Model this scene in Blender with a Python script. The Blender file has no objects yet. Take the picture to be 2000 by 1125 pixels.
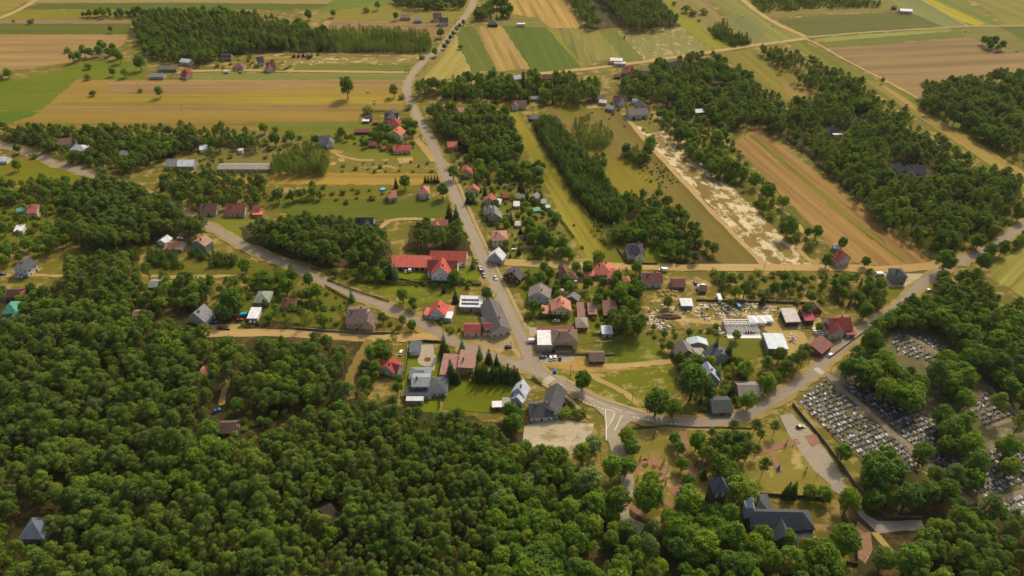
import bpy, math, random
from mathutils import Vector, Matrix
from mathutils.geometry import tessellate_polygon
from mathutils import noise as mnoise
R = random.Random(7)
SC = bpy.context.scene
COL = SC.collection
# ---------------------------------------------------------------- camera, light, exposure
CH, FPX, HOR = 280.0, 1400.0, -520.0            # camera height, focal length in photo pixels, horizon row
PITCH = math.atan((562.5 - HOR) / FPX)
SP, CP = math.sin(PITCH), math.cos(PITCH)
cam_d = bpy.data.cameras.new('camera'); cam = bpy.data.objects.new('camera', cam_d); COL.objects.link(cam)
cam.location = (0, 0, CH); cam.rotation_euler = (math.pi / 2 - PITCH, 0, 0)
cam_d.sensor_width = 36; cam_d.lens = 36 * FPX / 2000; cam_d.clip_start = 1; cam_d.clip_end = 12000
SC.camera = cam
SUN_EL, SUN_AZ = math.radians(46), math.radians(32)
w = bpy.data.worlds.new('World'); SC.world = w; w.use_nodes = True
nt = w.node_tree; nt.nodes.clear()
sky = nt.nodes.new('ShaderNodeTexSky'); sky.sky_type = 'NISHITA'; sky.sun_disc = False
sky.dust_density = 5.0; sky.ozone_density = .4; sky.air_density = .8; sky.sun_elevation = SUN_EL; sky.sun_rotation = SUN_AZ
bg = nt.nodes.new('ShaderNodeBackground'); bg.inputs[1].default_value = 0.15
wo = nt.nodes.new('ShaderNodeOutputWorld')
nt.links.new(sky.outputs[0], bg.inputs[0]); nt.links.new(bg.outputs[0], wo.inputs[0])
sl = bpy.data.lights.new('sun', 'SUN'); sl.energy = 2.4; sl.angle = math.radians(0.5); sl.color = (1.0, 0.865, 0.58)
so = bpy.data.objects.new('sun', sl); COL.objects.link(so)
sd = Vector((math.sin(SUN_AZ) * math.cos(SUN_EL), math.cos(SUN_AZ) * math.cos(SUN_EL), math.sin(SUN_EL)))
so.rotation_euler = sd.to_track_quat('Z', 'Y').to_euler(); so.location = (0, 0, 900)
SC.view_settings.view_transform = 'Standard'; SC.view_settings.look = 'None'
SC.view_settings.exposure = 0.0; SC.view_settings.gamma = 1.0; SC.view_settings.use_curve_mapping = False
SC.cycles.max_bounces = 4; SC.cycles.diffuse_bounces = 2; SC.cycles.transmission_bounces = 2; SC.cycles.transparent_max_bounces = 4

def G(px, py, z=0.0):                            # a pixel of the photograph -> the point of the place at height z
    x, y = px - 1000.0, 562.5 - py
    dz = y * CP - FPX * SP; dy = y * SP + FPX * CP
    t = (z - CH) / dz
    return Vector((x * t, dy * t, z))
def P(v):                                        # place -> pixel of the photograph
    dy, dz = v[1], v[2] - CH
    d = dy * CP - dz * SP; u = dy * SP + dz * CP
    return (1000 + FPX * v[0] / d, 562.5 - FPX * u / d, FPX / d)
# ---------------------------------------------------------------- materials
def lin(h):
    h = h.lstrip('#'); c = [int(h[i:i + 2], 16) / 255 for i in (0, 2, 4)]
    return tuple((x / 12.92 if x <= .04045 else ((x + .055) / 1.055) ** 2.4) for x in c) + (1,)
MATS = {}
def newmat(key):
    m = bpy.data.materials.new(key); m.use_nodes = True; t = m.node_tree
    b = t.nodes['Principled BSDF']; b.inputs['Roughness'].default_value = .9
    b.inputs['Specular IOR Level'].default_value = .15
    MATS[key] = m
    return m, t, b
def nd(t, typ, **k):
    n = t.nodes.new(typ)
    for a, v in k.items(): setattr(n, a, v)
    return n
def noise(t, vec, scale, detail=3, rough=.55):
    n = nd(t, 'ShaderNodeTexNoise'); n.inputs['Scale'].default_value = scale
    n.inputs['Detail'].default_value = detail; n.inputs['Roughness'].default_value = rough
    if vec is not None: t.links.new(vec, n.inputs['Vector'])
    return n.outputs['Fac']
def ramp(t, f, lo, hi, v0=0., v1=1.):
    n = nd(t, 'ShaderNodeMapRange'); n.inputs[1].default_value = lo; n.inputs[2].default_value = hi
    n.inputs[3].default_value = v0; n.inputs[4].default_value = v1
    t.links.new(f, n.inputs[0]); return n.outputs[0]
def mix(t, f, a, b, mode='MIX'):
    n = nd(t, 'ShaderNodeMix', data_type='RGBA', blend_type=mode)
    if isinstance(f, (int, float)): n.inputs[0].default_value = f
    else: t.links.new(f, n.inputs[0])
    for v, i in ((a, 6), (b, 7)):
        if isinstance(v, tuple): n.inputs[i].default_value = v
        else: t.links.new(v, n.inputs[i])
    return n.outputs[2]
def field(a, b, ang=0., per=4., st=.5, c=None, camt=.5, big=.012, bump=.0):
    """soil or crop: colours a/b in soft patches, streaks along ang (degrees) with period per, bare spots of colour c"""
    key = f'field_{a}_{b}_{ang:.0f}_{per}_{st}_{c}_{camt}'
    if key in MATS: return MATS[key]
    m, t, bs = newmat(key)
    g = nd(t, 'ShaderNodeNewGeometry').outputs['Position']
    mp = nd(t, 'ShaderNodeMapping', vector_type='TEXTURE'); mp.inputs['Rotation'].default_value = (0, 0, math.radians(ang))
    mp.inputs['Scale'].default_value = (30, 1, 1)
    t.links.new(g, mp.inputs[0])
    s1 = noise(t, mp.outputs[0], 1.0 / per, 4, .65)
    s2 = noise(t, mp.outputs[0], .22 / per, 2, .5)
    n1 = noise(t, g, big, 4, .6); n2 = noise(t, g, .11, 4, .7); n3 = noise(t, g, 1.3, 3, .7)
    A, B = [tuple(max(.004, (y - (y - sum(q[:3]) / 3) * -.08) * .76) for y in q[:3]) + (1,) for q in (lin(a), lin(b))]
    s3 = noise(t, mp.outputs[0], .5 / per, 3, .6)
    col = mix(t, ramp(t, n1, .35, .65), A, B)
    col = mix(t, ramp(t, n2, .3, .75, 0, .75), col, B)
    col = mix(t, ramp(t, s2, .4, .6, 0, st), col, A)
    col = mix(t, ramp(t, s1, .42, .62, 0, st), col, tuple(x * 1.3 for x in A[:3]) + (1,))
    col = mix(t, ramp(t, s3, .5, .62, 0, st * .8), col, tuple(x * .68 for x in B[:3]) + (1,))
    if c:
        sp = nd(t, 'ShaderNodeMath', operation='MULTIPLY'); mp2 = nd(t, 'ShaderNodeMapping', vector_type='TEXTURE'); mp2.inputs['Rotation'].default_value = (0, 0, math.radians(ang)); mp2.inputs['Scale'].default_value = (5, 1, 1)
        t.links.new(g, mp2.inputs[0]); av = nd(t, 'ShaderNodeMath', operation='ADD'); hf = nd(t, 'ShaderNodeMath', operation='MULTIPLY'); hf.inputs[1].default_value = .5
        t.links.new(noise(t, g, .05, 6, .75), av.inputs[0]); t.links.new(noise(t, mp2.outputs[0], .16, 5, .72), av.inputs[1]); t.links.new(av.outputs[0], hf.inputs[0]); t.links.new(hf.outputs[0], sp.inputs[0]); t.links.new(ramp(t, n2, .2, .7, .55, 1.35), sp.inputs[1])
        col = mix(t, ramp(t, sp.outputs[0], .62 - .3 * camt, .72 - .3 * camt), col, lin(c))
    col = mix(t, ramp(t, n3, .3, .7, .0, .55), col, mix(t, 1., col, (.62, .6, .55, 1), 'MULTIPLY'))
    t.links.new(col, bs.inputs['Base Color'])
    bm = nd(t, 'ShaderNodeBump'); bm.inputs['Strength'].default_value = .5; bm.inputs['Distance'].default_value = .35
    t.links.new(n3, bm.inputs['Height']); t.links.new(bm.outputs[0], bs.inputs['Normal'])
    return m
def plain(h, rough=.8, var=.25, scale=1.2, spec=.2, metal=0., big=None):
    key = f'plain_{h}_{rough}_{var}_{scale}'
    if key in MATS: return MATS[key]
    m, t, bs = newmat(key)
    tc = nd(t, 'ShaderNodeTexCoord').outputs['Object']
    c = lin(h); n = noise(t, tc, scale, 4, .65); n2 = noise(t, tc, scale * .18, 3, .6)
    d = tuple(x * (1 - var) for x in c[:3]) + (1,); l = tuple(min(1, x * (1 + var * .6)) for x in c[:3]) + (1,)
    col = mix(t, ramp(t, n, .3, .7), d, l); col = mix(t, ramp(t, n2, .35, .7, 0, .5), col, d)
    oi = nd(t, 'ShaderNodeObjectInfo').outputs['Random']
    t.links.new(col, bs.inputs['Base Color'])
    bs.inputs['Roughness'].default_value = rough; bs.inputs['Specular IOR Level'].default_value = spec; bs.inputs['Metallic'].default_value = metal
    return m
def roofmat(h, metal=False):
    key = f'roof_{h}_{metal}'
    if key in MATS: return MATS[key]
    m, t, bs = newmat(key)
    tc = nd(t, 'ShaderNodeTexCoord').outputs['Object']
    c = tuple(min(.9, x * 1.2) for x in lin(h)[:3]); gy = sum(c[:3]) / 3; c = tuple(x * .76 + gy * .24 for x in c[:3]); d = tuple(x * .62 for x in c) + (1,); l = tuple(min(.95, x * 1.15) for x in c) + (1,)
    wv = nd(t, 'ShaderNodeTexWave', wave_type='BANDS', bands_direction='X'); wv.inputs['Scale'].default_value = .55 if metal else .9
    wv.inputs['Distortion'].default_value = .3; t.links.new(tc, wv.inputs[0])
    n = noise(t, tc, .5, 5, .7); n2 = noise(t, tc, 5., 2, .6)
    col = mix(t, ramp(t, n, .3, .72), l, d); col = mix(t, ramp(t, n2, .35, .7, 0, .4), col, d)
    col = mix(t, ramp(t, wv.outputs['Fac'], 0, .25, .25, 0), col, d)
    t.links.new(col, bs.inputs['Base Color'])
    bp = nd(t, 'ShaderNodeBump'); bp.inputs['Strength'].default_value = .35; bp.inputs['Distance'].default_value = .08
    t.links.new(wv.outputs['Fac'], bp.inputs['Height']); t.links.new(bp.outputs[0], bs.inputs['Normal'])
    bs.inputs['Roughness'].default_value = .5 if metal else .8; bs.inputs['Specular IOR Level'].default_value = .35 if metal else .2
    return m
def leafmat(key, cols, trans=.48):
    """foliage: each plant takes its own tint between the given greens, leaf clumps vary a little"""
    m, t, bs = newmat(key)
    oi = nd(t, 'ShaderNodeObjectInfo').outputs['Random']
    cr = nd(t, 'ShaderNodeValToRGB'); e = cr.color_ramp.elements
    while len(e) < len(cols): e.new(.5)
    for i, c in enumerate(cols): e[i].position = i / (len(cols) - 1); e[i].color = tuple(x * k for x, k in zip(lin(c)[:3], (1.66, 1.9, 1.2))) + (1,)
    t.links.new(oi, cr.inputs[0])
    tc = nd(t, 'ShaderNodeTexCoord').outputs['Object']
    n = noise(t, tc, .55, 3, .6); n2 = noise(t, tc, 3., 2, .6)
    hv = nd(t, 'ShaderNodeHueSaturation')
    t.links.new(ramp(t, n, .3, .7, .478, .512), hv.inputs['Hue']); t.links.new(ramp(t, n2, .3, .7, .7, 1.35), hv.inputs['Value']); t.links.new(cr.outputs[0], hv.inputs['Color'])
    t.links.new(hv.outputs[0], bs.inputs['Base Color']); bs.inputs['Roughness'].default_value = .75
    tr = nd(t, 'ShaderNodeBsdfTranslucent'); t.links.new(mix(t, 1., hv.outputs[0], (1.55, 1.35, .75, 1), 'MULTIPLY'), tr.inputs[0])
    ms = nd(t, 'ShaderNodeMixShader'); ms.inputs[0].default_value = trans
    t.links.new(bs.outputs[0], ms.inputs[1]); t.links.new(tr.outputs[0], ms.inputs[2])
    t.links.new(ms.outputs[0], t.nodes['Material Output'].inputs[0])
    return m
# ---------------------------------------------------------------- meshes and objects
class MB:
    def __init__(s): s.v, s.f, s.m = [], [], []
    def poly(s, pts, mi=0):
        b = len(s.v); s.v += [tuple(p) for p in pts]; s.f.append(tuple(range(b, b + len(pts)))); s.m.append(mi)
    def hexa(s, p, mi=0):                        # p: four bottom, four top corners
        b = len(s.v); s.v += [tuple(q) for q in p]
        for q in ((3, 2, 1, 0), (4, 5, 6, 7), (0, 1, 5, 4), (1, 2, 6, 5), (2, 3, 7, 6), (3, 0, 4, 7)):
            s.f.append(tuple(b + i for i in q)); s.m.append(mi)
    def box(s, cx, cy, z0, sx, sy, sz, rot=0., mi=0, taper=1.):
        c, n = math.cos(rot), math.sin(rot); q = []
        for z, k in ((z0, 1.), (z0 + sz, taper)):
            for ax, ay in ((-1, -1), (1, -1), (1, 1), (-1, 1)):
                x, y = ax * sx / 2 * k, ay * sy / 2 * k
                q.append((cx + x * c - y * n, cy + x * n + y * c, z))
        s.hexa(q, mi)
    def tube(s, pts, rad, n=6, mi=0):
        rings = []
        for i, p in enumerate(pts):
            p = Vector(p); d = (Vector(pts[min(i + 1, len(pts) - 1)]) - Vector(pts[max(i - 1, 0)])).normalized()
            a = d.orthogonal().normalized(); bb = d.cross(a); b = len(s.v); rings.append(b)
            for k in range(n):
                t = 2 * math.pi * k / n; s.v.append(tuple(p + (a * math.cos(t) + bb * math.sin(t)) * rad[i]))
        for i in range(len(rings) - 1):
            for k in range(n):
                k2 = (k + 1) % n; s.f.append((rings[i] + k, rings[i] + k2, rings[i + 1] + k2, rings[i + 1] + k)); s.m.append(mi)
        s.f.append(tuple(rings[0] + k for k in reversed(range(n)))); s.m.append(mi)
        s.f.append(tuple(rings[-1] + k for k in range(n))); s.m.append(mi)
    def mesh(s, name, *mats):
        me = bpy.data.meshes.new(name); me.from_pydata(s.v, [], s.f)
        for m in mats: me.materials.append(m)
        if len(mats) > 1: me.polygons.foreach_set('material_index', s.m)
        me.update(); return me
LAST = [None]; CEMROADS = []
def ob(name, data, parent=None, loc=(0, 0, 0), rz=0., sc=None):
    o = bpy.data.objects.new(name, data); COL.objects.link(o); LAST[0] = o
    o.location = loc
    if rz: o.rotation_euler = (0, 0, rz)
    if sc: o.scale = sc
    if parent is not None: o.parent = parent
    return o
def tag(o, label=None, cat=None, group=None, kind=None):
    for k, v in (('label', label), ('category', cat), ('group', group), ('kind', kind)):
        if v: o[k] = v
    return o
def stuff(o, label, cat): return tag(o, label, cat, kind='stuff')
ZI = [0]
def outline(pts, jit, step=5.):
    out = []; n = len(pts)
    for i in range(n):
        a, b = pts[i], pts[(i + 1) % n]; L = (b - a).length; k = max(1, min(60, int(L / step)))
        nr = Vector((-(b - a).y, (b - a).x, 0)).normalized() if L > 0 else Vector((0, 0, 0))
        for j in range(k):
            p = a.lerp(b, j / k)
            if jit and j: p = p + nr * R.gauss(0, jit)
            out.append(p)
    return out
def flat(name, W, mat, label=None, jit=0., dz=0., kind='structure', cat=None):
    """a thin sheet of ground; each sheet lies 2 mm above the one made before it"""
    ZI[0] += 1; z = .004 + .002 * ZI[0] + dz
    W = [Vector((p[0], p[1], 0)) for p in W]
    if jit: W = outline(W, jit)
    c = sum(W, Vector()) / len(W)
    tri = tessellate_polygon([W])
    me = bpy.data.meshes.new(name); me.from_pydata([tuple(p - c) for p in W], [], [tuple(t) for t in tri])
    for p in me.polygons:
        if p.normal.z < 0: p.flip()
    me.materials.append(mat); me.update()
    o = ob(name, me, None, (c.x, c.y, z)); o['kind'] = kind
    if label: o['label'] = label
    if cat: o['category'] = cat
    return o
def patch(name, px, mat, label=None, jit=.5): return flat(name, [G(*p) for p in px], mat, label, jit)
def smooth(pts, n=6):
    out = []
    for i in range(len(pts) - 1):
        p0, p1, p2, p3 = pts[max(i - 1, 0)], pts[i], pts[i + 1], pts[min(i + 2, len(pts) - 1)]
        for k in range(n):
            t = k / n
            out.append(.5 * ((2 * p1) + (p2 - p0) * t + (2 * p0 - 5 * p1 + 4 * p2 - p3) * t * t + (3 * p1 - p0 - 3 * p2 + p3) * t ** 3))
    out.append(pts[-1]); return out
ROADS = []
def ribbon(name, px, width, mat, label=None, jit=0., off=0., world=None, keep=True, sm=True):
    c = world or [G(*p) for p in px]
    if sm: c = smooth(c)
    L, Rr = [], []
    for i, p in enumerate(c):
        d = (c[min(i + 1, len(c) - 1)] - c[max(i - 1, 0)]); n = Vector((-d.y, d.x, 0)).normalized()
        a = R.gauss(0, jit) if jit else 0; b = R.gauss(0, jit) if jit else 0
        L.append(p + n * (off + width / 2 + a)); Rr.append(p + n * (off - width / 2 + b))
    ZI[0] += 1; z = .004 + .002 * ZI[0]
    o0 = c[len(c) // 2]
    me = bpy.data.meshes.new(name); k = len(c)
    me.from_pydata([tuple(p - o0) for p in L + Rr], [], [(k + i, k + i + 1, i + 1, i) for i in range(k - 1)])
    me.materials.append(mat); me.update()
    o = ob(name, me, None, (o0.x, o0.y, z)); o['kind'] = 'structure'
    if label: o['label'] = label
    if keep: ROADS.append((c, width / 2))
    return c
# ---------------------------------------------------------------- the land: fields, meadows, yards
def ang(x1, y1, x2, y2):
    d = G(x2, y2) - G(x1, y1); return math.degrees(math.atan2(d.y, d.x))
A1 = ang(985, 205, 1205, 510); A2 = ang(1222, 230, 1495, 520); A3 = ang(1430, 275, 1720, 520); A4 = ang(1590, 80, 2000, 350); A0 = ang(900, 60, 945, 138)
base = field('#857c36', '#6e6a2c', 20, 9, .25, '#a08a50', .35)
BIG = 6000.
flat('ground', [(-BIG, -900, 0), (BIG, -900, 0), (BIG, 9000, 0), (-BIG, 9000, 0)], base, 'dry summer grassland between the fields and woods')
floor_m = field('#504c28', '#464522', 0, 5, .2, '#66522f', .3)
grassA = field('#7e8030', '#6a7226', 0, 6, .3, '#968848', .3)
lawn = field('#7c8a22', '#6d7f1e', 0, 3, .3)
FIELD = [  # name, pixels, material, label, jitter
 ('field', [(-400, -150), (720, -150), (640, 10), (90, 6), (-400, -10)], field('#ab9560', '#97854f', 0, 4, .5)),
 ('field', [(-300, -60), (60, -2), (0, 34), (-300, 60)], field('#a39049', '#94873f', 0, 5, .4)),
 ('field', [(78, 6), (350, 5), (640, 8), (658, 13), (560, 19), (300, 19), (45, 18)], field('#5f6a26', '#667028', 0, 5, .4)),
 ('field', [(640, 10), (720, -60), (900, -60), (760, 8), (620, 22)], field('#7d8a34', '#6c7c2c', 5, 5, .4)),
 ('field', [(22, 20), (270, 20), (280, 36), (10, 38), (-80, 40)], field('#93892f', '#7f8029', 0, 5, .5)),
 ('field', [(-200, 40), (262, 37), (256, 46), (-200, 46)], field('#9d8661', '#8f7c58', 0, 4, .5)),
 ('field', [(-200, 46), (256, 46), (254, 67), (-200, 67)], field('#6d7128', '#606823', 0, 4, .5)),
 ('field', [(-300, 68), (250, 68), (240, 88), (205, 104), (150, 120), (60, 133), (-300, 146)], field('#b3935f', '#9c8352', 0, 7, .7)),
 ('meadow', [(-200, 164), (60, 152), (112, 137), (165, 136), (150, 156), (98, 200), (76, 216), (-200, 216)], field('#768016', '#69760f', 8, 6, .35)),
 ('meadow', [(-200, 217), (75, 218), (55, 230), (0, 246), (-200, 280)], field('#5f7812', '#667a14', 8, 6, .3)),
 ('meadow', [(120, 130), (215, 116), (285, 122), (280, 154), (152, 155)], field('#7b8327', '#6d7a22', 8, 6, .4)),
 ('field', [(-10, 252), (60, 230), (98, 202), (150, 156), (720, 156), (793, 156), (800, 182), (803, 214), (716, 216), (700, 236), (664, 236), (654, 260), (300, 262), (0, 262)], field('#a88b45', '#9c8540', 0, 5, .5)),
 ('field', [(210, 156), (792, 156), (796, 170), (600, 170), (420, 184), (300, 183), (216, 182)], field('#a98b5b', '#98804e', 0, 4, .8)),
 ('field', [(105, 200), (300, 188), (480, 184), (600, 187), (798, 188), (799, 202), (700, 204), (100, 203)], field('#ad963f', '#9b8a38', 0, 4, .8)),
 ('field', [(95, 204), (700, 204), (800, 203), (802, 213), (716, 214), (705, 217), (80, 216)], field('#a0854f', '#8f7b46', 0, 4, .8)),
 ('field', [(30, 236), (690, 236), (662, 240), (655, 258), (0, 260)], field('#98813a', '#877632', 0, 4, .8)),
 ('meadow', [(372, 142), (800, 143), (792, 156), (372, 155)], field('#8c8d4a', '#80853f', 0, 5, .5)),
 ('field', [(560, 108), (832, 110), (822, 126), (812, 138), (566, 138), (538, 116)], field('#96894a', '#858143', 0, 5, .6, '#cdb77c', .25)),
 ('field', [(580, 127), (818, 126), (808, 139), (570, 139)], field('#7e803a', '#747a35', 0, 5, .5)),
 ('field', [(613, 59), (636, 39), (782, 42), (880, 48), (868, 70), (845, 72), (760, 58), (690, 56)], field('#a08459', '#8f774f', 0, 4, .6)),
 ('field', [(613, 59), (626, 48), (640, 40), (648, 42), (632, 60)], field('#bd9c5c', '#ad9052', 60, 4, .6)),
 ('meadow', [(560, 40), (640, 22), (780, 6), (920, 0), (912, 16), (884, 46), (780, 41), (640, 38)], field('#948a3e', '#858036', 0, 7, .5)),
 ('field', [(812, 156), (840, 126), (880, 78), (892, 68), (921, 138), (902, 152), (850, 156)], field('#ad9f58', '#a0934a', ang(815, 155, 885, 80), 5, 1., )),
 ('field', [(893, 56), (926, 51), (971, 138), (921, 139), (895, 86)], field('#71792d', '#65712a', A0, 4, .5)),
 ('field', [(925, 51), (980, 50), (1036, 133), (972, 140)], field('#b3985a', '#a08a4e', A0 - 4, 4, 1.)),
 ('field', [(979, 50), (1072, 53), (1140, 131), (1060, 140), (1036, 134)], field('#66752a', '#5d6d24', A0 - 8, 4, .5)),
 ('field', [(1066, 53), (1075, 54), (1143, 130), (1136, 132)], field('#90962a', '#82882a', A0 - 9, 2, .5)),
 ('field', [(1075, 54), (1110, 55), (1167, 119), (1142, 131)], field('#928a48', '#7b7a38', A0 - 12, 3.5, 1.)),
 ('field', [(1108, 55), (1168, 58), (1206, 92), (1215, 112), (1168, 119)], field('#99904a', '#8b8844', A0 - 15, 5, .6)),
 ('field', [(1168, 60), (1205, 60), (1258, 112), (1222, 124), (1205, 100)], field('#7b7f38', '#727a33', A0 - 18, 5, .5)),
 ('field', [(1205, 62), (1330, 54), (1390, 101), (1330, 112), (1262, 118)], field('#928f52', '#8a884c', A0 - 22, 5, .5, '#b9a274', .22)),
 ('field', [(940, -100), (1072, -100), (1132, 56), (1072, 54), (1048, 36), (1000, 26), (975, 2)], field('#bd9d56', '#a88b4a', A0 - 6, 4, 1.)),
 ('field', [(975, 26), (1050, 34), (1075, 54), (975, 50), (955, 40)], field('#8d8444', '#7d7a3a', 0, 5, .5)),
 ('field', [(1265, -60), (1300, -20), (1345, 30), (1445, 92), (1396, 102), (1330, 52), (1310, 40)], field('#93902f', '#868729', A4, 4, .6)),
 ('field', [(1285, -60), (1350, -40), (1420, 50), (1478, 88), (1450, 94), (1380, 55), (1320, 15)], field('#9a8850', '#8a7d46', A4, 5, .4)),
 ('field', [(1345, -60), (1420, -60), (1500, 38), (1568, 73), (1476, 88), (1440, 60)], field('#8f8d45', '#83853f', A4, 6, .7)),
 ('field', [(1440, 26), (1500, 60), (1476, 86), (1425, 56)], field('#86854c', '#7b7e46', A4, 6, .5)),
 ('meadow', [(1460, -60), (1800, -60), (1770, 20), (1560, 28), (1515, 36), (1460, 6)], field('#8f8443', '#7e783a', 0, 6, .4)),
 ('field', [(1516, 38), (1600, 31), (1700, 26), (1785, 21), (1843, 52), (1700, 61), (1575, 71)], field('#6c6d2b', '#636627', 4, 5, .5)),
 ('meadow', [(1770, -40), (1780, -10), (1892, 52), (1845, 53), (1770, 22), (1740, 0)], field('#8b8d50', '#7d8548', A4, 5, .4)),
 ('field', [(1782, -40), (1815, -40), (1960, 52), (1895, 52), (1780, -4)], field('#7f8532', '#76802e', A4, 4, .6)),
 ('field', [(1778, -10), (1800, -10), (1926, 46), (1910, 51), (1880, 42)], field('#b8a915', '#a69c1a', A4, 3, .6)),
 ('field', [(1830, -60), (2300, -60), (2300, 55), (1965, 50)], field('#8f8a3c', '#888436', A4, 6, .6)),
 ('field', [(1590, 76), (1850, 55), (1862, 61), (1612, 82)], field('#9c9c52', '#8d9444', 4, 4, .5)),
 ('field', [(1598, 83), (1862, 61), (1888, 72), (1626, 92)], field('#757a33', '#6a722f', 4, 4, .5)),
 ('meadow', [(1850, 55), (2300, 50), (2300, 130), (1960, 96), (1888, 72)], field('#87813e', '#7a7838', 4, 6, .4)),
 ('field', [(1950, 52), (2300, 56), (2300, 110), (2000, 80)], field('#5f6a2c', '#66702e', A4, 5, .4)),
 ('field', [(1618, 93), (1700, 89), (1888, 72), (1960, 96), (2300, 130), (2300, 170), (1860, 170), (1792, 190), (1722, 152)], field('#a3885b', '#8f7a50', 6, 6, .8)),
 ('meadow', [(1533, 84), (1572, 80), (1640, 118), (1720, 160), (1790, 192), (1880, 245), (2060, 360), (2060, 420), (1960, 345), (1800, 235), (1660, 150)], field('#80802f', '#747727', A4, 5, .6)),
 ('field', [(1690, 158), (1720, 162), (1860, 248), (2060, 372), (2060, 402), (1940, 325), (1800, 232)], field('#ab9350', '#9b8846', A4, 3, 1.)),
 ('field', [(1400, 104), (1480, 97), (1598, 184), (1540, 196), (1470, 150)], field('#8d8237', '#858030', A4, 5, .7)),
 ('field', [(1525, 160), (1570, 170), (1592, 186), (1545, 192)], field('#a58d50', '#988347', A4, 4, .8)),
 # centre strips
 ('field', [(972, 200), (1000, 203), (1062, 290), (1140, 410), (1218, 520), (1150, 520), (1095, 420), (1040, 320)], field('#948b33', '#87822c', A1, 3, 1.)),
 ('field', [(1060, 350), (1080, 350), (1150, 430), (1215, 515), (1155, 515), (1095, 420)], field('#9a8f3c', '#8b8530', A1, 2.5, 1.)),
 ('meadow', [(1062, 192), (1180, 200), (1222, 228), (1500, 518), (1400, 520), (1255, 370), (1150, 300), (1075, 225)], field('#8c7a3e', '#776d34', A2, 7, .5)),
 ('meadow', [(1170, 320), (1235, 300), (1290, 365), (1215, 400)], field('#92842f', '#857f2b', A2, 5, .6)),
 ('meadow', [(1062, 190), (1120, 190), (1150, 215), (1110, 235)], field('#8a8030', '#787528', A2, 6, .5)),
 ('field', [(1224, 228), (1292, 226), (1345, 280), (1480, 415), (1592, 516), (1496, 519), (1350, 365)], field('#9d854e', '#8c7846', A2, 5, .5, '#d8c89c', .43)),
 ('field', [(1228, 228), (1275, 226), (1300, 252), (1262, 262)], field('#7f7a35', '#8a8040', A2, 5, .5, '#d0bc8a', .2)),
 ('meadow', [(1292, 226), (1440, 268), (1432, 276), (1650, 500), (1640, 520), (1594, 517), (1480, 412), (1345, 278)], field('#79752f', '#6b6c28', A3, 6, .4, '#a08c52', .25)),
 ('field', [(1430, 278), (1482, 247), (1560, 310), (1825, 513), (1730, 520), (1648, 512), (1560, 415)], field('#ab8953', '#9a7b48', A3, 3, .9)),
 ('field', [(1462, 266), (1472, 262), (1735, 480), (1775, 510), (1762, 514), (1640, 420)], field('#8f8038', '#7d7432', A3, 1.6, 1.)),
 ('field', [(1930, 520), (2300, 330), (2300, 640), (2000, 582), (1940, 545)], field('#a19a4e', '#93903f', ang(1925, 515, 2000, 450), 3, 1.)),
 # left middle
 ('meadow', [(-300, 318), (75, 311), (158, 345), (150, 360), (-300, 362)], field('#837f1f', '#797b1c', 5, 6, .3)),
 ('field', [(-300, 392), (40, 386), (47, 400), (-10, 412), (-300, 440)], field('#ab9156', '#9a8450', 0, 4, .5)),
 ('field', [(50, 436), (128, 434), (122, 458), (32, 460)], field('#9b8450', '#87793e', 0, 5, .5)),
 ('meadow', [(-100, 470), (120, 462), (170, 490), (150, 520), (90, 545), (-100, 560)], field('#857d30', '#787428', 5, 6, .5, '#9c8a58', .3)),
 ('field', [(420, 347), (560, 337), (850, 339), (858, 354), (840, 362), (660, 361), (460, 360)], field('#b4974d', '#a1893f', 0, 4, .8)),
 ('meadow', [(640, 300), (720, 292), (850, 300), (868, 338), (640, 337)], field('#8f8140', '#7d7736', 0, 6, .4, '#c2a768', .12)),
 ('meadow', [(660, 288), (845, 286), (850, 310), (700, 309)], field('#7f8030', '#737826', 0, 6, .4)),
 ('meadow', [(520, 396), (560, 388), (880, 386), (882, 424), (740, 428), (575, 425)], field('#6a7226', '#646d22', 0, 4, .6)),
 ('meadow', [(640, 363), (860, 362), (760, 388), (560, 388)], field('#85792f', '#757426', 0, 6, .4)),
 ('meadow', [(400, 430), (500, 428), (470, 470), (430, 458)], field('#828630', '#74792a', 0, 6, .4)),
 ('meadow', [(430, 250), (620, 262), (660, 300), (520, 345), (380, 335)], field('#8d8148', '#80793e', 0, 6, .5)),
 ('meadow', [(480, 238), (720, 238), (800, 270), (690, 300), (560, 270)], field('#7f8030', '#727628', 0, 6, .5)),
 ('meadow', [(600, 552), (700, 590), (690, 615), (600, 600)], field('#7b7a2c', '#706f28', 0, 6, .4)),
 ('meadow', [(690, 553), (895, 556), (885, 582), (800, 600), (752, 578)], field('#7f8428', '#787a2a', 0, 4, .5, '#9c8e50', .2)),
 ('meadow', [(890, 580), (945, 582), (948, 640), (880, 630)], field('#7e7a30', '#70752a', 0, 5, .5, '#a08d58', .3)),
 ('meadow', [(290, 515), (470, 505), (600, 535), (560, 570), (440, 540), (290, 545)], field('#7d7a2c', '#6c7026', 0, 6, .4)),
 ('meadow', [(360, 610), (540, 570), (640, 610), (670, 645), (420, 648)], field('#6f7526', '#646c22', 0, 6, .4)),
 ('meadow', [(630, 668), (718, 668), (690, 740), (700, 690)], field('#8a7c36', '#7d752e', 0, 4, .5)),
 ('meadow', [(1600, 238), (1640, 232), (1660, 262), (1610, 268)], field('#8a8038', '#7a7630', A3, 6, .4)), ('meadow', [(1735, 318), (1800, 305), (1850, 335), (1830, 365), (1760, 358)], field('#7f7a30', '#70722a', A3, 6, .4, '#a89660', .3)),
 ('meadow', [(-100, 395), (140, 392), (140, 470), (-100, 480)], field('#7c7a2c', '#6c7026', 0, 6, .4)),
 # village centre
 ('lawn', [(797, 692), (862, 690), (858, 808), (826, 812), (784, 778)], lawn),
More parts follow.
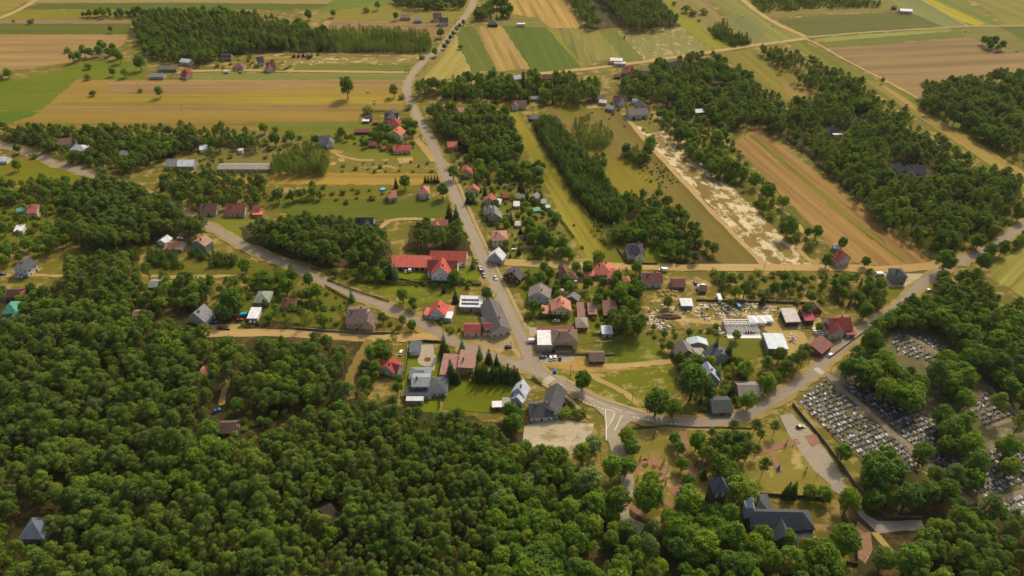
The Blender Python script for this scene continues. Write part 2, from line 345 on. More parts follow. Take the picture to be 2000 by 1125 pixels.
 ('meadow', [(866, 746), (1036, 742), (1000, 790), (960, 805), (864, 800)], field('#797f22', '#6d751f', 0, 5, .4)),
 ('meadow', [(1135, 700), (1200, 662), (1268, 660), (1312, 708), (1250, 722), (1140, 716)], field('#76802a', '#6a7824', 0, 6, .35, '#958848', .25)),
 ('meadow', [(1056, 718), (1110, 720), (1310, 706), (1322, 760), (1290, 800), (1200, 790), (1150, 772), (1095, 745)], field('#7e8028', '#6e7822', 10, 6, .35, '#a8935a', .3)),
 ('meadow', [(1005, 610), (1040, 640), (1150, 640), (1170, 660), (1135, 675), (1045, 640)], field('#7c7d30', '#6d7428', 0, 6, .4)),
 ('meadow', [(1215, 842), (1330, 830), (1470, 830), (1560, 850), (1640, 950), (1600, 985), (1420, 985), (1250, 1000), (1225, 920)], field('#978b46', '#8b833e', 20, 3, .5, '#b09a5c', .2)),
 ('meadow', [(1200, 990), (1420, 985), (1640, 980), (1700, 1125), (1250, 1160)], field('#7d7430', '#6c6a28', 0, 6, .4, '#9a8050', .3)),
 ('meadow', [(1250, 560), (1480, 530), (1620, 530), (1730, 545), (1600, 600), (1500, 605), (1260, 640)], field('#85773a', '#777230', 0, 7, .5, '#ab8f5c', .3)),
 ('stone_yard', [(1256, 585), (1480, 575), (1600, 610), (1620, 660), (1540, 680), (1490, 640), (1270, 645)], field('#92803f', '#80763a', 0, 6, .4, '#c0a878', .4)),
 ('meadow', [(1330, 650), (1480, 655), (1500, 690), (1420, 720), (1380, 690)], field('#7d7c2e', '#6f7228', 0, 6, .3)),
 ('meadow', [(900, 360), (1000, 340), (1065, 360), (1130, 500), (1080, 515), (1000, 515), (950, 450)], field('#7a7c2c', '#6b7226', 0, 6, .4, '#9a8850', .3)),
 ('meadow', [(1000, 520), (1250, 522), (1250, 660), (1040, 640)], field('#757726', '#687022', 0, 6, .4, '#9a8850', .25)),
 ('meadow', [(1215, 440), (1320, 500), (1320, 518), (1160, 518)], field('#80802c', '#747626', A1, 5, .4)),
 ('meadow', [(1720, 540), (1840, 530), (1800, 590), (1740, 600)], field('#7a7c2a', '#6f7226', 0, 5, .4)),
]
for i, (n, px, m) in enumerate(FIELD): patch(n, px, m, None, .7 if n != 'lawn' else .05)
# woodland floors
for px in ([(-200, 560), (420, 600), (720, 660), (700, 780), (1000, 830), (1215, 980), (1330, 1080), (1400, 1400), (-400, 1400)],
           [(140, 385), (200, 355), (300, 370), (330, 400), (410, 435), (400, 455), (300, 478), (150, 480)], [(-100, 262), (480, 268), (500, 290), (380, 290), (330, 305), (250, 325), (110, 292)],
           [(465, 445), (560, 425), (750, 430), (770, 520), (640, 525), (480, 480)], [(800, 440), (915, 430), (930, 500), (790, 492)],
           [(1030, 225), (1085, 225), (1230, 400), (1410, 515), (1320, 518), (1160, 440)], [(835, 215), (965, 215), (990, 290), (940, 330), (870, 275)],
           [(1230, 160), (1300, 135), (1390, 120), (1530, 210), (1510, 245), (1380, 230), (1240, 185)],
           [(1560, 215), (1600, 195), (1680, 185), (1840, 305), (1960, 375), (1960, 430), (1830, 490), (1720, 430), (1520, 258)], [(1815, 195), (2200, 150), (2200, 350), (1880, 245)],
           [(270, 70), (400, 40), (600, 62), (840, 80), (830, 102), (540, 102), (330, 118)], [(1085, -60), (1250, -60), (1330, 52), (1150, 56)],
           [(1720, 640), (1850, 570), (1900, 555), (1945, 600), (2200, 690), (2200, 800), (1900, 750)], [(1640, 980), (2200, 930), (2200, 1400), (1700, 1400)]):
    patch('forest_floor', px, floor_m, None, 1.2)
# yards, plazas, bare soil
sand = field('#c9ae74', '#b99c62', 0, 4, .4, '#a39052', .3)
pave = field('#c8bca6', '#bcb09a', 0, 3, .2)
paveR = field('#b08a70', '#a47d64', 0, 2, .2)
asph = field('#8f8069', '#857862', 0, 3, .25)
gravel = field('#d6c8aa', '#cabb9c', 0, 3, .3, '#9a8c66', .3)
YARD = [
 ('sandy_yard', [(1085, 692), (1150, 690), (1165, 712), (1250, 722), (1160, 728), (1100, 722), (1052, 714)], field('#c9a862', '#b9975a', 0, 4, .4, '#9a8548', .3)),
 ('car_park', [(1025, 832), (1075, 818), (1160, 828), (1150, 880), (1090, 892), (1018, 880)], gravel),
 ('plaza', [(905, 655), (990, 640), (1008, 665), (1020, 700), (980, 705), (920, 680)], field('#c6b083', '#b7a075', 0, 4, .3)),
 ('forecourt', [(1022, 640), (1050, 640), (1050, 690), (1068, 700), (1120, 692), (1122, 705), (1050, 712), (1040, 690)], pave),
 ('traffic_island', [(975, 690), (990, 682), (1004, 687), (1008, 695), (990, 698)], field('#95843f', '#857a38', 0, 4, .4)),
 ('courtyard', [(784, 516), (842, 516), (842, 532), (784, 534)], field('#b58b6c', '#a87f60', 0, 2, .2)),
 ('driveway', [(822, 674), (846, 673), (848, 690), (853, 705), (848, 725), (838, 722), (822, 705)], pave),
 ('terrace', [(803, 772), (827, 772), (828, 773), (827, 773), (803, 773)], pave),
 ('church_plaza', [(1522, 812), (1546, 808), (1590, 850), (1650, 935), (1625, 950), (1590, 920), (1540, 850)], field('#bcb09a', '#b0a48e', 30, 4, .3)),
 ('church_road', [(1640, 935), (1668, 970), (1690, 1005), (1715, 1018), (1800, 1016), (1806, 1032), (1740, 1040), (1715, 1042), (1680, 1010), (1655, 975), (1620, 955)], field('#b4aa9a', '#a89e8e', 0, 4, .3)),
 ('brick_yard', [(1570, 852), (1595, 848), (1602, 866), (1585, 875)], paveR),
 ('brick_path', [(1675, 1018), (1700, 1040), (1704, 1075), (1690, 1102), (1670, 1085), (1662, 1060)], paveR),
 ('dirt_lane', [(1715, 1040), (1740, 1070), (1748, 1082), (1736, 1080), (1700, 1040)], sand),
 ('brick_path', [(1228, 920), (1262, 893), (1285, 897), (1308, 918), (1300, 930), (1285, 945), (1280, 936), (1292, 922), (1272, 910), (1248, 920), (1246, 930)], paveR),
 ('car_park', [(1722, 535), (1815, 535), (1808, 558), (1745, 562), (1735, 560)], gravel),
 ('bare_soil', [(1470, 632), (1520, 620), (1545, 640), (1570, 650), (1590, 690), (1540, 700), (1530, 660), (1500, 650)], sand),
 ('bare_soil', [(1590, 650), (1640, 640), (1650, 650), (1600, 690), (1565, 690)], field('#b39a72', '#a48c66', 0, 3, .3)),
 ('bare_soil', [(1070, 508), (1150, 504), (1150, 518), (1070, 520)], field('#b8a06a', '#a08f52', 0, 3, .3, '#8a8040', .3)),
 ('bare_soil', [(775, 309), (806, 307), (806, 317), (780, 320)], sand),
 ('bare_soil', [(1145, 205), (1180, 205), (1183, 210), (1148, 213)], sand),
 ('driveway', [(1128, 530), (1141, 530), (1143, 548), (1130, 550)], field('#b39a7c', '#a78e70', 0, 2, .2)),
 ('lawn', [(1110, 526), (1128, 525), (1126, 540), (1112, 540)], lawn), ('lawn', [(960, 455), (985, 500), (965, 470)], lawn),
 ('lawn', [(905, 525), (932, 530), (936, 548), (900, 548)], lawn), ('lawn', [(755, 530), (835, 533), (835, 545), (700, 545)], lawn),
 ('lawn', [(1290, 470), (1300, 500), (1262, 505), (1256, 490)], lawn),
 ('bare_soil', [(410, 635), (470, 634), (480, 645), (415, 650)], sand), ('bare_soil', [(980, 420), (1050, 415), (1055, 435), (1000, 440)], field('#8f8348', '#80783e', 0, 3, .3)),
]
for n, px, m in YARD: patch(n, px, m, None, .25)
# cemetery ground
patch('cemetery_ground', [(1555, 785), (1606, 738), (1760, 640), (1850, 640), (1990, 760), (2100, 800), (2100, 1030), (1940, 1010), (1800, 915), (1690, 905), (1640, 868)], field('#77704c', '#69663f', 0, 4, .3, '#8d8468', .3))
# ---------------------------------------------------------------- roads
dirt = field('#d0b47c', '#c0a168', 0, 3, .4)
verge = field('#bba46c', '#a8935a', 0, 3, .3, '#8a8040', .3)
walkm = field('#c4b084', '#b8a478', 0, 2, .2)
MAIN = [(926, -60), (924, 0), (916, 22), (900, 44), (880, 72), (862, 95), (838, 112), (818, 130), (800, 155), (794, 172), (799, 195), (812, 222), (828, 252), (846, 286), (862, 322), (882, 366), (902, 412), (920, 452), (938, 492), (958, 536), (980, 580), (1000, 620), (1018, 660), (1034, 692), (1052, 720)]
SECOND = [(-80, 262), (0, 282), (45, 294), (100, 316), (190, 346), (270, 372), (350, 410), (440, 460), (500, 492), (560, 516), (620, 545), (700, 578), (760, 602), (830, 636), (880, 664), (930, 686), (990, 706), (1050, 728), (1100, 750), (1160, 782), (1220, 806), (1300, 822), (1390, 824), (1460, 810), (1530, 770), (1580, 735), (1612, 705), (1650, 672), (1690, 640), (1750, 602), (1795, 560), (1845, 524), (1900, 500), (1950, 474), (2010, 432), (2080, 390)]
ribbon('road_verge', MAIN, 11, verge, None, .8); ribbon('road_verge', SECOND, 10.5, verge, None, .8)
for nm, px, wd, mt in (
  ('dirt_road', [(985, 512), (1080, 517), (1215, 520), (1400, 523), (1600, 523), (1730, 526), (1800, 522), (1850, 513), (1875, 508)], 7.5, dirt),
  ('dirt_road', [(400, 651), (540, 651), (640, 656), (720, 661), (800, 660), (862, 656)], 6.5, dirt),
  ('dirt_road', [(-60, 60), (0, 36), (40, 18), (78, -4), (140, -40)], 8, dirt), ('dirt_road', [(536, 110), (552, 106), (620, 106), (740, 108), (845, 110)], 7, dirt),
  ('dirt_road', [(370, 139), (480, 138), (640, 140), (806, 142)], 5.5, dirt), ('dirt_road', [(1440, -10), (1478, 22), (1520, 48), (1560, 66), (1572, 74), (1545, 80), (1480, 88), (1380, 103), (1250, 122), (1130, 137), (1050, 144)], 7, dirt),
  ('dirt_road', [(1566, 74), (1640, 68), (1700, 63), (1800, 57), (1892, 52), (2060, 50)], 5, field('#b5a672', '#a89a64', 0, 3, .3)), ('dirt_road', [(1765, -20), (1820, 12), (1892, 52)], 4, field('#b5a672', '#a89a64', 0, 3, .3)),
  ('dirt_track', [(1572, 76), (1600, 88), (1660, 122), (1730, 158), (1795, 194)], 3.5, dirt), ('dirt_track', [(1222, 230), (1280, 296), (1350, 372), (1430, 456), (1495, 520)], 4, dirt),
  ('dirt_track', [(722, 664), (706, 690), (694, 712), (682, 745), (686, 780)], 5, field('#a08a50', '#8b7d44', 0, 3, .3)),
  ('dirt_track', [(1165, 712), (1200, 716), (1250, 712), (1310, 706)], 4, dirt), ('dirt_track', [(1140, 728), (1170, 742), (1220, 768), (1245, 790)], 3, sand),
  ('dirt_track', [(1512, 400), (1560, 440), (1566, 470), (1562, 490), (1590, 515)], 3, sand), ('dirt_track', [(743, 446), (756, 435), (775, 429), (810, 428), (850, 430)], 3.5, dirt),
  ('dirt_track', [(295, 540), (340, 542), (400, 541), (470, 540)], 3.5, sand), ('dirt_track', [(452, 722), (440, 760), (432, 792)], 3, sand), ('dirt_track', [(1350, 628), (1420, 632), (1480, 634), (1540, 632)], 4, sand),
  ('dirt_track', [(0, 540), (60, 538), (125, 540)], 3, sand), ('dirt_track', [(1380, 250), (1410, 290), (1480, 360), (1515, 400)], 3, field('#978b46', '#8b833e', 0, 3, .3)),
  ('dirt_track', [(640, 290), (665, 305), (700, 313), (730, 313)], 3, sand), ('dirt_track', [(812, 272), (838, 300), (848, 316)], 6, sand), ('dirt_track', [(1398, 105), (1420, 125), (1436, 140)], 4, sand)):
    ribbon(nm, px, wd, mt, None, .35)
asphalt_main = field('#b8aa96', '#ad9f8a', ang(880, 366, 980, 580), 1.2, .25)
SIDE = [(1180, 792), (1192, 815), (1200, 860), (1214, 905), (1226, 945), (1216, 985), (1218, 1015), (1255, 1035)]
ribbon('side_road', SIDE, 6.5, field('#bcb09a', '#b0a48c', 60, 2, .2), None, .1)
ribbon('road', SECOND, 6.0, field('#b2a490', '#a69984', 15, 1.5, .25), 'asphalt road running through the village past the cemetery', .08)
ribbon('road', MAIN, 6.8, asphalt_main, 'asphalt main road running away through the fields', .08)
flat('road_junction', [G(*p) for p in [(1010, 652), (1034, 690), (1062, 722), (1115, 745), (1100, 752), (1040, 730), (985, 704), (1010, 708), (1022, 700), (1012, 675)]], asphalt_main, 'asphalt surface of the village junction', .1)
flat('road_junction', [G(*p) for p in [(1118, 756), (1170, 785), (1240, 812), (1300, 824), (1232, 824), (1216, 838), (1206, 862), (1183, 862), (1180, 815), (1160, 795)]], field('#bcb09a', '#b0a48c', 30, 2, .2), 'pale asphalt mouth of the side road', .1)
for px, wd in (([(1054, 690), (1062, 716), (1085, 735), (1120, 750), (1165, 775), (1225, 795), (1260, 806)], 1.8), ([(1046, 742), (1090, 768), (1112, 780), (1140, 808), (1152, 818)], 2.0),
               ([(872, 318), (896, 362), (914, 404), (932, 444), (950, 482), (972, 528), (994, 572), (1012, 610), (1030, 645)], 2.2)):
    c = ribbon('pavement', px, wd, walkm, None, .03)
    LAST[0].location.z += .1
for px, wd in (([(1225, 960), (1232, 990), (1262, 1010)], 2.5), ([(1328, 840), (1334, 866), (1330, 885), (1345, 905), (1352, 925), (1330, 950), (1312, 965)], 5),
               ([(1352, 912), (1372, 905), (1400, 892), (1440, 880), (1470, 885), (1500, 878), (1560, 862)], 3.5), ([(1275, 950), (1300, 980), (1330, 1000)], 3),
               ([(1502, 870), (1508, 890), (1520, 915)], 2)):
    ribbon('brick_path', px, wd, paveR, None, .08, keep=False)
for px, wd in (([(1612, 728), (1650, 765), (1700, 808), (1745, 848), (1800, 892), (1860, 950), (1900, 985)], 3.2), ([(1770, 655), (1795, 668), (1830, 690)], 2.5), ([(1930, 755), (1960, 785), (1995, 815), (2040, 830)], 2.5),
               ([(1925, 985), (1960, 972), (2020, 955)], 2.5), ([(1640, 750), (1670, 735), (1700, 725)], 3), ([(1925, 838), (1960, 825), (2000, 815)], 2.2)):
    CEMROADS.append((None, wd / 2)); CEMROADS[-1] = (ribbon('cemetery_path', px, wd, field('#a89a82', '#9a8d76', 0, 2, .2), None, .08), wd / 2)
# circular drive with its flower bed in front of the grey villa
cc = G(835, 703)
for nm, rx, m in (('driveway_circle', 5.6, pave), ('flower_bed', 1.9, field('#8a6040', '#7a5438', 0, 2, .2))):
    flat(nm, [cc + Vector((math.cos(a / 24 * 2 * math.pi) * rx, math.sin(a / 24 * 2 * math.pi) * rx, 0)) for a in range(24)], m, None)
# painted markings
wpaint = plain('#dcd6c8', .7, .12, 2.)
def stripes(name, a, b, width, n, length, label):
    A, B = G(*a), G(*b); d = (B - A); L = d.length; d = d / L; nn = Vector((-d.y, d.x, 0)); mb = MB()
    for i in range(n):
        c = A + d * (L * (i + .5) / n)
        mb.poly([c - d * width / 2 - nn * length / 2, c + d * width / 2 - nn * length / 2, c + d * width / 2 + nn * length / 2, c - d * width / 2 + nn * length / 2])
    ZI[0] += 1; o = ob(name, mb.mesh(name, wpaint), None, (0, 0, .004 + .002 * ZI[0])); o['kind'] = 'structure'; o['label'] = label
stripes('zebra_crossing', (1063, 749), (1080, 737), .4, 6, 4.2, 'white zebra crossing on the road by the sandy yard')
stripes('zebra_crossing', (1592, 720), (1608, 731), .4, 6, 3.6, 'white zebra crossing beside the cemetery gate')
def dashes(px, dash, gap, width, label):
    c = smooth([G(*p) for p in px], 12); mb = MB(); acc = 0.
    for a, b in zip(c, c[1:]):
        L = (b - a).length; d = (b - a) / max(L, 1e-6); n = Vector((-d.y, d.x, 0)) * width / 2; t = 0.
        while t < L:
            ph = acc % (dash + gap); st = min(L - t, (dash if ph < dash else dash + gap) - ph + 1e-4)
            if ph < dash: mb.poly([a + d * t - n, a + d * (t + st) - n, a + d * (t + st) + n, a + d * t + n])
            t += st; acc += st
    ZI[0] += 1; o = ob('lane_marking', mb.mesh('lane_marking', wpaint), None, (0, 0, .004 + .002 * ZI[0])); o['kind'] = 'structure'; o['label'] = label
dashes([(1088, 748), (1125, 766), (1160, 782), (1200, 798), (1250, 812)], 6, 2.2, .22, 'white dashed centre line along the curving village road')
dashes([(1130, 780), (1150, 790), (1180, 800)], 1.4, .8, .4, 'short white give way dashes across the side road mouth')
dashes([(1182, 800), (1184, 830), (1184, 860)], 40, 0, .4, 'white edge line beside the painted triangle island')
dashes([(1182, 800), (1200, 808), (1184, 840)], 40, 0, .4, 'white outline of the painted triangle island')
dashes([(1215, 812), (1206, 830), (1200, 842)], 40, 0, .4, 'white slanting edge line right of the side road')
dashes([(1235, 815), (1290, 826), (1330, 829)], 1.4, 1.0, .4, 'small white dashes along the shaded road edge')
flat('painted_island', [G(*p) for p in [(1185, 806), (1199, 810), (1188, 834), (1185, 838)]], field('#b9a98c', '#ccc3ae', 0, 2, .3), 'pale painted traffic triangle in the side road mouth')
# ---------------------------------------------------------------- buildings
HB = []                                           # pixel boxes of buildings and cars (x0,y0,x1,y1, distance) kept clear of nearer tree crowns
FOOT = []                                         # footprints (centre, radius)
frame_m = plain('#e6e2d8', .6, .06); pane_m = plain('#20242a', .15, .1, 1., .6); door_m = plain('#5a4230', .6, .2); brick_m = plain('#8a5a44', .9, .3, 4.)
solar_m = plain('#1c2230', .2, .15, 2., .6); dark_m = plain('#2c2a28', .8, .2)
def mk_window(wd, ht):
    a = MB()
    for x in (-wd / 2 + .06, wd / 2 - .06): a.box(x, 0, -ht / 2, .12, .1, ht)
    for z in (-ht / 2, ht / 2 - .12): a.box(0, 0, z, wd - .24, .1, .12)
    a.box(0, 0, -ht / 2 + .12, .08, .08, ht - .24)
    b = MB()
    for s in (-1, 1): b.box(s * (wd - .24) / 4 + s * .02, -.0, -ht / 2 + .12, (wd - .24) / 2 - .04, .03, ht - .24)
    return a.mesh('window_frame', frame_m), b.mesh('window_pane', pane_m)
WIN = {k: mk_window(*k) for k in ((1.3, 1.4), (1.9, 1.5), (.9, 1.1), (1.0, 2.8))}
_d = MB(); _d.box(0, 0, 0, 1.05, .1, 2.1); _d.box(0, .0, 2.1, 1.25, .14, .12); DOOR = _d.mesh('door', door_m)
_d = MB(); _d.box(0, 0, 0, 2.6, .1, 2.3); GDOOR = {}
def gdoor(h):
    if h not in GDOOR:
        m = MB(); m.box(0, 0, 0, 2.7, .1, 2.4)
        for k in range(1, 4): m.box(0, -.06, k * .6 - .04, 2.7, .05, .06)
        GDOOR[h] = m.mesh('garage_door', plain(h, .6, .15))
    return GDOOR[h]
def M(L, W, a, b, ov, typ, gm, rm):
    """walls and roof of one block: L along x, W along y, eave height a, ridge height b"""
    w, r = MB(), MB(); x, y = L / 2, W / 2; t = .22
    if typ == 'gable':
        for s in (-1, 1): w.poly([(s * x, -y, 0), (s * x, y, 0), (s * x, y, a), (s * x, 0, b - .05), (s * x, -y, a)][::s])
        for s in (-1, 1): w.poly([(-x, s * y, 0), (x, s * y, 0), (x, s * y, a), (-x, s * y, a)][::-s])
        k = (b - a) / y; xo = x + ov * .7
        for s in (-1, 1):
            e = s * (y + ov); ze = a - k * ov
            q = [(-xo, e, ze), (xo, e, ze), (xo, 0, b), (-xo, 0, b)]
            if s > 0: q = [q[1], q[0], q[3], q[2]]
            r.hexa(q + [(p[0], p[1], p[2] + t) for p in q])
    elif typ in ('hip', 'pyr'):
        w.box(0, 0, 0, L, W, a)
        X, Y = x + ov, y + ov; h = min(x, y) if typ == 'hip' else 99
        rx, ry = (max(x - h, .1), .1) if L >= W else (.1, max(y - h, .1))
        lo = [(-X, -Y, a - .1), (X, -Y, a - .1), (X, Y, a - .1), (-X, Y, a - .1)]; mid = [(p[0], p[1], a + .12) for p in lo]
        top = [(-rx, -ry, b), (rx, -ry, b), (rx, ry, b), (-rx, ry, b)]
        v0 = len(r.v); r.v += lo + mid + top
        F = [(3, 2, 1, 0)] + [(i, (i + 1) % 4, 4 + (i + 1) % 4, 4 + i) for i in range(4)] + [(4 + i, 4 + (i + 1) % 4, 8 + (i + 1) % 4, 8 + i) for i in range(4)] + [(8, 9, 10, 11)]
        r.f += F; r.m += [0] * len(F)
    elif typ == 'mono':
        w.hexa([(-x, -y, 0), (x, -y, 0), (x, y, 0), (-x, y, 0), (-x, -y, a), (x, -y, a), (x, y, b), (-x, y, b)])
        k = (b - a) / W; q = [(-x - ov, -y - ov, a - k * ov + .02), (x + ov, -y - ov, a - k * ov + .02), (x + ov, y + ov, b + k * ov + .02), (-x - ov, y + ov, b + k * ov + .02)]
        r.hexa(q + [(p[0], p[1], p[2] + t) for p in q])
    else:                                         # flat
        w.box(0, 0, 0, L, W, a); r.box(0, 0, a + .002, L + ov, W + ov, max(.25, b - a))
    return w.mesh('wall', gm), r.mesh('roof', rm)
def sides(L, W): return [((0, -W / 2), math.pi * 0, L, 'long'), ((0, W / 2), math.pi, L, 'long'), ((L / 2, 0), math.pi / 2, W, 'end'), ((-L / 2, 0), -math.pi / 2, W, 'end')]
def add_block(root, rot, base, dx, dy, r, L, W, a, b, typ, rh, wh, ov=.5, metal=False, win=1, door=1, chim=0, doors=None, wk=None, rlabel=None):
    wallm = plain(wh, .85, .12, .8) if not wh.startswith('b#') else plain(wh[1:], .9, .35, 2.5)
    wm, rm = M(L, W, a, b, ov, typ, wallm, roofmat(rh, metal))
    wo_ = ob('wall', wm, root, (dx, dy, 0), r); ro = ob('roof', rm, root, (dx, dy, 0), r)
    if rlabel: ro['label'] = rlabel
    for i in range(chim):
        m = MB(); m.box(0, 0, 0, .8, .7, 1.9); m.box(0, 0, 1.9, 1., .9, .15)
        px = (-.22 + .4 * i) * L; py = (.12 if i else -.1) * W
        zz = b - abs(py) * 2 / W * (b - a) - .4
        ob('chimney', m.mesh('chimney', brick_m), ro, (px, py, zz))
    wk = wk or ((1.3, 1.4) if L < 20 else (1.9, 1.5)); done = 0
    for (sx, sy), th, sl_, kind in sides(L, W):
        n = Vector((math.sin(rot + r + th), -math.cos(rot + r + th)))
        if n.dot(Vector((-base.x, -base.y)).normalized()) < -.15: continue
        c, s = math.cos(th), math.sin(th)
        def put(u, z, meshes, nm, out=.02):
            lx, ly = sx + c * u + math.sin(th) * out, sy + s * u - math.cos(th) * out
            X, Y = dx + lx * math.cos(r) - ly * math.sin(r), dy + lx * math.sin(r) + ly * math.cos(r)
            o = ob(nm, meshes[0], root, (X, Y, z), r + th)
            if len(meshes) > 1: ob('pane', meshes[1], o)
        if doors and kind == 'long' and not done:
            k = doors[0]
            for i in range(k): put(-sl_ / 2 + sl_ * (i + .5) / k, 0, (gdoor(doors[1]),), 'garage_door')
            done = 1; continue
        if win:
            cnt = max(1, min(6, int(sl_ / 3.4))); st = max(1, int(a / 2.6))
            for fl in range(st):
                for i in range(cnt):
                    u = -sl_ / 2 + sl_ * (i + .5) / cnt; z = min(1.55 + fl * 2.75, a - .85)
                    if door and fl == 0 and i == cnt // 2 and not done and kind == 'long': put(u, 0, (DOOR,), 'door'); done = 1; continue
                    put(u, z, WIN[wk], 'window')
            if typ == 'gable' and kind == 'end' and b - a > 2.4:
                for u in ((-.9, .9) if W > 8 else (0,)): put(u, a + .9 if b - a > 2.8 else a + .7, WIN[(.9, 1.1)], 'window')
    return wo_, ro
def building(label, x1, y1, x2, y2, W, a, b, typ, rh, wh, name='house', cat=None, blocks=(), z=None, **k):
    z = z if z is not None else (b if typ == 'gable' else a)
    p, q = G(x1, y1, z), G(x2, y2, z); c = (p + q) / 2; c.z = 0; d = q - p; L = d.length; rot = math.atan2(d.y, d.x)
    root = ob(name, None, None, c, rot); tag(root, label, cat or name.replace('_', ' '))
    w0, r0 = add_block(root, rot, c, 0, 0, 0, L, W, a, b, typ, rh, wh, **k)
    rad = math.hypot(L, W) / 2
    for bl in blocks:
        bl = dict(bl); kk = {t: bl.pop(t) for t in list(bl) if t in ('metal', 'win', 'door', 'chim', 'doors', 'ov', 'wk', 'rlabel')}
        add_block(root, rot, c, bl['dx'], bl['dy'], math.radians(bl.get('r', 0)), bl['L'], bl['W'], bl['a'], bl['b'], bl.get('t', 'gable'), bl.get('rh', rh), bl.get('wh', wh), **kk)
    keep(c, max(L, W) / 2, b, min(rad, max(L, W) * .5 + 1) + (4 if 'lower left pines' in label else 10 if 'garden clearing' in label or 'right-hand wood' in label else 0))
    return root
def keep(c, hw, h, rad):
    x0, yb, s = P((c.x, c.y, 0)); yt = P((c.x, c.y, h))[1]
    HB.append((x0 - hw * s * .9, yt - hw * s * .3, x0 + hw * s * .9, yb + hw * s * .25, c.y)); FOOT.append((c.x, c.y, rad))
DG, BR, RD, SA, SV, OR = '#5a5753', '#6d5444', '#a83c2c', '#b5694c', '#b9bcc0', '#c0603a'
WH, CR, YE, TA = '#dcd8cc', '#d8c8a4', '#c2a868', '#a8957a'
H = building
# far left
H('long grey-brown farm shed behind the red-roofed farmhouse', 311, 128, 345, 128, 8, 3, 5.5, 'gable', '#8a7a6a', '#8a8274', 'shed', win=0)
H('low grey barn on the left edge of the far farm', 294, 143, 320, 143, 8, 3, 5.2, 'gable', '#8f8b86', '#a8a094', 'barn', win=0)
H('cream farmhouse with red cross-gabled roof above the striped field', 357, 137, 369, 133, 8, 3.5, 8, 'gable', '#b04a34', '#d8bfa0', chim=1, blocks=[dict(dx=-3, dy=-3, r=90, L=9, W=7, a=3.5, b=7.4)])
H('pale blue metal-roofed shed at the wood edge behind the farm', 355, 114, 374, 116, 9, 3.5, 5.5, 'gable', '#b8c2ca', '#cfc9bd', 'shed', metal=True)
r = H('dark roofed barn with solar panels by the far sandy yard', 432, 106, 451, 105, 10, 3, 6, 'gable', '#6a5a54', '#8a7a6c', 'barn')
m = MB(); m.hexa([(-6, -4.3, 3.75), (5, -4.3, 3.75), (5, -1.2, 5.6), (-6, -1.2, 5.6), (-6, -4.3, 3.85), (5, -4.3, 3.85), (5, -1.2, 5.7), (-6, -1.2, 5.7)]); ob('solar_array', m.mesh('solar_array', solar_m), r)
H('small bungalow with brown hipped roof beside the far dirt track', 457, 129, 477, 129, 9, 3, 6, 'hip', '#8a5440', '#c8b8a0')
H('white house with steep slate-blue roof beside the far sandy yard', 501, 112, 512, 110, 8, 4, 8.5, 'gable', '#4a4c54', WH, chim=1)
H('white house with red-brown roof and hedged lawn by the far track', 519, 123, 536, 121, 9, 3.5, 8, 'gable', '#94402c', WH, chim=1, blocks=[dict(dx=-2, dy=-3, r=90, L=7, W=6, a=3.5, b=7)])
H('white house with brown roof at the edge of the left wood', 113, 271, 142, 269, 10, 4, 7.5, 'gable', '#8a6a58', WH)
# far top cluster
H('pinkish low farmhouse in the topmost roadside farm', 783, 28, 802, 28, 8, 3.5, 6, 'gable', '#9a7868', '#c8a898')
H('grey shed among clutter in the topmost roadside farm', 810, 35, 824, 35, 8, 3, 5, 'gable', '#8a8680', '#a09a90', 'shed', win=0)
H('cream house with brown steep roof in the topmost farm', 846, 26, 861, 25, 9, 4, 9, 'gable', '#8a5a48', CR, chim=1)
H('white house with dark blue-grey roof in the topmost farm', 858, 35, 874, 34, 9, 4.5, 8.5, 'gable', '#454a54', WH, chim=1)
H('dark brown hip-roofed barn alone beside the green crop strips', 954, 45, 972, 45, 11, 3, 7, 'hip', '#5f5650', '#4a4038', 'barn', win=0)
H('tiny white hut in the scrub above the crop strips', 1010, 47, 1025, 47, 4, 2.5, 3.2, 'flat', '#dcdcd8', WH, 'shed', win=0)
H('white hall with flat pale roof beside the upper dirt road', 1192, 116, 1216, 117, 9, 4, 4.4, 'flat', '#cfc8be', WH, 'shed', blocks=[dict(dx=4, dy=-6, L=12, W=5, a=3, b=3.3, t='flat')])
H('white house with orange-red roof just below the upper dirt road', 1219, 131, 1236, 128, 9, 3.5, 8, 'gable', '#b04c38', WH, chim=1, blocks=[dict(dx=3, dy=-3, r=90, L=8, W=6, a=3.5, b=7)])
H('small red-brown shed left of the orange-roofed house', 1201, 145, 1212, 145, 5, 2.4, 4, 'gable', '#8a5446', '#6a5040', 'shed', win=0)
H('small grey-roofed shed right of the orange-roofed house', 1253, 133, 1265, 133, 6, 3, 4.6, 'gable', '#8a847e', '#8a8078', 'shed', win=0)
H('dark-roofed house hidden among trees by the upper dirt road', 1305, 122, 1324, 118, 8, 3.5, 7.5, 'gable', '#4f5250', '#8a8478')
H('white house peeping from trees left of the upper pine belt', 1002, 148, 1016, 146, 7, 3.5, 6, 'gable', '#c8ccd0', WH)
H('brown house behind the tall trees of the upper belt', 1060, 146, 1078, 146, 8, 3.5, 6, 'gable', '#7a4a3a', '#a08068')
H('white house with brown roof below the upper belt', 1004, 196, 1028, 196, 9, 3.5, 7, 'gable', '#8a6450', WH, blocks=[dict(dx=-5, dy=-3, r=90, L=8, W=6, a=3.5, b=6.5)])
H('low grey shed in the shade of the upper belt', 1038, 188, 1053, 188, 6, 2.5, 4, 'gable', '#8f9294', '#8a8680', 'shed', win=0)
H('grey garden shed at the top of the mown yellow strip', 1036, 226, 1050, 226, 6, 2.5, 4.2, 'gable', '#7c7c78', '#7a7468', 'shed', win=0)
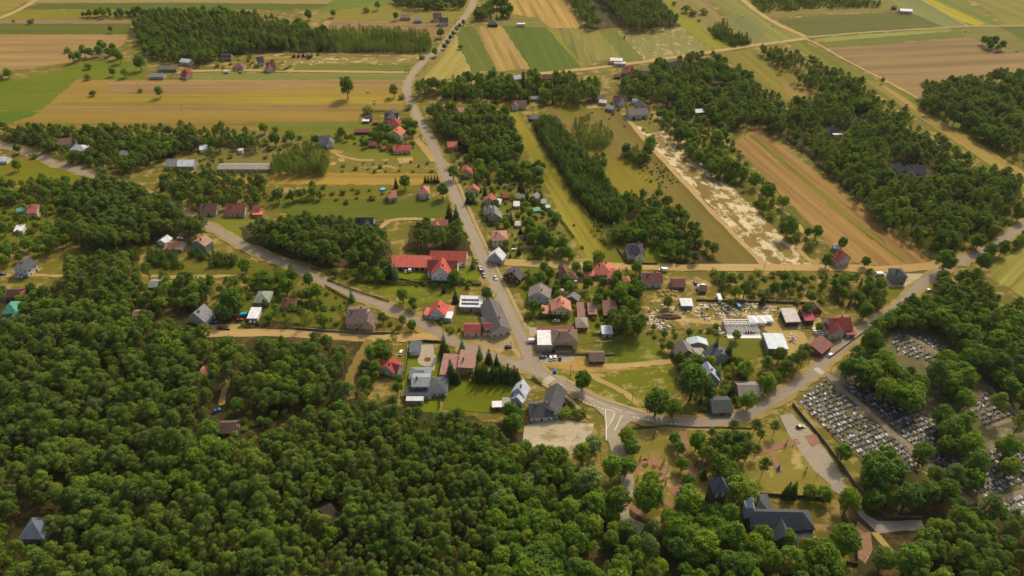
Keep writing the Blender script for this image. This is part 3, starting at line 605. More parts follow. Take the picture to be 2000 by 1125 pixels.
H('pale cottage with grey roof left of the brown farmhouse', 1167, 186, 1181, 186, 7, 3, 5.5, 'gable', '#7f7a74', WH)
H('white farmhouse with brown roof behind the farm barn', 1198, 187, 1224, 187, 9, 3.5, 7.5, 'gable', '#7a5446', WH, chim=1, blocks=[dict(dx=1, dy=-4, r=90, L=8, W=6, a=3.5, b=7)])
H('flat grey shed by the farmyard sand patch', 1171, 198, 1184, 199, 6, 3, 3.4, 'mono', '#aaa69e', '#a8a298', 'shed', win=0)
H('grey sloping-roofed shed in the middle of the farmyard', 1186, 204, 1200, 207, 8, 3, 5, 'gable', '#9a948c', '#8f877c', 'shed', win=0)
H('long white barn with grey-brown roof and two dark doors at the head of the track', 1227, 213, 1264, 211, 11, 4.5, 8, 'gable', '#8a7a70', '#cfc8bc', 'barn', doors=(2, '#5a3c32'))
H('dark-roofed barn wing standing behind the long white barn', 1262, 207, 1249, 195, 9, 4, 7.5, 'gable', '#5c5c60', '#a8a298', 'barn', win=0)
H('little blue-white shed behind the dark barn wing', 1236, 196, 1245, 196, 5, 3, 3.6, 'mono', '#b8ccd8', WH, 'shed', metal=True, win=0)
H('pale blue shed at a clearing in the upper mixed wood', 1358, 218, 1374, 217, 5, 2.5, 3.4, 'mono', '#a8b4bc', '#a8a298', 'shed', metal=True, win=0)
H('dark hut with sloping roof in the upper mixed wood', 1305, 200, 1317, 198, 6, 2.5, 4.5, 'gable', '#5a5450', '#6a5a4c', 'shed', win=0)
H('dark-roofed cottage with white front in the right-hand wood', 1621, 249, 1638, 249, 7, 3, 6.5, 'gable', '#4c4c50', WH, blocks=[dict(dx=2, dy=-5, L=8, W=3, a=2.6, b=2.9, t='flat', rh='#e8e8e4')])
H('white-roofed farm hall far off by the big olive field', 1758, 17, 1781, 18, 8, 3.5, 5, 'gable', '#e4dcd4', '#d8c8c0', 'shed', metal=True)
H('small dark hut left of the far white-roofed hall', 1744, 12, 1751, 12, 5, 2.5, 4, 'gable', '#5c5450', '#6a5c50', 'shed', win=0)
H('large house with dark grey broken roofs in a garden clearing of the right wood', 1768, 324, 1806, 322, 10, 3.5, 8, 'gable', '#4f5056', '#c8c4bc', chim=2, blocks=[dict(dx=-5, dy=-4, r=90, L=12, W=8, a=3.5, b=7.5), dict(dx=-9, dy=3, r=90, L=10, W=7, a=3.2, b=7)])
H('white house with weathered red roof at the corner of the brown field', 1640, 487, 1654, 497, 10, 5, 9.5, 'gable', '#b04a38', '#d0c8bc', chim=1)
H('grey shed behind the red-roofed corner house', 1628, 478, 1641, 480, 5, 3, 4, 'gable', '#8a8a8c', '#8a8680', 'shed', win=0)
H('two-storey modern house with dark hipped roof beside the gravel yard', 1742, 533, 1766, 533, 9, 6, 9, 'hip', '#4a4e56', '#9a948a', chim=1, wk=(1.9, 1.5))
# upper roadside row
H('white gabled house with steep dark grey roof, first by the upper road bend', 763, 221, 767, 212, 10, 4, 9, 'gable', '#54565c', WH, chim=1, blocks=[dict(dx=-2, dy=0, r=90, L=12, W=6, a=3.6, b=7.6)])
H('dark shed with white lean-to at the edge of the striped field', 714, 225, 726, 225, 6, 3, 5, 'gable', '#5a5a5c', '#6a6660', 'shed', win=0, blocks=[dict(dx=-2, dy=-5, L=6, W=4, a=2.3, b=2.5, t='flat', rh='#dcdcd8')])
H('house with deep red hipped roof behind the orange-roofed one', 758, 241, 782, 240, 12, 3.5, 8, 'hip', '#9c4030', CR, chim=1)
H('white house with bright orange gable roof facing down the road', 770, 255, 780, 246, 11, 5, 9, 'gable', '#cc7040', WH, chim=1)
H('long low brown shed beside the ochre field', 693, 252, 721, 251, 7, 2.5, 4, 'gable', '#8a4a38', '#6a4a3c', 'shed', win=0)
H('little red canopy beside a parked white car', 729, 236, 739, 236, 4, 2.4, 3.2, 'gable', '#b8442e', '#8a5040', 'shed', win=0)
H('new house with grey roof and sandy yard at the field corner', 622, 266, 644, 264, 10, 4, 8.5, 'gable', '#6a6e76', WH, blocks=[dict(dx=4, dy=-4, r=90, L=8, W=6, a=4, b=7.5)])
H('small red-roofed shed left of the wide red-roofed house', 722, 277, 735, 277, 6, 2.5, 4.2, 'gable', '#9c4434', '#a08068', 'shed', win=0)
H('wide house with long red roof facing the meadow', 768, 284, 802, 283, 9, 3.5, 6, 'gable', '#c04834', CR, chim=1)
H('small red shed left of the wide red roof', 745, 285, 753, 284, 5, 2.5, 4, 'gable', '#b04030', '#a08068', 'shed', win=0)
H('orange-red roofed house in the pines right of the road', 874, 278, 893, 277, 10, 4.5, 6.5, 'gable', '#c06040', '#b0846c')
H('pink-roofed cottage in the pine block', 894, 212, 904, 210, 7, 3, 5.5, 'gable', '#c08070', CR)
# left middle
H('silver-roofed bungalow by the left road', 141, 289, 172, 290, 10, 3.2, 6.5, 'hip', '#b4bac0', CR, metal=True)
H('grey-roofed shed in the wood right of the silver bungalow', 236, 294, 252, 295, 7, 3, 5, 'gable', '#8c8a84', '#8a8478', 'shed', win=0)
H('house with half silver and half grey roof in the left clearing', 326, 311, 343, 311, 11, 3.5, 7, 'gable', '#8f8f8c', '#a8a090', blocks=[dict(dx=12, dy=0, L=13, W=10, a=3.5, b=6.5, rh='#d4dade', metal=True)])
H('silver shed in the shaded yard', 391, 290, 405, 288, 6, 3, 4.2, 'mono', '#c8ced4', WH, 'shed', metal=True, win=0)
H('little white hut in the field gap', 466, 293, 474, 293, 4, 2.6, 3.4, 'flat', '#d0d0cc', WH, 'shed', win=0)
H('very long low white poultry hall with grey roof', 427, 321, 526, 321, 9, 2.8, 4.6, 'gable', '#a89e8c', '#c4bbaa', 'shed', wk=(.9, 1.1), door=0)
H('cream house with pink-red roof at the left edge', 55, 401, 74, 400, 12, 4.5, 7.5, 'gable', '#bc5850', '#e0d0a0', chim=1)
H('turquoise garden tunnel behind the pink-roofed house', 34, 407, 49, 406, 5, 2, 3.2, 'gable', '#58b098', '#58a890', 'greenhouse', win=0)
H('white sheds in the trees below the pink-roofed house', 31, 447, 46, 446, 6, 2.6, 3.4, 'mono', '#dcdcd8', WH, 'shed', win=0)
H('white two-storey house with dark slate gable roof on the left meadow', 33, 516, 54, 502, 11, 5.5, 9.5, 'gable', '#55585f', '#e2dfd6', chim=1)
H('silver-blue roofed shed in the pines', 314, 469, 326, 459, 7, 3, 5, 'gable', '#c4ccd6', WH, 'shed', metal=True, win=0)
H('low shed with orange-brown roof beside a parked white car', 324, 475, 357, 475, 9, 2.8, 4.6, 'gable', '#b07858', '#a8aeb0', 'shed', win=0)
H('green-walled house with tan gable roof', 385, 470, 401, 459, 11, 5.5, 8.5, 'gable', '#b08464', '#7fa08a', chim=1)
H('house with dark brown roof, left one of the pair behind the garden hedge', 392, 398, 424, 398, 11, 3.5, 7, 'gable', '#6f4a40', CR, chim=1)
H('house with red-brown roof, right one of the pair behind the garden hedge', 441, 400, 479, 400, 11, 3.5, 7, 'gable', '#8a4636', CR, chim=2)
H('small house with bright orange lean-to right of the red-brown roof', 494, 404, 507, 404, 8, 3, 5, 'gable', '#8a4636', '#c06a40', blocks=[dict(dx=2, dy=-5, L=7, W=4, a=2.4, b=2.8, t='flat', rh='#d0683c')])
H('grey-green roofed hut sunk in the pines', 293, 549, 310, 549, 8, 2.8, 4.5, 'gable', '#8a948a', '#8a8478', 'shed', win=0)
H('silver hut by the left road', -2, 308, 15, 308, 7, 2.6, 4, 'gable', '#b8c0c6', WH, 'shed', metal=True, win=0)
H('turquoise-green hip-roofed house in the left wood', 12, 602, 40, 600, 11, 3.5, 7.5, 'hip', '#4aa080', '#90b09c', blocks=[dict(dx=6, dy=-5, L=7, W=6, a=3, b=5, t='hip')])
H('brown house in shade above the turquoise roof', 16, 566, 38, 566, 8, 3.5, 6, 'gable', '#5a4238', '#6a5444')
H('small orange-roofed shed beside the brown shaded house', 39, 569, 55, 569, 6, 2.6, 4, 'gable', '#b85c40', '#8a6450', 'shed', win=0)
H('white gabled house with smooth grey roof by the dirt road', 379, 611, 398, 594, 12, 4.2, 9.5, 'gable', '#8a8e94', WH, chim=1)
H('white-roofed carport with parked cars in the garden', 488, 612, 506, 612, 9, 3, 3.5, 'mono', '#e4e6e8', WH, 'carport', metal=True, win=0)
H('green-grey hip-roofed house at the meadow edge', 501, 580, 529, 580, 11, 3, 6.5, 'hip', '#8a9a86', '#8a8474')
H('red-brown roofed cottage in the garden trees', 553, 583, 575, 583, 8, 3.2, 6.5, 'gable', '#9a5844', CR, chim=1)
H('orange-roofed hut in the pine wood', 393, 721, 410, 720, 7, 2.5, 4, 'gable', '#c87858', '#8a6450', 'shed', win=0)
H('brown timber cabin with ribbed roof in the lower pine wood', 427, 826, 461, 825, 8, 3.5, 6.5, 'gable', '#6f5446', '#5a4838', 'cabin')
H('pink-walled hut deep in the pines', 261, 608, 281, 608, 6, 2.8, 4.4, 'gable', '#b08478', '#b89088', 'shed', win=0)
H('house with blue-grey hipped roof in the lower left pines', 51, 1032, 95, 1032, 10, 4, 8.5, 'hip', '#66738a', '#8a8478')
H('house with very dark brown roof deep in the lower wood', 627, 998, 646, 984, 10, 4, 7.5, 'gable', '#45382f', '#5c4a3c')
# middle
H('house with salmon roof and cream wall, left one below the harvested strip', 757, 375, 773, 373, 10, 4, 6.5, 'gable', '#b57058', '#d0b498', chim=1)
H('white house with salmon hipped roof, right one below the harvested strip', 819, 373, 838, 372, 11, 4.5, 8, 'hip', '#b8745c', '#dcd4c8', chim=1)
H('black-roofed house behind the pine plantation', 694, 425, 729, 425, 9, 3, 6.5, 'gable', '#34363c', '#a8a498', chim=1, blocks=[dict(dx=2, dy=-3, r=90, L=7, W=6, a=3, b=6)])
H('low house with salmon-red roof at the end of the curved track', 850, 429, 874, 429, 8, 3, 5.5, 'gable', '#b8604e', CR, blocks=[dict(dx=-3, dy=-3, r=90, L=6, W=5, a=3, b=5.2)])
r = H('large white guest house with red cross-gabled roof and attached long garage wing', 860, 522, 864, 503, 12.5, 6.5, 13, 'gable', '#c44a34', '#eeeae2', name='guest_house', cat='building', chim=1, win=1,
      blocks=[dict(dx=5, dy=0, r=90, L=19, W=10, a=6, b=11, rh='#a8402f'), dict(dx=20, dy=-2, r=90, L=24, W=11, a=4, b=8, rh='#c84c36')])
H('long garage with red roof and row of dark doors beside the brick courtyard', 768, 513, 842, 514, 9, 3.2, 5.6, 'mono', '#c84e38', '#d8bc8c', name='garage', doors=(7, '#4a3a34'))
H('cottage with red roof in the trees right of the road', 911, 330, 913, 324, 9, 3.5, 7.5, 'gable', '#c04a3c', CR)
H('red-roofed house hidden behind the blue spruces', 924, 366, 924, 359, 9, 3.5, 7, 'gable', '#b85844', CR)
H('cream house with red gable roof and grey lean-to', 955, 386, 959, 378, 9, 3.5, 7, 'gable', '#bc5040', '#dccca8', blocks=[dict(dx=0, dy=-6, L=7, W=4, a=2.5, b=3.2, t='mono', rh='#b4b8bc')])
H('house with complex grey-green roofs right of the main road', 946, 412, 968, 411, 10, 4.5, 8.5, 'hip', '#7d8474', '#b0997a', chim=1, blocks=[dict(dx=3, dy=-5, r=90, L=11, W=9, a=4.5, b=8.5, t='gable')])
H('two-storey cream house with salmon-brown hipped roof', 961, 461, 990, 460, 12, 5.5, 8.5, 'hip', '#b0765e', '#dcc8a4', chim=1)
H('small house with silver-white gable roof by the roadside', 967, 493, 974, 483, 10, 3.5, 8.5, 'gable', '#d0d6dc', '#b8bcc0', metal=True)
H('dark red shed in the gardens right of the road', 981, 379, 993, 378, 6, 2.6, 4, 'gable', '#9a3c34', '#8a5044', 'shed', win=0)
H('brick house with dark grey gable roof facing the dirt road corner', 999, 531, 1008, 520, 12, 3.5, 8, 'gable', '#56585c', 'b#7a4a34', chim=1)
H('brown-roofed house with small lawn and driveway by the dirt road', 1092, 530, 1109, 530, 11, 4, 8, 'hip', '#7a5846', WH, chim=1, blocks=[dict(dx=4, dy=-3, L=9, W=8, a=3, b=6, t='hip')])
H('big house with bright orange hipped roofs on the dirt road', 1160, 525, 1194, 525, 13, 3.5, 8, 'hip', '#d0684a', CR, chim=2, blocks=[dict(dx=7, dy=-5, r=90, L=11, W=9, a=3.5, b=7, t='hip'), dict(dx=-9, dy=-4, L=7, W=6, a=3, b=4.5, t='hip')])
H('small orange-roofed gazebo below the orange hipped house', 1218, 545, 1229, 545, 5, 2.5, 4.5, 'pyr', '#d0704a', CR, 'gazebo', win=0)
H('long white house with red-brown gable roof on the dirt road', 1255, 534, 1292, 533, 11, 4, 7.5, 'gable', '#7c4a3e', '#d8d4c8', chim=2)
H('brown-roofed outbuilding right of the long white house', 1313, 545, 1337, 545, 9, 2.8, 5.5, 'gable', '#80503f', '#8a6a54', 'shed')
H('white villa with dark hipped roof at the end of the mown strip', 1225, 486, 1256, 486, 12, 5.5, 9.5, 'hip', '#3f4046', '#dcd6cc', chim=2, blocks=[dict(dx=2, dy=-6, r=90, L=6, W=6, a=5.5, b=8.5)])
H('green-grey garden shed at the field hedge', 1010, 380, 1023, 380, 6, 2.5, 4, 'gable', '#76847a', '#6f7a70', 'shed', win=0)
H('little wooden hut with grey pointed roof in the gardens', 1042, 382, 1049, 375, 6, 2.6, 5, 'gable', '#8a8a84', '#8a6a44', 'shed')
H('flat grey shed beside the wooden hut', 1057, 394, 1066, 394, 5, 2.6, 3.2, 'mono', '#8f948c', '#7a7a70', 'shed', win=0)
H('long turquoise tunnel in the hedge garden', 1042, 407, 1055, 406, 4, 1.6, 2.6, 'gable', '#7ac4a8', '#6ab09a', 'greenhouse', win=0)
H('pale green box shed at the strip edge', 1066, 404, 1074, 403, 4, 2.4, 2.8, 'flat', '#a8b8a4', '#98a894', 'shed', win=0)
H('white garden hut by the hedge corner', 1004, 399, 1014, 399, 5, 2.2, 3, 'mono', '#d4d0c4', WH, 'shed', win=0)
H('white summer hut beside the round garden tree', 1007, 433, 1017, 434, 5, 2.2, 3.4, 'gable', '#e0d8c4', WH, 'shed', win=0)
H('white trailer hut beside the brown garden shed', 1368, 556, 1374, 562, 5, 2.4, 2.9, 'flat', '#e8e6e0', WH, 'shed', win=0)
H('brown-roofed garden shed by the orchard', 1368, 557, 1380, 558, 6, 2.5, 4.5, 'gable', '#7a5040', '#7a5a44', 'shed', win=0)
# junction
r = H('white-roofed school outbuilding with two rows of solar panels', 899, 590, 942, 591, 9, 4, 5.2, 'mono', '#e6e6e2', '#a89c88', name='outbuilding', ov=.3)
for k in range(2):
    m = MB(); y0 = -3.0 + 3.1 * k
    for i in range(9): x0 = -5.9 + i * 1.2; zz = lambda y: 4.9 + 1.2 / 9 * y; m.hexa([(x0, y0, zz(y0)), (x0 + 1.1, y0, zz(y0)), (x0 + 1.1, y0 + 1.7, zz(y0 + 1.7)), (x0, y0 + 1.7, zz(y0 + 1.7)), (x0, y0, zz(y0) + .06), (x0 + 1.1, y0, zz(y0) + .06), (x0 + 1.1, y0 + 1.7, zz(y0 + 1.7) + .06), (x0, y0 + 1.7, zz(y0 + 1.7) + .06)])
    ob('solar_row', m.mesh('solar_row', solar_m), r)
H('long grey-roofed old building along the main road with white gable end', 978, 636, 956, 583, 12, 4, 8.5, 'gable', '#66625e', '#cfc6b8', name='long_building', cat='building', chim=1, blocks=[dict(dx=-5, dy=6.5, L=11, W=4, a=4, b=5.4, t='mono', rh='#4a4644')])
H('low white house with red roof joined to the long grey building', 907, 634, 938, 634, 8, 3.6, 6, 'gable', '#a84234', '#dcd0c4', blocks=[dict(dx=10.5, dy=0.3, L=8, W=8.5, a=3.7, b=6.4, rh='#a03e32')])
H('white house with bright red roof and side awnings facing the junction', 853, 602, 859, 585, 9.5, 4.2, 9, 'gable', '#cc4a34', WH, chim=1, blocks=[dict(dx=-1, dy=6, L=6, W=4, a=2.6, b=3.1, t='mono', rh='#d05a48'), dict(dx=-2, dy=-6.4, L=6, W=4.5, a=2.6, b=3.0, t='flat', rh='#e8e8e6'), dict(dx=4, dy=-6, L=5, W=4, a=2.6, b=3.1, t='mono', rh='#c0704c')])
H('big cream two-storey house with brown mansard roof by the dirt road', 678, 604, 716, 604, 15, 6, 10.5, 'gable', '#77625a', '#dcbc80', chim=2, blocks=[dict(dx=7, dy=-4, r=90, L=9, W=7, a=5, b=8.5)])
# grey villa
H('modern grey villa with layered flat-pitched roofs on the big lawn', 806, 737, 838, 737, 8.5, 6.2, 8, 'gable', '#8f9698', '#e6e6e4', name='villa', ov=.8, chim=1, metal=True, z=8.,
  blocks=[dict(dx=9.5, dy=-1, L=9, W=11, a=3.4, b=5.4, t='hip', rh='#545c62'), dict(dx=-1.2, dy=-6.2, L=13.5, W=5, a=3.3, b=3.8, t='mono', rh='#454b52', door=0), dict(dx=-1.5, dy=8.2, L=11, W=8, a=3.2, b=5.6, t='hip', rh='#7e8488'),
          dict(dx=-2.5, dy=-10.2, L=9, W=4.5, a=3.0, b=3.3, t='flat', rh='#c8c8c6', wh='#c8beb0', ov=.2)])
H('grey flat-pitched double garage of the villa', 802, 678, 821, 678, 8, 3, 3.6, 'mono', '#5c646c', '#d8d8d6', name='garage', doors=(2, '#d0d0ce'), ov=.6)
H('house with salmon-brown split roof and yellow wall behind the spruces', 898, 701, 927, 703, 11, 5.8, 7.8, 'mono', '#b07e6c', '#c8a850', z=6.5, chim=1, blocks=[dict(dx=-9, dy=-3, L=9, W=14, a=3.6, b=5.4, t='mono', rh='#ab7868')])
H('red-roofed cottage with white dormers among trees left of the villa', 754, 714, 768, 697, 9, 3.5, 7.5, 'gable', '#c03c34', WH, chim=1, blocks=[dict(dx=0, dy=0, r=90, L=12, W=6, a=3.3, b=6.8)])
H('steep white house with blue-white metal roof below the junction', 1012, 757, 1022, 741, 7.5, 4.6, 9.5, 'gable', '#c2ccd8', '#c8ccd0', metal=True, chim=1, blocks=[dict(dx=-4.5, dy=-1, L=5, W=6, a=3.6, b=6.6, metal=True)])
H('dark-roofed house with crossing gables and white wall beside the curving road', 1034, 789, 1078, 786, 10.5, 3.8, 8, 'gable', '#5b5858', '#d4d4d0', chim=2, blocks=[dict(dx=7.5, dy=5, r=68, L=17, W=9.5, a=3.8, b=8.4)])
H('flat grey sheds in the hedge left of the dark-roofed house', 982, 786, 1008, 785, 6, 2.6, 3, 'flat', '#9a968e', '#8a8680', 'shed', win=0, blocks=[dict(dx=-6.5, dy=-1, L=5, W=4, a=2.4, b=2.7, t='flat', rh='#e0dcd4')])
# right of the main road, village centre
r = H('cream shop with brown hipped roof and white flat-roofed wing at the junction', 1079, 656, 1127, 656, 11, 6.2, 9.6, 'hip', '#76604f', '#d4bc84', name='shop', cat='shop building', chim=2, wk=(.9, 1.1),
      blocks=[dict(dx=-11.6, dy=-.6, L=8.4, W=12.6, a=5.2, b=5.6, t='flat', rh='#e8e4d4', wh='#b8a88c', ov=.2, win=0), dict(dx=-.8, dy=-6.9, L=9.4, W=3, a=2.9, b=4.4, t='hip', rh='#4f3c32', win=0), dict(dx=-5, dy=7.6, L=21, W=3.4, a=4.4, b=5, t='mono', rh='#8c4a40', win=0)])
m = MB()
for i in range(11):                                # small dark lettering strip on the cream wall (not legible in the photograph)
    pass
H('grey house with white gable end right of the main road', 1053, 570, 1056, 553, 13, 5.2, 9.5, 'gable', '#857c70', '#c6ccd2', chim=1)
H('cream house with salmon gable roof behind the tall hedge', 1097, 597, 1095, 578, 11.5, 5.4, 9.5, 'gable', '#c87a5c', '#d8c494', chim=2, blocks=[dict(dx=-1, dy=8.2, L=7, W=6, a=2.8, b=4, t='mono', rh='#c07058')])
H('grey hut with pointed roof beside the white garden tank', 1117, 579, 1121, 570, 8, 2.5, 5, 'gable', '#86807a', '#7a746a', 'shed', win=0)
H('narrow shed with brown-pink sloping roof in the back gardens', 1128, 607, 1140, 607, 11, 3, 4.6, 'mono', '#9c6a5a', '#7a6a58', 'shed')
r = H('pink-roofed shed carrying two solar panels in the back gardens', 1149, 605, 1164, 605, 8, 2.8, 4.4, 'mono', '#b0705c', '#8a6a58', 'shed', win=0)
for k in range(2):
    m = MB(); m.hexa([(-2, -2.6 + 3 * k, 3.2 + .6 * k), (1.4, -2.6 + 3 * k, 3.2 + .6 * k), (1.4, -.9 + 3 * k, 3.55 + .6 * k), (-2, -.9 + 3 * k, 3.55 + .6 * k)] + [(-2, -2.6 + 3 * k, 3.5 + .6 * k), (1.4, -2.6 + 3 * k, 3.5 + .6 * k), (1.4, -.9 + 3 * k, 3.85 + .6 * k), (-2, -.9 + 3 * k, 3.85 + .6 * k)]); ob('solar_panel', m.mesh('solar_panel', solar_m), r)
H('dull brown-roofed barn among the dark garden trees', 1178, 604, 1203, 604, 11, 3, 5, 'mono', '#85584c', '#6a5448', 'barn', win=0)
H('old cottage with grey hipped roof and boarded veranda', 1125, 630, 1147, 630, 8.5, 3, 5.4, 'hip', '#9a8c7e', '#8a7658')
H('small pavilion with pale metal roof above the white patio', 1176, 645, 1195, 645, 6, 3, 3.5, 'mono', '#b8c8cc', '#b0a898', 'pavilion', metal=True)
H('timber beer garden hall with brown hipped roof beside the shop', 1151, 689, 1180, 689, 8, 2.8, 5.2, 'gable', '#80685a', '#7a4830', 'hall')
H('blue-walled long shed with white roof in the stone yard', 1330, 591, 1351, 591, 6, 3, 3.5, 'mono', '#ecebe6', '#7c8798', 'shed', win=0)
H('small white van body hut at the orchard fence', 1402, 580, 1408, 580, 6, 2.6, 3, 'flat', '#f0eee8', WH, 'shed', win=0)
H('house with grey-brown steep gable roof left of the pale metal house', 1344, 684, 1332, 663, 11, 3.5, 8, 'gable', '#857466', '#9a8c7c')
H('pale blue metal-roofed workshop with open door', 1364, 668, 1361, 657, 11, 3.5, 5.6, 'gable', '#b4c6d0', '#a8a090', 'workshop', metal=True)
H('dark grey roofed house behind the row of spruces', 1409, 690, 1396, 672, 13, 4, 8.5, 'gable', '#5c5e66', '#a8a498', chim=1, blocks=[dict(dx=3, dy=8, L=9, W=6, a=3, b=4.6, t='mono', rh='#8f8c88')])
H('house with steep silver-blue metal roof among large trees', 1389, 727, 1381, 706, 11, 4, 10.5, 'gable', '#a8b4c4', '#9aa0a8', metal=True, chim=1)
H('low house with wide brown-grey roof above the cemetery road', 1441, 752, 1482, 752, 11, 3, 6, 'gable', '#95857a', '#6a5a4c')
H('low house with dark green-grey roof near the road bend', 1389, 782, 1427, 781, 11, 3, 6, 'gable', '#4f5650', '#8a8474')
H('barn with half rusty, half white sheet roof and dark open front', 1530, 618, 1556, 617, 10, 4, 5.6, 'mono', '#cfc0b0', '#5a5048', 'barn', win=0, rlabel='pale sheet roof streaked with orange rust', blocks=[dict(dx=10.5, dy=.6, L=5.5, W=10, a=4, b=5.6, t='mono', rh='#c04048')])
H('white house with dark red cross-gabled roof beside the gravel yard', 1618, 622, 1661, 620, 11.5, 4.4, 9, 'gable', '#98382e', '#ddd6c6', chim=2, blocks=[dict(dx=-3.6, dy=-4, r=90, L=9, W=8, a=4.4, b=8.6), dict(dx=5.5, dy=-6, L=5, W=4, a=3, b=3.6, t='mono', rh='#a8584c')])
H('little brick hut with steep dark roof in the trees', 1596, 600, 1590, 591, 8, 2.6, 6, 'gable', '#54525a', 'b#8a4a30', 'shed', win=0)
H('long workshop with pale blue metal roof beside the sandy yard', 1520, 683, 1509, 653, 11, 4, 4.8, 'flat', '#b4c2ce', '#8a8a88', 'workshop', metal=True, win=0)
H('long red hall with red sloping roof along the cemetery road', 1594, 681, 1615, 664, 7.5, 4., 5.6, 'mono', '#8a5448', '#8e4c3e', 'hall', win=0, z=5.)
for nm, x in (('white storage tent, left of three beside the stone yard', 1470), ('white storage tent, middle of three beside the stone yard', 1486)):
    H(nm, x - 7, 624, x + 7, 624, 6, 2.6, 3.6, 'hip', '#f2f2ee', '#e8e6e0', 'tent', win=0)
H('white storage tent, right of three beside the stone yard', 1495, 622, 1507, 622, 5, 2.4, 3.2, 'hip', '#e6e6e2', '#d8d6d0', 'tent', win=0)
# ---- church, bell tower
ch = H('brick church with slate-blue roof, polygonal choir and little spire', 1466, 999, 1566, 1001, 10, 7.4, 12.5, 'gable', '#4c5056', 'b#7a5238', name='church', wk=(1.0, 2.8),
  blocks=[dict(dx=2, dy=-5, r=90, L=10, W=7.4, a=6.6, b=11), dict(dx=-4, dy=8, r=90, L=12, W=10, a=5.5, b=9.5, t='hip'), dict(dx=11, dy=-8, L=8, W=6, a=4, b=6, t='mono'), dict(dx=12.4, dy=0, L=8, W=9, a=7.3, b=11.6, t='hip')])
m = MB(); m.box(0, 0, 10, 3.4, 3.4, 7); m.box(0, 0, 17, 4, 4, .4)
t = ob('ridge_turret', m.mesh('ridge_turret', plain('#868a8e', .5, .2)), ch, (-12.5, 0, 0))
m = MB(); m.box(0, 0, 0, 3.4, 3.4, 2.2, 0, 0, .45); m.box(0, 0, 2.2, 1.5, 1.5, 1.3); m.box(0, 0, 3.5, 1.9, 1.9, 1.6, 0, 0, .2); m.box(0, 0, 5.1, .12, .12, 1.6); m.box(0, 0, 6.0, .7, .1, .12)
ob('spire', m.mesh('spire', plain('#b4bcc4', .5, .2)), t, (0, 0, 17.4))
m = MB(); m.box(0, -5.4, 0, .9, .9, 6.2); bt_ = m.mesh('buttress', plain('#7a5238', .9, .35, 2.5))
for x in (-9, -5, 8.5, 12): ob('buttress', bt_, ch, (x, 0, 0))
bt = ob('bell_tower', None, None, G(1389, 999, 0), .12); tag(bt, 'dark brick bell tower with pyramid roof beside the church trees', 'tower')
wm, rm = M(6.0, 6.0, 19, 25, .7, 'pyr', plain('#5c4638', .9, .35, 2.5), roofmat('#50565e'))
ob('wall', wm, bt); ro = ob('roof', rm, bt); m = MB(); m.box(0, 0, 24.9, .14, .14, 1.8); m.box(0, 0, 26, .8, .1, .12); ob('cross', m.mesh('cross', dark_m), ro)
for s in (-1, 1): o = ob('window', WIN[(1.0, 2.8)][0], bt, (s * 1.4, -3.05, 16.6)); ob('louvre', WIN[(1.0, 2.8)][1], o)
keep(G(1389, 999, 0), 4.5, 25, 6); HB.append((1374, 930, 1404, 1012, G(1389, 999, 0).y))
# ---- glasshouse frame in the stone yard
g = ob('greenhouse', None, None, G(1449, 648), 0); tag(g, 'flat white greenhouse frame with rows of white bars, red machine inside', 'greenhouse')
m = MB(); m.box(0, -1, .02, 19.5, 10, .3); ob('plinth', m.mesh('plinth', plain('#eceae4', .6, .1)), g)
for i in range(14): m = MB(); m.box(-9.4 + i * 1.45, 3.2, 0, .12, 12, 2.3); bm_ = m.mesh('frame_bar', plain('#e8e6e0', .6, .1)); ob('frame_bar', bm_, g)
for y in (4.4, 6.2, 8.4): m = MB(); m.box(0, y, 2.3, 19.4, .5, .12); ob('roof_beam', m.mesh('roof_beam', plain('#f0eee8', .6, .1)), g)
m = MB(); m.box(3, -1.4, .32, 4, 1.2, 1.2); m.box(6.2, -1.6, .32, 2, .9, .8); ob('machine', m.mesh('machine', plain('#8a2c2c', .6, .3)), g)
keep(G(1449, 645), 9, 2, 11)
# ---------------------------------------------------------------- vehicles
glass_m = plain('#1a1e24', .1, .1, 1., .7); tyre_m = plain('#1a1a1a', .9, .1); lamp_m = plain('#f0ead8', .2, .05, 1., .6)
wb = MB()
for k in range(10):
    a0, a1 = k * math.pi / 5, (k + 1) * math.pi / 5
    p = [(.32 * math.cos(a), .32 * math.sin(a)) for a in (a0, a1)]
    wb.poly([(p[0][0], -.11, p[0][1]), (p[1][0], -.11, p[1][1]), (p[1][0], .11, p[1][1]), (p[0][0], .11, p[0][1])])
    for y in (-.11, .11): wb.poly([(0, y, 0), (p[0][0], y, p[0][1]), (p[1][0], y, p[1][1])])
WHEEL = wb.mesh('wheel', tyre_m)
hl = MB(); hl.box(0, 0, 0, .08, .36, .16); HEAD = hl.mesh('headlight', lamp_m)
PROF = {'car': (4.3, 1.78, [(-2.15, .35), (2.15, .35), (2.15, .7), (1.9, .86), (.95, .95), (-1.85, .98), (-2.15, .8)], [(.95, .94), (.2, 1.46), (-1.1, 1.48), (-1.85, .98)], 1.3),
        'van': (5.6, 2.05, [(-2.8, .4), (2.8, .4), (2.8, .95), (2.55, 1.15), (1.95, 1.3), (1.3, 2.3), (-2.7, 2.4), (-2.8, 2.2)], [(1.98, 1.32), (1.38, 2.2), (.4, 2.2), (.4, 1.32)], 1.8)}
CARM = {}
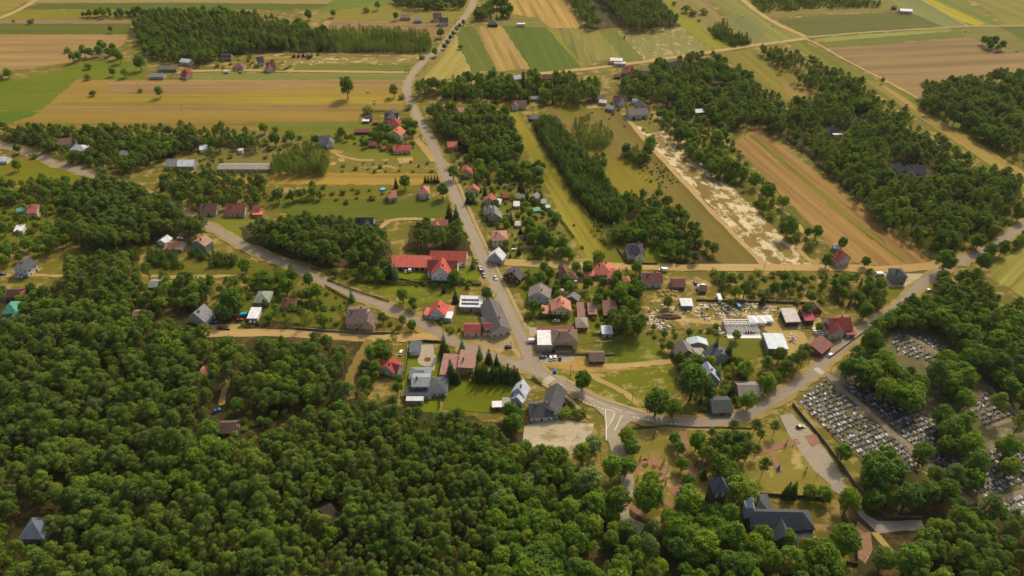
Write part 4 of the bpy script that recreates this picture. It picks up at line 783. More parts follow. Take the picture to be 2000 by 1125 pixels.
def car_meshes(kind, h):
    if (kind, h) not in CARM:
        L, W, body, cab, wx = PROF[kind]; b, g = MB(), MB(); y = W / 2
        def ex(mb, pr, ya, yb):
            n = len(pr); mb.poly([(x, -ya, z) for x, z in pr]); mb.poly([(x, ya, z) for x, z in pr][::-1])
            for i in range(n):
                j = (i + 1) % n; mb.poly([(pr[i][0], ya, pr[i][1]), (pr[j][0], ya, pr[j][1]), (pr[j][0], -ya, pr[j][1]), (pr[i][0], -ya, pr[i][1])])
        ex(b, body, y, y)
        if kind == 'car':
            n = len(cab); lo = [y * .97, y * .8, y * .8, y * .97]
            for s in (-1, 1): g.poly([(cab[i][0], s * lo[i], cab[i][1]) for i in range(n)][::s])
            for i in (0, 2): g.poly([(cab[i][0], lo[i], cab[i][1]), (cab[i + 1][0], lo[i + 1], cab[i + 1][1]), (cab[i + 1][0], -lo[i + 1], cab[i + 1][1]), (cab[i][0], -lo[i], cab[i][1])])
            b.box(-.45, 0, 1.46, 1.4, y * 1.6, .06)
        else:
            for s in (-1, 1): g.poly([(x, s * (y + .01), z) for x, z in cab][::s])
            g.poly([(1.97, y * .9, 1.36), (1.36, y * .85, 2.25), (1.36, -y * .85, 2.25), (1.97, -y * .9, 1.36)])
        CARM[kind, h] = (b.mesh('body', plain(h, .35, .06, 1., .5)), g.mesh('windows', glass_m))
    return CARM[kind, h]
def vehicle(label, px, py, head, h, kind='car', z=0., group=None):
    c = G(px, py, .6); c.z = .25 + z; L, W, _, _, wx = PROF[kind]
    b, g = car_meshes(kind, h); r = ob('parked_car' if kind == 'car' else 'van', None, None, c, math.radians(head)); tag(r, label, kind, group)
    ob('body', b, r); ob('windows', g, r)
    for sx in (-1, 1):
        for sy in (-1, 1): ob('wheel', WHEEL, r, (sx * wx, sy * (W / 2 - .1), .32))
    for sy in (-1, 1): ob('headlight', HEAD, r, (L / 2 - .02, sy * W * .35, .66 if kind == 'car' else .95))
    keep(Vector((c.x, c.y, 0)), 2.4, 1.5, 3)
V = vehicle; ah = ang(938, 492, 980, 580)
V('blue car parked at the yard corner below the shop', 1061, 698, 15, '#1c5ca8'); V('white car, left of two side by side below the shop', 1076, 700, 85, '#e8e8e6')
V('white car, right of two side by side below the shop', 1084, 699, 85, '#ecebe8'); V('dark green car right of the two white cars below the shop', 1094, 699, 84, '#3c4640')
V('deep blue car alone on the grass below the shop', 1084, 725, 80, '#1a4a9c'); V('white pickup beside the shop wing', 1041, 667, 5, '#dcdad4', 'van')
V('black car beside the oval island on the plaza', 993, 678, 8, '#24242a'); V('black car on the lawn beside the dark-roofed house', 1101, 786, 100, '#1f2226')
V('dark car standing alone on the church plaza', 1563, 834, 15, '#2a2c32'); V('white car driving on the road beside the cemetery trees', 1621, 694, 38, '#e4e2dc')
V('white car parked by the white house with the dark red roof', 1613, 643, 120, '#e8e8e6'); V('white car parked in the drive left of the villa fence', 783, 689, 80, '#ecece8')
V('white car in the brick courtyard, left of the van', 793, 529, 84, '#e4e4e0'); V('white van in the brick courtyard', 802, 527, 84, '#ecebe6', 'van')
V('silver car parked at the main road verge, topmost of the roadside cars', 931, 509, ah, '#8a8c90'); V('white car behind the bright blue car at the roadside', 938, 524, ah, '#d8d8d4')
V('bright blue car parked between two pale cars at the roadside', 943, 531, ah, '#1c4c9c'); V('pale silver car in front of the bright blue roadside car', 946, 538, ah, '#b4b4b0')
V('white car driving down the main road', 968, 543, ah, '#dcdcd8'); V('white car parked on the lawn below the tall hedge', 1086, 627, 8, '#e0dedA')
V('white car at the orange-brown shed in the pines', 351, 466, 10, '#e8e8e6'); V('white car by the white house on the left meadow', 38, 542, 5, '#e6e6e2')
V('dark car on the dirt yard left of the white meadow house', 6, 536, 10, '#3a3a3c'); V('red car in the garden beside the white carport', 467, 625, 20, '#9c2a2a')
V('white car under the edge of the carport', 492, 630, 5, '#dedede'); V('turquoise van beside the white carport', 479, 616, 10, '#2aa0a8', 'van'); V('small blue car on the lawn by the white gabled house', 416, 630, 10, '#2c68a8')
V('white van on the drive of the brown-roofed house', 1124, 549, 85, '#e6e4de', 'van'); V('white van parked on the verge of the dirt road', 1295, 528, 175, '#e4e4e0', 'van')
V('silver car far off beside the dirt track', 443, 142, 5, '#ccd4dc', 'van'); V('brown car far off beside the dirt track', 470, 142, 5, '#7a6a58')
V('white car in the red canopy garden', 735, 242, 5, '#e4e4e0'); V('red car in the garden car port', 1021, 464, 20, '#a83030'); V('dark blue car next to the red garden car', 1023, 468, 20, '#2a3858')
V('white car in the garden by the road', 1002, 488, 30, '#dcdcd8'); V('blue delivery truck in the stone yard', 1441, 598, 100, '#4878a0', 'van')
V('dark blue car by the orchard fence', 1358, 553, 90, '#24365c'); V('white van near the gravel yard of the modern house', 1719, 537, 2, '#ececea', 'van'); V('white car at the road bend by the right wood', 1813, 567, 30, '#e0e0dc')
V('blue and white car at the forest cabin', 423, 803, 40, '#3a68b8'); V('white van beside the sheds by the silver house', 398, 296, 10, '#d8dade', 'van')
for i, (x, y) in enumerate([(574, 112), (583, 112), (592, 111), (600, 111), (608, 112), (603, 115)]):
    m = MB(); q = 1.6; m.box(0, 0, .5, 3.4, 2.2, 1.6, 0, 0, .9); m.box(.9, 0, 2.1, 1.5, 1.9, 1.1, 0, 0, .85)
    t = ob('farm_trailer', m.mesh('trailer_body', plain(['#7a3028', '#8a4a3c', '#6a2c28', '#9aa4ac', '#58606a', '#7a3a30'][i], .6, .2)), None, G(x, y), .1 * i)
    tag(t, f"{['dark red', 'brownish', 'maroon', 'pale grey', 'slate grey', 'rusty red'][i]} farm machine in the row on the far sandy lot", 'farm machine', 'farm machines on the sandy lot')
    for a in (-1, 1): ob('wheel', WHEEL, t, (a * 1.1, -1.1, .45), 0, (1.5, 1.5, 1.5)); ob('wheel', WHEEL, t, (a * 1.1, 1.1, .45), 0, (1.5, 1.5, 1.5))
# ---------------------------------------------------------------- cemetery
GV = []
for hx, hd in (('#a9aeb6', '#60646c'), ('#676a74', '#33363c'), ('#969aa0', '#484a52'), ('#3a3d44', '#26282e'), ('#d2d4d6', '#9a9ca0'), ('#787a82', '#b4b6ba')):
    m = MB(); m.box(0, 0, 0, 1.15, 2.3, .32); m.box(0, -.1, .32, .95, 1.9, .12); m.box(0, 1.0, .32, .95, .22, 1.0, 0, 1, .94); m.box(.2, .5, .44, .25, .25, .3, 0, 2); m.box(-.25, .62, .44, .2, .2, .26, 0, 3)
    GV.append(m.mesh('grave', plain(hx, .6, .15, 2., .2), plain(hd, .5, .12, 2., .3), plain('#a84a3c', .7, .3), plain('#d8c890', .6, .3)))
def inside(x, y, poly):
    r = False; j = len(poly) - 1
    for i in range(len(poly)):
        a, b = poly[i], poly[j]
        if (a[1] > y) != (b[1] > y) and x < (b[0] - a[0]) * (y - a[1]) / (b[1] - a[1]) + a[0]: r = not r
        j = i
    return r
GR = []
gd = (G(1745, 848) - G(1622, 734)).normalized(); gn = Vector((-gd.y, gd.x, 0)); grot = math.atan2(gd.y, gd.x)
CEM = [([(1562, 782), (1606, 744), (1618, 740), (1740, 852), (1800, 905), (1790, 925), (1700, 905), (1640, 862), (1600, 830)], 'lower left'),
       ([(1640, 748), (1700, 726), (1790, 800), (1900, 850), (1930, 960), (1870, 950), (1800, 885), (1740, 836)], 'middle'), ([(1738, 662), (1762, 648), (1832, 665), (1836, 685), (1822, 706), (1790, 700), (1750, 690)], 'upper'),
       ([(1895, 800), (1928, 760), (1990, 805), (2040, 830), (2020, 850), (1930, 832), (1920, 845)], 'right'), ([(1800, 880), (1930, 880), (2060, 850), (2060, 940), (1930, 975), (1870, 950)], 'right'), ([(1935, 985), (2060, 950), (2060, 1010), (1955, 1003)], 'far right')]
for poly, where in CEM:
    wp = [G(*p) for p in poly]; us = [p.dot(gd) for p in wp]; vs = [p.dot(gn) for p in wp]; u = min(us)
    while u < max(us):
        v = min(vs)
        while v < max(vs):
            p = gd * (u + R.gauss(0, .28)) + gn * (v + R.gauss(0, .2))
            px, py, s = P(p)
            road = any(min((p - q).length for q in c) < w_ + 1.2 for c, w_ in CEMROADS)
            if inside(p.x, p.y, wp) and not road and R.random() < .93: GR.append((p, where, py if -10 < px < 2010 else -999))
            v += 1.75 * R.choice((1, 1, 1, 1.3))
        u += 2.85
GR.sort(key=lambda t: -t[2])
LBL = ['pale grey granite grave', 'dark grey grave with black headstone', 'sandy grey grave', 'black polished grave', 'light stone grave', 'grey-brown grave with pale headstone']
rest = [MB() for _ in GV]; CUT = 290
for i, (p, where, _) in enumerate(GR):
    k = R.choices(range(6), (4, 6, 3, 7, 2, 2))[0]; a = grot - math.pi / 2 + R.gauss(0, .07)
    if i < CUT: tag(ob('grave', GV[k], None, p, a), f'{LBL[k]} in the {where} block of the village cemetery', 'grave', f'{LBL[k]}s, {where} cemetery block')
    else:
        mb = rest[k]; c, s = math.cos(a), math.sin(a); me = GV[k]; b = len(mb.v)
        mb.v += [(p.x + v.co.x * c - v.co.y * s, p.y + v.co.x * s + v.co.y * c, v.co.z) for v in me.vertices]
        for f in me.polygons: mb.f.append(tuple(b + j for j in f.vertices)); mb.m.append(f.material_index)
for k, mb in enumerate(rest):
    if mb.f: stuff(ob('graves', mb.mesh('graves', *GV[k].materials)), f'remaining {LBL[k]}s further back in the cemetery rows', 'graves')
# ---------------------------------------------------------------- stone yard
SLAB = []
for hx in ('#ece4d0', '#c9c0ae', '#a39a8c', '#d8cdb4', '#8c8a88'):
    for sx, sy, sz in ((1.9, 1.1, .5), (1.2, 1.0, .8), (2.6, .9, .35)):
        m = MB(); m.box(0, 0, 0, sx, sy, sz, 0, 0, .92); m.box(.1, .05, sz, sx * .7, sy * .6, sz * .5, .2, 0, .9); SLAB.append(m.mesh('stone_block', plain(hx, .7, .15)))
YARDP = [([(1260, 592), (1300, 590), (1318, 605), (1290, 640), (1262, 650)], 40), ([(1310, 600), (1420, 590), (1480, 590), (1500, 610), (1460, 625), (1380, 628), (1330, 620)], 120), ([(1400, 635), (1415, 635), (1418, 660), (1395, 655)], 14),
         ([(1262, 630), (1330, 630), (1350, 640), (1270, 645)], 22), ([(1545, 650), (1560, 655), (1555, 672), (1530, 668)], 16), ([(1485, 596), (1520, 600), (1530, 615), (1490, 612)], 18)]
for poly, n in YARDP:
    wp = [G(*p) for p in poly]; k = 0; clus = []
    while k < n:
        x = R.uniform(min(p.x for p in wp), max(p.x for p in wp)); y = R.uniform(min(p.y for p in wp), max(p.y for p in wp))
        if clus and R.random() < .6: q = R.choice(clus); x, y = q[0] + R.gauss(0, 1.5), q[1] + R.gauss(0, 1.2)
        if not inside(x, y, wp): continue
        if any(math.hypot(x - a, y - b) < 1.3 for a, b in clus) or any(math.hypot(x - a, y - b) < r_ for a, b, r_ in FOOT): k += .2; continue
        clus.append((x, y)); j = R.randrange(len(SLAB)); k += 1
        tag(ob('stone_block', SLAB[j], None, (x, y, .1), R.choice((0, 0, 1.57)) + R.gauss(0, .3), (1, 1, R.uniform(.7, 1.3))), f"{('square', 'tall', 'long')[j % 3]} {('cream', 'beige', 'brownish grey', 'yellowish', 'dark grey')[j // 3]} cut stone block lying in the stone yard", 'stone block', f"{('square', 'tall', 'long')[j % 3]} {('cream', 'beige', 'brownish grey', 'yellowish', 'dark grey')[j // 3]} stone blocks of the stone yard")
for i, (x, y) in enumerate([(1287, 570), (1296, 569), (1305, 569), (1314, 570), (1320, 571), (1292, 577), (1303, 576), (1311, 575), (1319, 577)]):
    m = MB(); n = 12
    rg = [[(r_ * math.cos(a / n * 6.283) * R.uniform(.93, 1.07), r_ * math.sin(a / n * 6.283) * R.uniform(.93, 1.07), z) for a in range(n)] for r_, z in ((1.9, 0), (1.5, .6), (.8, 1.15), (.1, 1.35))]
    for q in range(3):
        for a in range(n): m.poly([rg[q][a], rg[q][(a + 1) % n], rg[q + 1][(a + 1) % n], rg[q + 1][a]])
    tag(ob('sand_heap', m.mesh('sand_heap', sand), None, G(x, y)), 'round pale gravel heap in the double row beside the stone yard', 'heap', 'pale heaps in two rows')
m = MB(); n = 14
rg = [[(8 * r_ * math.cos(a / n * 6.283) * R.uniform(.9, 1.1), 2.4 * r_ * math.sin(a / n * 6.283) * R.uniform(.9, 1.1), z * R.uniform(.8, 1.2)) for a in range(n)] for r_, z in ((1., 0), (.85, 1.0), (.5, 1.6), (.05, 1.8))]
for q in range(3):
    for a in range(n): m.poly([rg[q][a], rg[q][(a + 1) % n], rg[q + 1][(a + 1) % n], rg[q + 1][a]])
tag(ob('brush_pile', m.mesh('brush_pile', field('#7a6450', '#5f4c3c', 0, 1, .6)), None, G(1306, 620)), 'long brown heap of brushwood in the stone yard', 'brush pile')
SHELF = [(x, y) for x, y in [(1590, 642), (1600, 642), (1592, 646), (1602, 646), (1594, 650), (1604, 650), (1597, 653), (1607, 654)]]
for i, (x, y) in enumerate(SHELF):
    m = MB(); m.box(0, 0, .3, 2.6, 1., .12)
    for a in (-1.2, 1.2): m.box(a, 0, 0, .1, .9, .3)
    tag(ob('stone_table', m.mesh('stone_table', plain('#e4e2de', .4, .1)), None, G(x, y), .15), 'white display slab in the two rows beside the red-roofed house', 'display slab', 'display slabs by the red hall')
# ---------------------------------------------------------------- bales
bm2 = MB()
n = 14
for k in range(n):
    a0, a1 = k * 2 * math.pi / n, (k + 1) * 2 * math.pi / n; p = [(.75 * math.cos(a), .75 * math.sin(a) + .75) for a in (a0, a1)]
    bm2.poly([(p[0][0], -.7, p[0][1]), (p[1][0], -.7, p[1][1]), (p[1][0], .7, p[1][1]), (p[0][0], .7, p[0][1])])
    for y in (-.7, .7): bm2.poly([(0, y, .75), (p[0][0], y, p[0][1]), (p[1][0], y, p[1][1])][::1 if y < 0 else -1])
BALE = bm2.mesh('bale', plain('#d8c89c', .9, .2, 3.))
for x, y, lb in [(719, 181, 'round straw bale on the reddish strip right of the big oak'), (732, 198, 'upper of two stacked-looking pale bales near the road bend'), (732, 203, 'lower of two pale bales near the road bend'), (758, 193, 'straw bale below the conical roadside tree'),
                 (1771, 205, 'round bale on the cut strip beside the right wood, upper one'), (1803, 229, 'round bale on the cut strip beside the right wood, lower one'), (1972, 331, 'round bale at the end of the cut strip by the right edge'), (1509, 52, 'bale on the pale field left of the far crossroads'),
                 (1450, 33, 'bale on the far field above the crossroads'), (1885, 63, 'bale near the far track junction'), (1985, 101, 'bale by the far right dark grove'), (1604, 122, 'bale at the strip beside the far tracks')]:
    tag(ob('straw_bale', BALE, None, G(x, y), R.uniform(0, 3), (1.25, 1.25, 1.25)), lb, 'bale')
# ---------------------------------------------------------------- poles, lamps, walls, fences
pole_m = plain('#6f675c', .9, .2); lampm = plain('#4a4c4e', .6, .2)
def pole(x, y, lb, h=9.):
    m = MB(); m.tube([(0, 0, 0), (0, 0, h)], [.16, .11], 6); o = ob('power_pole', m.mesh('pole', pole_m), None, G(x, y)); tag(o, lb, 'power pole')
    m = MB(); m.box(0, 0, h - .9, 1.8, .12, .12, .4); m.box(0, 0, h - .45, 1.1, .1, .1, .4); ob('crossarm', m.mesh('crossarm', pole_m), o)
    m = MB()
    for k in (-.8, .8): m.box(k * math.cos(.4), k * math.sin(.4), h - .78, .14, .14, .25)
    ob('insulator', m.mesh('insulator', plain('#d8d4c8', .4, .1)), o)
for x, y, lb in [(1114, 736, 'power pole on the grass below the sandy yard'), (1234, 786, 'power pole at the tip of the triangular green'), (1055, 700, 'power pole by the blue car at the yard corner'), (998, 690, 'power pole on the oval plaza island'), (866, 656, 'power pole where the dirt road meets the village road'),
                 (691, 655, 'power pole beside the dirt road below the cream house'), (1201, 700, 'power pole at the edge of the lawn right of the beer garden'), (967, 520, 'power pole at the right verge beside the silver gable house'), (1362, 520, 'power pole on the dirt road below the mixed wood'), (357, 223, 'power pole in the middle of the striped field'),
                 (1094, 519, 'power pole on the dirt road near its start'), (1223, 512, 'power pole at the corner of the villa plot'), (1492, 525, 'power pole beside the dirt road under the sand strip'), (751, 640, 'power pole at the wall of the cream house'), (1093, 672, 'power pole in front of the shop wing'), (273, 178, 'power pole on the reddish field strip')]: pole(x, y, lb)
def lamp(x, y, lb):
    o = ob('street_lamp', None, None, G(x, y)); tag(o, lb, 'street lamp'); m = MB(); m.tube([(0, 0, 0), (0, 0, 5), (.3, 0, 5.3), (.9, 0, 5.4)], [.09, .07, .06, .05], 6); ob('post', m.mesh('post', lampm), o)
    m = MB(); m.box(1.1, 0, 5.32, .6, .22, .12); ob('lamp_head', m.mesh('lamp_head', plain('#c8c8c4', .4, .1)), o)
for x, y, lb in [(1547, 876, 'lamp post on the brick path left of the church plaza'), (1266, 898, 'lamp post behind the round brick plaza'), (1303, 925, 'lamp post right of the round brick plaza'), (1361, 935, 'lamp post on the brick path near the bell tower'), (1301, 966, 'lamp post on the lower park lawn'), (1594, 935, 'lamp post at the plaza lawn edge'),
                 (1670, 1072, 'lamp post beside the lower red brick path'), (1682, 1102, 'lamp post at the end of the lower red brick path'), (1277, 858, 'lamp post in the open park grass'), (1530, 805, 'lamp post at the mouth of the church plaza')]: lamp(x, y, lb)
def wall(name, px, h, th, hx, lb, step=3., post=True, bars=False):
    """a wall or fence: panels and posts along the pixel line"""
    c = [G(*p) for p in px]; o = ob(name, None, None, c[0]); tag(o, lb, name.replace('_', ' ')); mt = plain(hx, .9, .3, 1.5); pm = {}
    for a, b in zip(c, c[1:]):
        L = (b - a).length; n = max(1, round(L / step)); r = math.atan2((b - a).y, (b - a).x); l = round(L / n, 3); q = l - .3
        if l not in pm:
            m = MB()
            if bars:
                for k in range(3): m.box(0, 0, h * (.2 + .3 * k), q, .06, .1)
                for k in range(6): m.box(-q / 2 + q * (k + .5) / 6, 0, .1, .1, .04, h - .15)
            else: m.box(0, 0, 0, q, th, h * .94); m.box(0, 0, h * .94, q, th + .12, h * .06)
            p2 = MB(); p2.box(0, 0, 0, .28, th + .1, h * 1.06); pm[l] = (m.mesh('panel', mt), p2.mesh('post', mt))
        for i in range(n):
            p = a.lerp(b, (i + .5) / n) - c[0]; ob('panel', pm[l][0], o, p, r)
            p = a.lerp(b, i / n) - c[0]; ob('post', pm[l][1], o, p, r)
wall('cemetery_wall', [(1548, 790), (1572, 820), (1600, 852), (1640, 905), (1668, 945), (1700, 985), (1730, 1012), (1800, 1013)], 1.7, .3, '#7a6e60', 'long stone wall around the lower side of the cemetery', 6)
wall('churchyard_wall', [(1425, 972), (1480, 967), (1560, 972), (1624, 977)], 1.9, .4, '#54443a', 'dark brick wall behind the church', 5)
wall('churchyard_wall', [(1525, 1090), (1570, 1094), (1625, 1098), (1674, 1104), (1672, 1080), (1662, 1062)], 1.9, .4, '#4c3e34', 'dark brick wall around the lower corner of the churchyard', 5)
wall('park_wall', [(1232, 838), (1300, 833), (1360, 836), (1420, 836), (1470, 838)], .8, .3, '#5c4c40', 'low dark wall between the park and the road', 5)
wall('fence', [(797, 676), (784, 778)], 1.4, .06, '#b0a894', 'pale mesh fence left of the villa lawn', 3)
wall('fence', [(799, 670), (830, 667), (862, 670)], 1.5, .06, '#4c4844', 'dark front fence of the villa plot', 3)
wall('fence', [(572, 642), (640, 648), (724, 652), (780, 651)], 1.6, .15, '#b0a080', 'beige panel fence below the cream two-storey house', 4)
wall('fence', [(1205, 486), (1224, 516), (1285, 517)], 1.5, .06, '#5a5246', 'dark fence around the white villa plot', 3)
wall('fence', [(1360, 588), (1420, 590), (1500, 592), (1590, 594)], 1.6, .08, '#5c564c', 'grey fence between orchard and stone yard', 4)
wall('fence', [(1060, 694), (1120, 694), (1165, 694), (1200, 695)], 1.4, .06, '#8a7a62', 'wooden fence along the front of the beer garden', 3)
wall('balustrade', [(1162, 668), (1180, 669), (1196, 666)], 1.1, .1, '#ece6da', 'white balustrade in front of the patio', 1.6, bars=True)
wall('fence', [(1122, 689), (1150, 690)], 1.2, .08, '#e0d4a8', 'cream picket fence left of the beer garden hall', 1.6, bars=True)
wall('fence', [(1620, 700), (1680, 655), (1740, 610)], 1.3, .12, '#6c6254', 'low stone fence along the cemetery road', 5)
wall('fence', [(740, 536), (830, 556), (940, 557)], 1.1, .06, '#8a7a64', 'thin wire fence below the long hedge', 6)
wall('fence', [(424, 644), (450, 645)], 1.2, .08, '#4a4038', 'dark garden fence by the white gabled house', 3)
# people
def person(x, y, head, lb, top, legs, cat='person'):
    me = bpy.data.meshes.new('body'); V_ = [(0, 0, .95), (0, 0, 1.2), (0, 0, 1.42), (0, .02, 1.55), (0, .04, 1.68), (-.1, 0, .9), (-.12, .14, .5), (-.12, .08, .06), (.1, 0, .9), (.12, -.12, .5), (.12, -.2, .06), (-.2, 0, 1.4), (-.25, .06, 1.12), (-.22, .2, .92), (.2, 0, 1.4), (.25, -.06, 1.12), (.22, .04, .9)]
    me.from_pydata(V_, [(0, 1), (1, 2), (2, 3), (3, 4), (0, 5), (5, 6), (6, 7), (0, 8), (8, 9), (9, 10), (2, 11), (11, 12), (12, 13), (2, 14), (14, 15), (15, 16)], [])
    o = ob('person', me, None, G(x, y), head); tag(o, lb, cat); o.modifiers.new('skin', 'SKIN')
    for i, r_ in enumerate((.15, .15, .16, .06, .11, .1, .07, .05, .1, .07, .05, .07, .05, .04, .07, .05, .04)): me.skin_vertices[0].data[i].radius = (r_, r_)
    me.skin_vertices[0].data[0].use_root = True; o.modifiers.new('smooth', 'SUBSURF').levels = 1; me.materials.append(plain(top, .8, .1))
    m = MB(); m.tube([(0, .03, 1.6), (0, .04, 1.7), (0, .03, 1.8), (0, .02, 1.83)], [.1, .125, .1, .03], 8); ob('hair', m.mesh('hair', plain('#2c2018', .8, .1)), o)
    m = MB(); m.tube([(-.1, 0, .92), (-.12, .13, .5), (-.12, .08, .1)], [.12, .09, .07], 6); m.tube([(.1, 0, .92), (.12, -.11, .5), (.12, -.19, .1)], [.12, .09, .07], 6); ob('trousers', m.mesh('trousers', plain(legs, .8, .1)), o)
if True:
    person(969, 577, .4, 'dark-clothed person walking along the main road edge', '#3a3438', '#2a2c34'); person(1027, 670, .2, 'dark-clothed person on the forecourt beside the white van', '#4a3a34', '#2c2c30')
# park furniture
for x, y, a, lb in [(1260, 899, .1, 'wooden bench behind the round brick plaza'), (1295, 940, .6, 'wooden bench right of the round brick plaza'), (1287, 978, -.5, 'wooden bench by the lower park path')]:
    o = ob('park_bench', None, None, G(x, y), a); tag(o, lb, 'bench'); wdm = plain('#7a5438', .8, .2)
    m = MB(); m.box(0, 0, .42, 2., .5, .08); ob('seat', m.mesh('seat', wdm), o); m = MB(); m.box(0, .28, .5, 2., .08, .45); ob('backrest', m.mesh('backrest', wdm), o)
    for s in (-.8, .8): m = MB(); m.box(s, 0, 0, .1, .45, .42); ob('leg', m.mesh('leg', lampm), o)
o = ob('memorial', None, None, G(1520, 917)); tag(o, 'small stone memorial with steps on the park lawn', 'memorial'); stn = plain('#8a7a70', .8, .2)
for nm, a in (('base', (0, 0, 0, 3.4, 3.4, .3)), ('step', (0, 0, .3, 2.4, 2.4, .3)), ('plinth', (0, 0, .6, 1.3, 1.1, 1.2))): m = MB(); m.box(*a); ob(nm, m.mesh(nm, stn), o)
m = MB(); m.box(0, 0, 1.8, .7, .5, 1.0, 0, 0, .7); m.box(0, 0, 2.8, .35, .35, .4); ob('statue', m.mesh('statue', plain('#5a4a44', .8, .2)), o)
o = ob('garden_tank', None, None, G(1097, 570)); m = MB(); m.tube([(0, 0, 0), (0, 0, .6), (0, 0, 1.4), (0, 0, 2.0), (0, 0, 2.2)], [1.0, 1.6, 1.6, 1.0, .3], 14); ob('shell', m.mesh('shell', plain('#e8e6e0', .5, .05)), o); tag(o, 'round white tank beside the grey hut in the back gardens', 'tank')
o = ob('garden_pool', None, None, G(748, 371)); m = MB(); m.tube([(0, 0, 0), (0, 0, 1.1)], [2.2, 2.2], 18); ob('rim', m.mesh('rim', plain('#2878a8', .5, .1)), o); m = MB(); m.tube([(0, 0, 1.0), (0, 0, 1.12)], [2.05, 2.05], 18); ob('water', m.mesh('water', plain('#50b8d8', .1, .05, 1, .6)), o); tag(o, 'round blue garden pool left of the salmon-roofed house', 'pool')
# ---------------------------------------------------------------- trees: kinds, each in several shapes
bark = plain('#5c4632', .95, .3, 3.); barkP = plain('#7a5238', .95, .3, 3.); barkB = plain('#c8c0b4', .9, .3, 4.)
LM = {'pine_tree': leafmat('pine_needles', ['#46542a', '#4f5c2a', '#58642c', '#4c5a32', '#606a2e', '#4a583a']),
      'broadleaf_tree': leafmat('broad_leaves', ['#3e541e', '#4a5e1e', '#566a20', '#40542a', '#626e24', '#465c22'], .3),
      'birch_tree': leafmat('birch_leaves', ['#485620', '#525f24', '#5e6828', '#4c5a28'], .35),
      'spruce_tree': leafmat('spruce_needles', ['#32452a', '#3a4c28', '#2f4030', '#455428']),
      'blue_spruce': leafmat('blue_spruce_needles', ['#5a6e60', '#657a6c', '#4f6458']),
      'young_pine': leafmat('young_pine_needles', ['#3e5029', '#48582a', '#435434', '#546228']),
      'shrub': leafmat('shrub_leaves', ['#46541e', '#566220', '#6a6e26', '#3e4e20', '#5c5f28'], .3),
      'willow_tree': leafmat('willow_leaves', ['#5a6440', '#636c46', '#525e3a'], .3),
      'thuja': leafmat('thuja_leaves', ['#33441c', '#3e4e20']), 'autumn': leafmat('turning_leaves', ['#66622a', '#6c6226', '#5e6226'], .3)}
def clumps(mb, cl, nq, q, rr, up=-.5):
    for cx, cy, cz, r, fl in cl:
        for _ in range(max(6, int(nq * min(2.2, r * r / 1.4)))):
            z = rr.uniform(up, 1); a = rr.uniform(0, 6.2832); k = math.sqrt(max(0, 1 - z * z))
            d = Vector((k * math.cos(a), k * math.sin(a), z)); p = Vector((cx, cy, cz)) + Vector((d.x, d.y, d.z * fl)) * r * rr.uniform(.72, 1.08)
            n = (d + Vector((rr.gauss(0, .3), rr.gauss(0, .3), rr.gauss(0, .3) + .4))).normalized()
            t = n.orthogonal().normalized(); t = (Matrix.Rotation(rr.uniform(0, 6.28), 3, n) @ t); b = n.cross(t)
            s1, s2 = q * rr.uniform(.6, 1.3), q * rr.uniform(.45, .9)
            mb.poly([p - t * s1, p - b * s2 + t * s1 * .15, p + t * s1, p + b * s2 - t * s1 * .1])
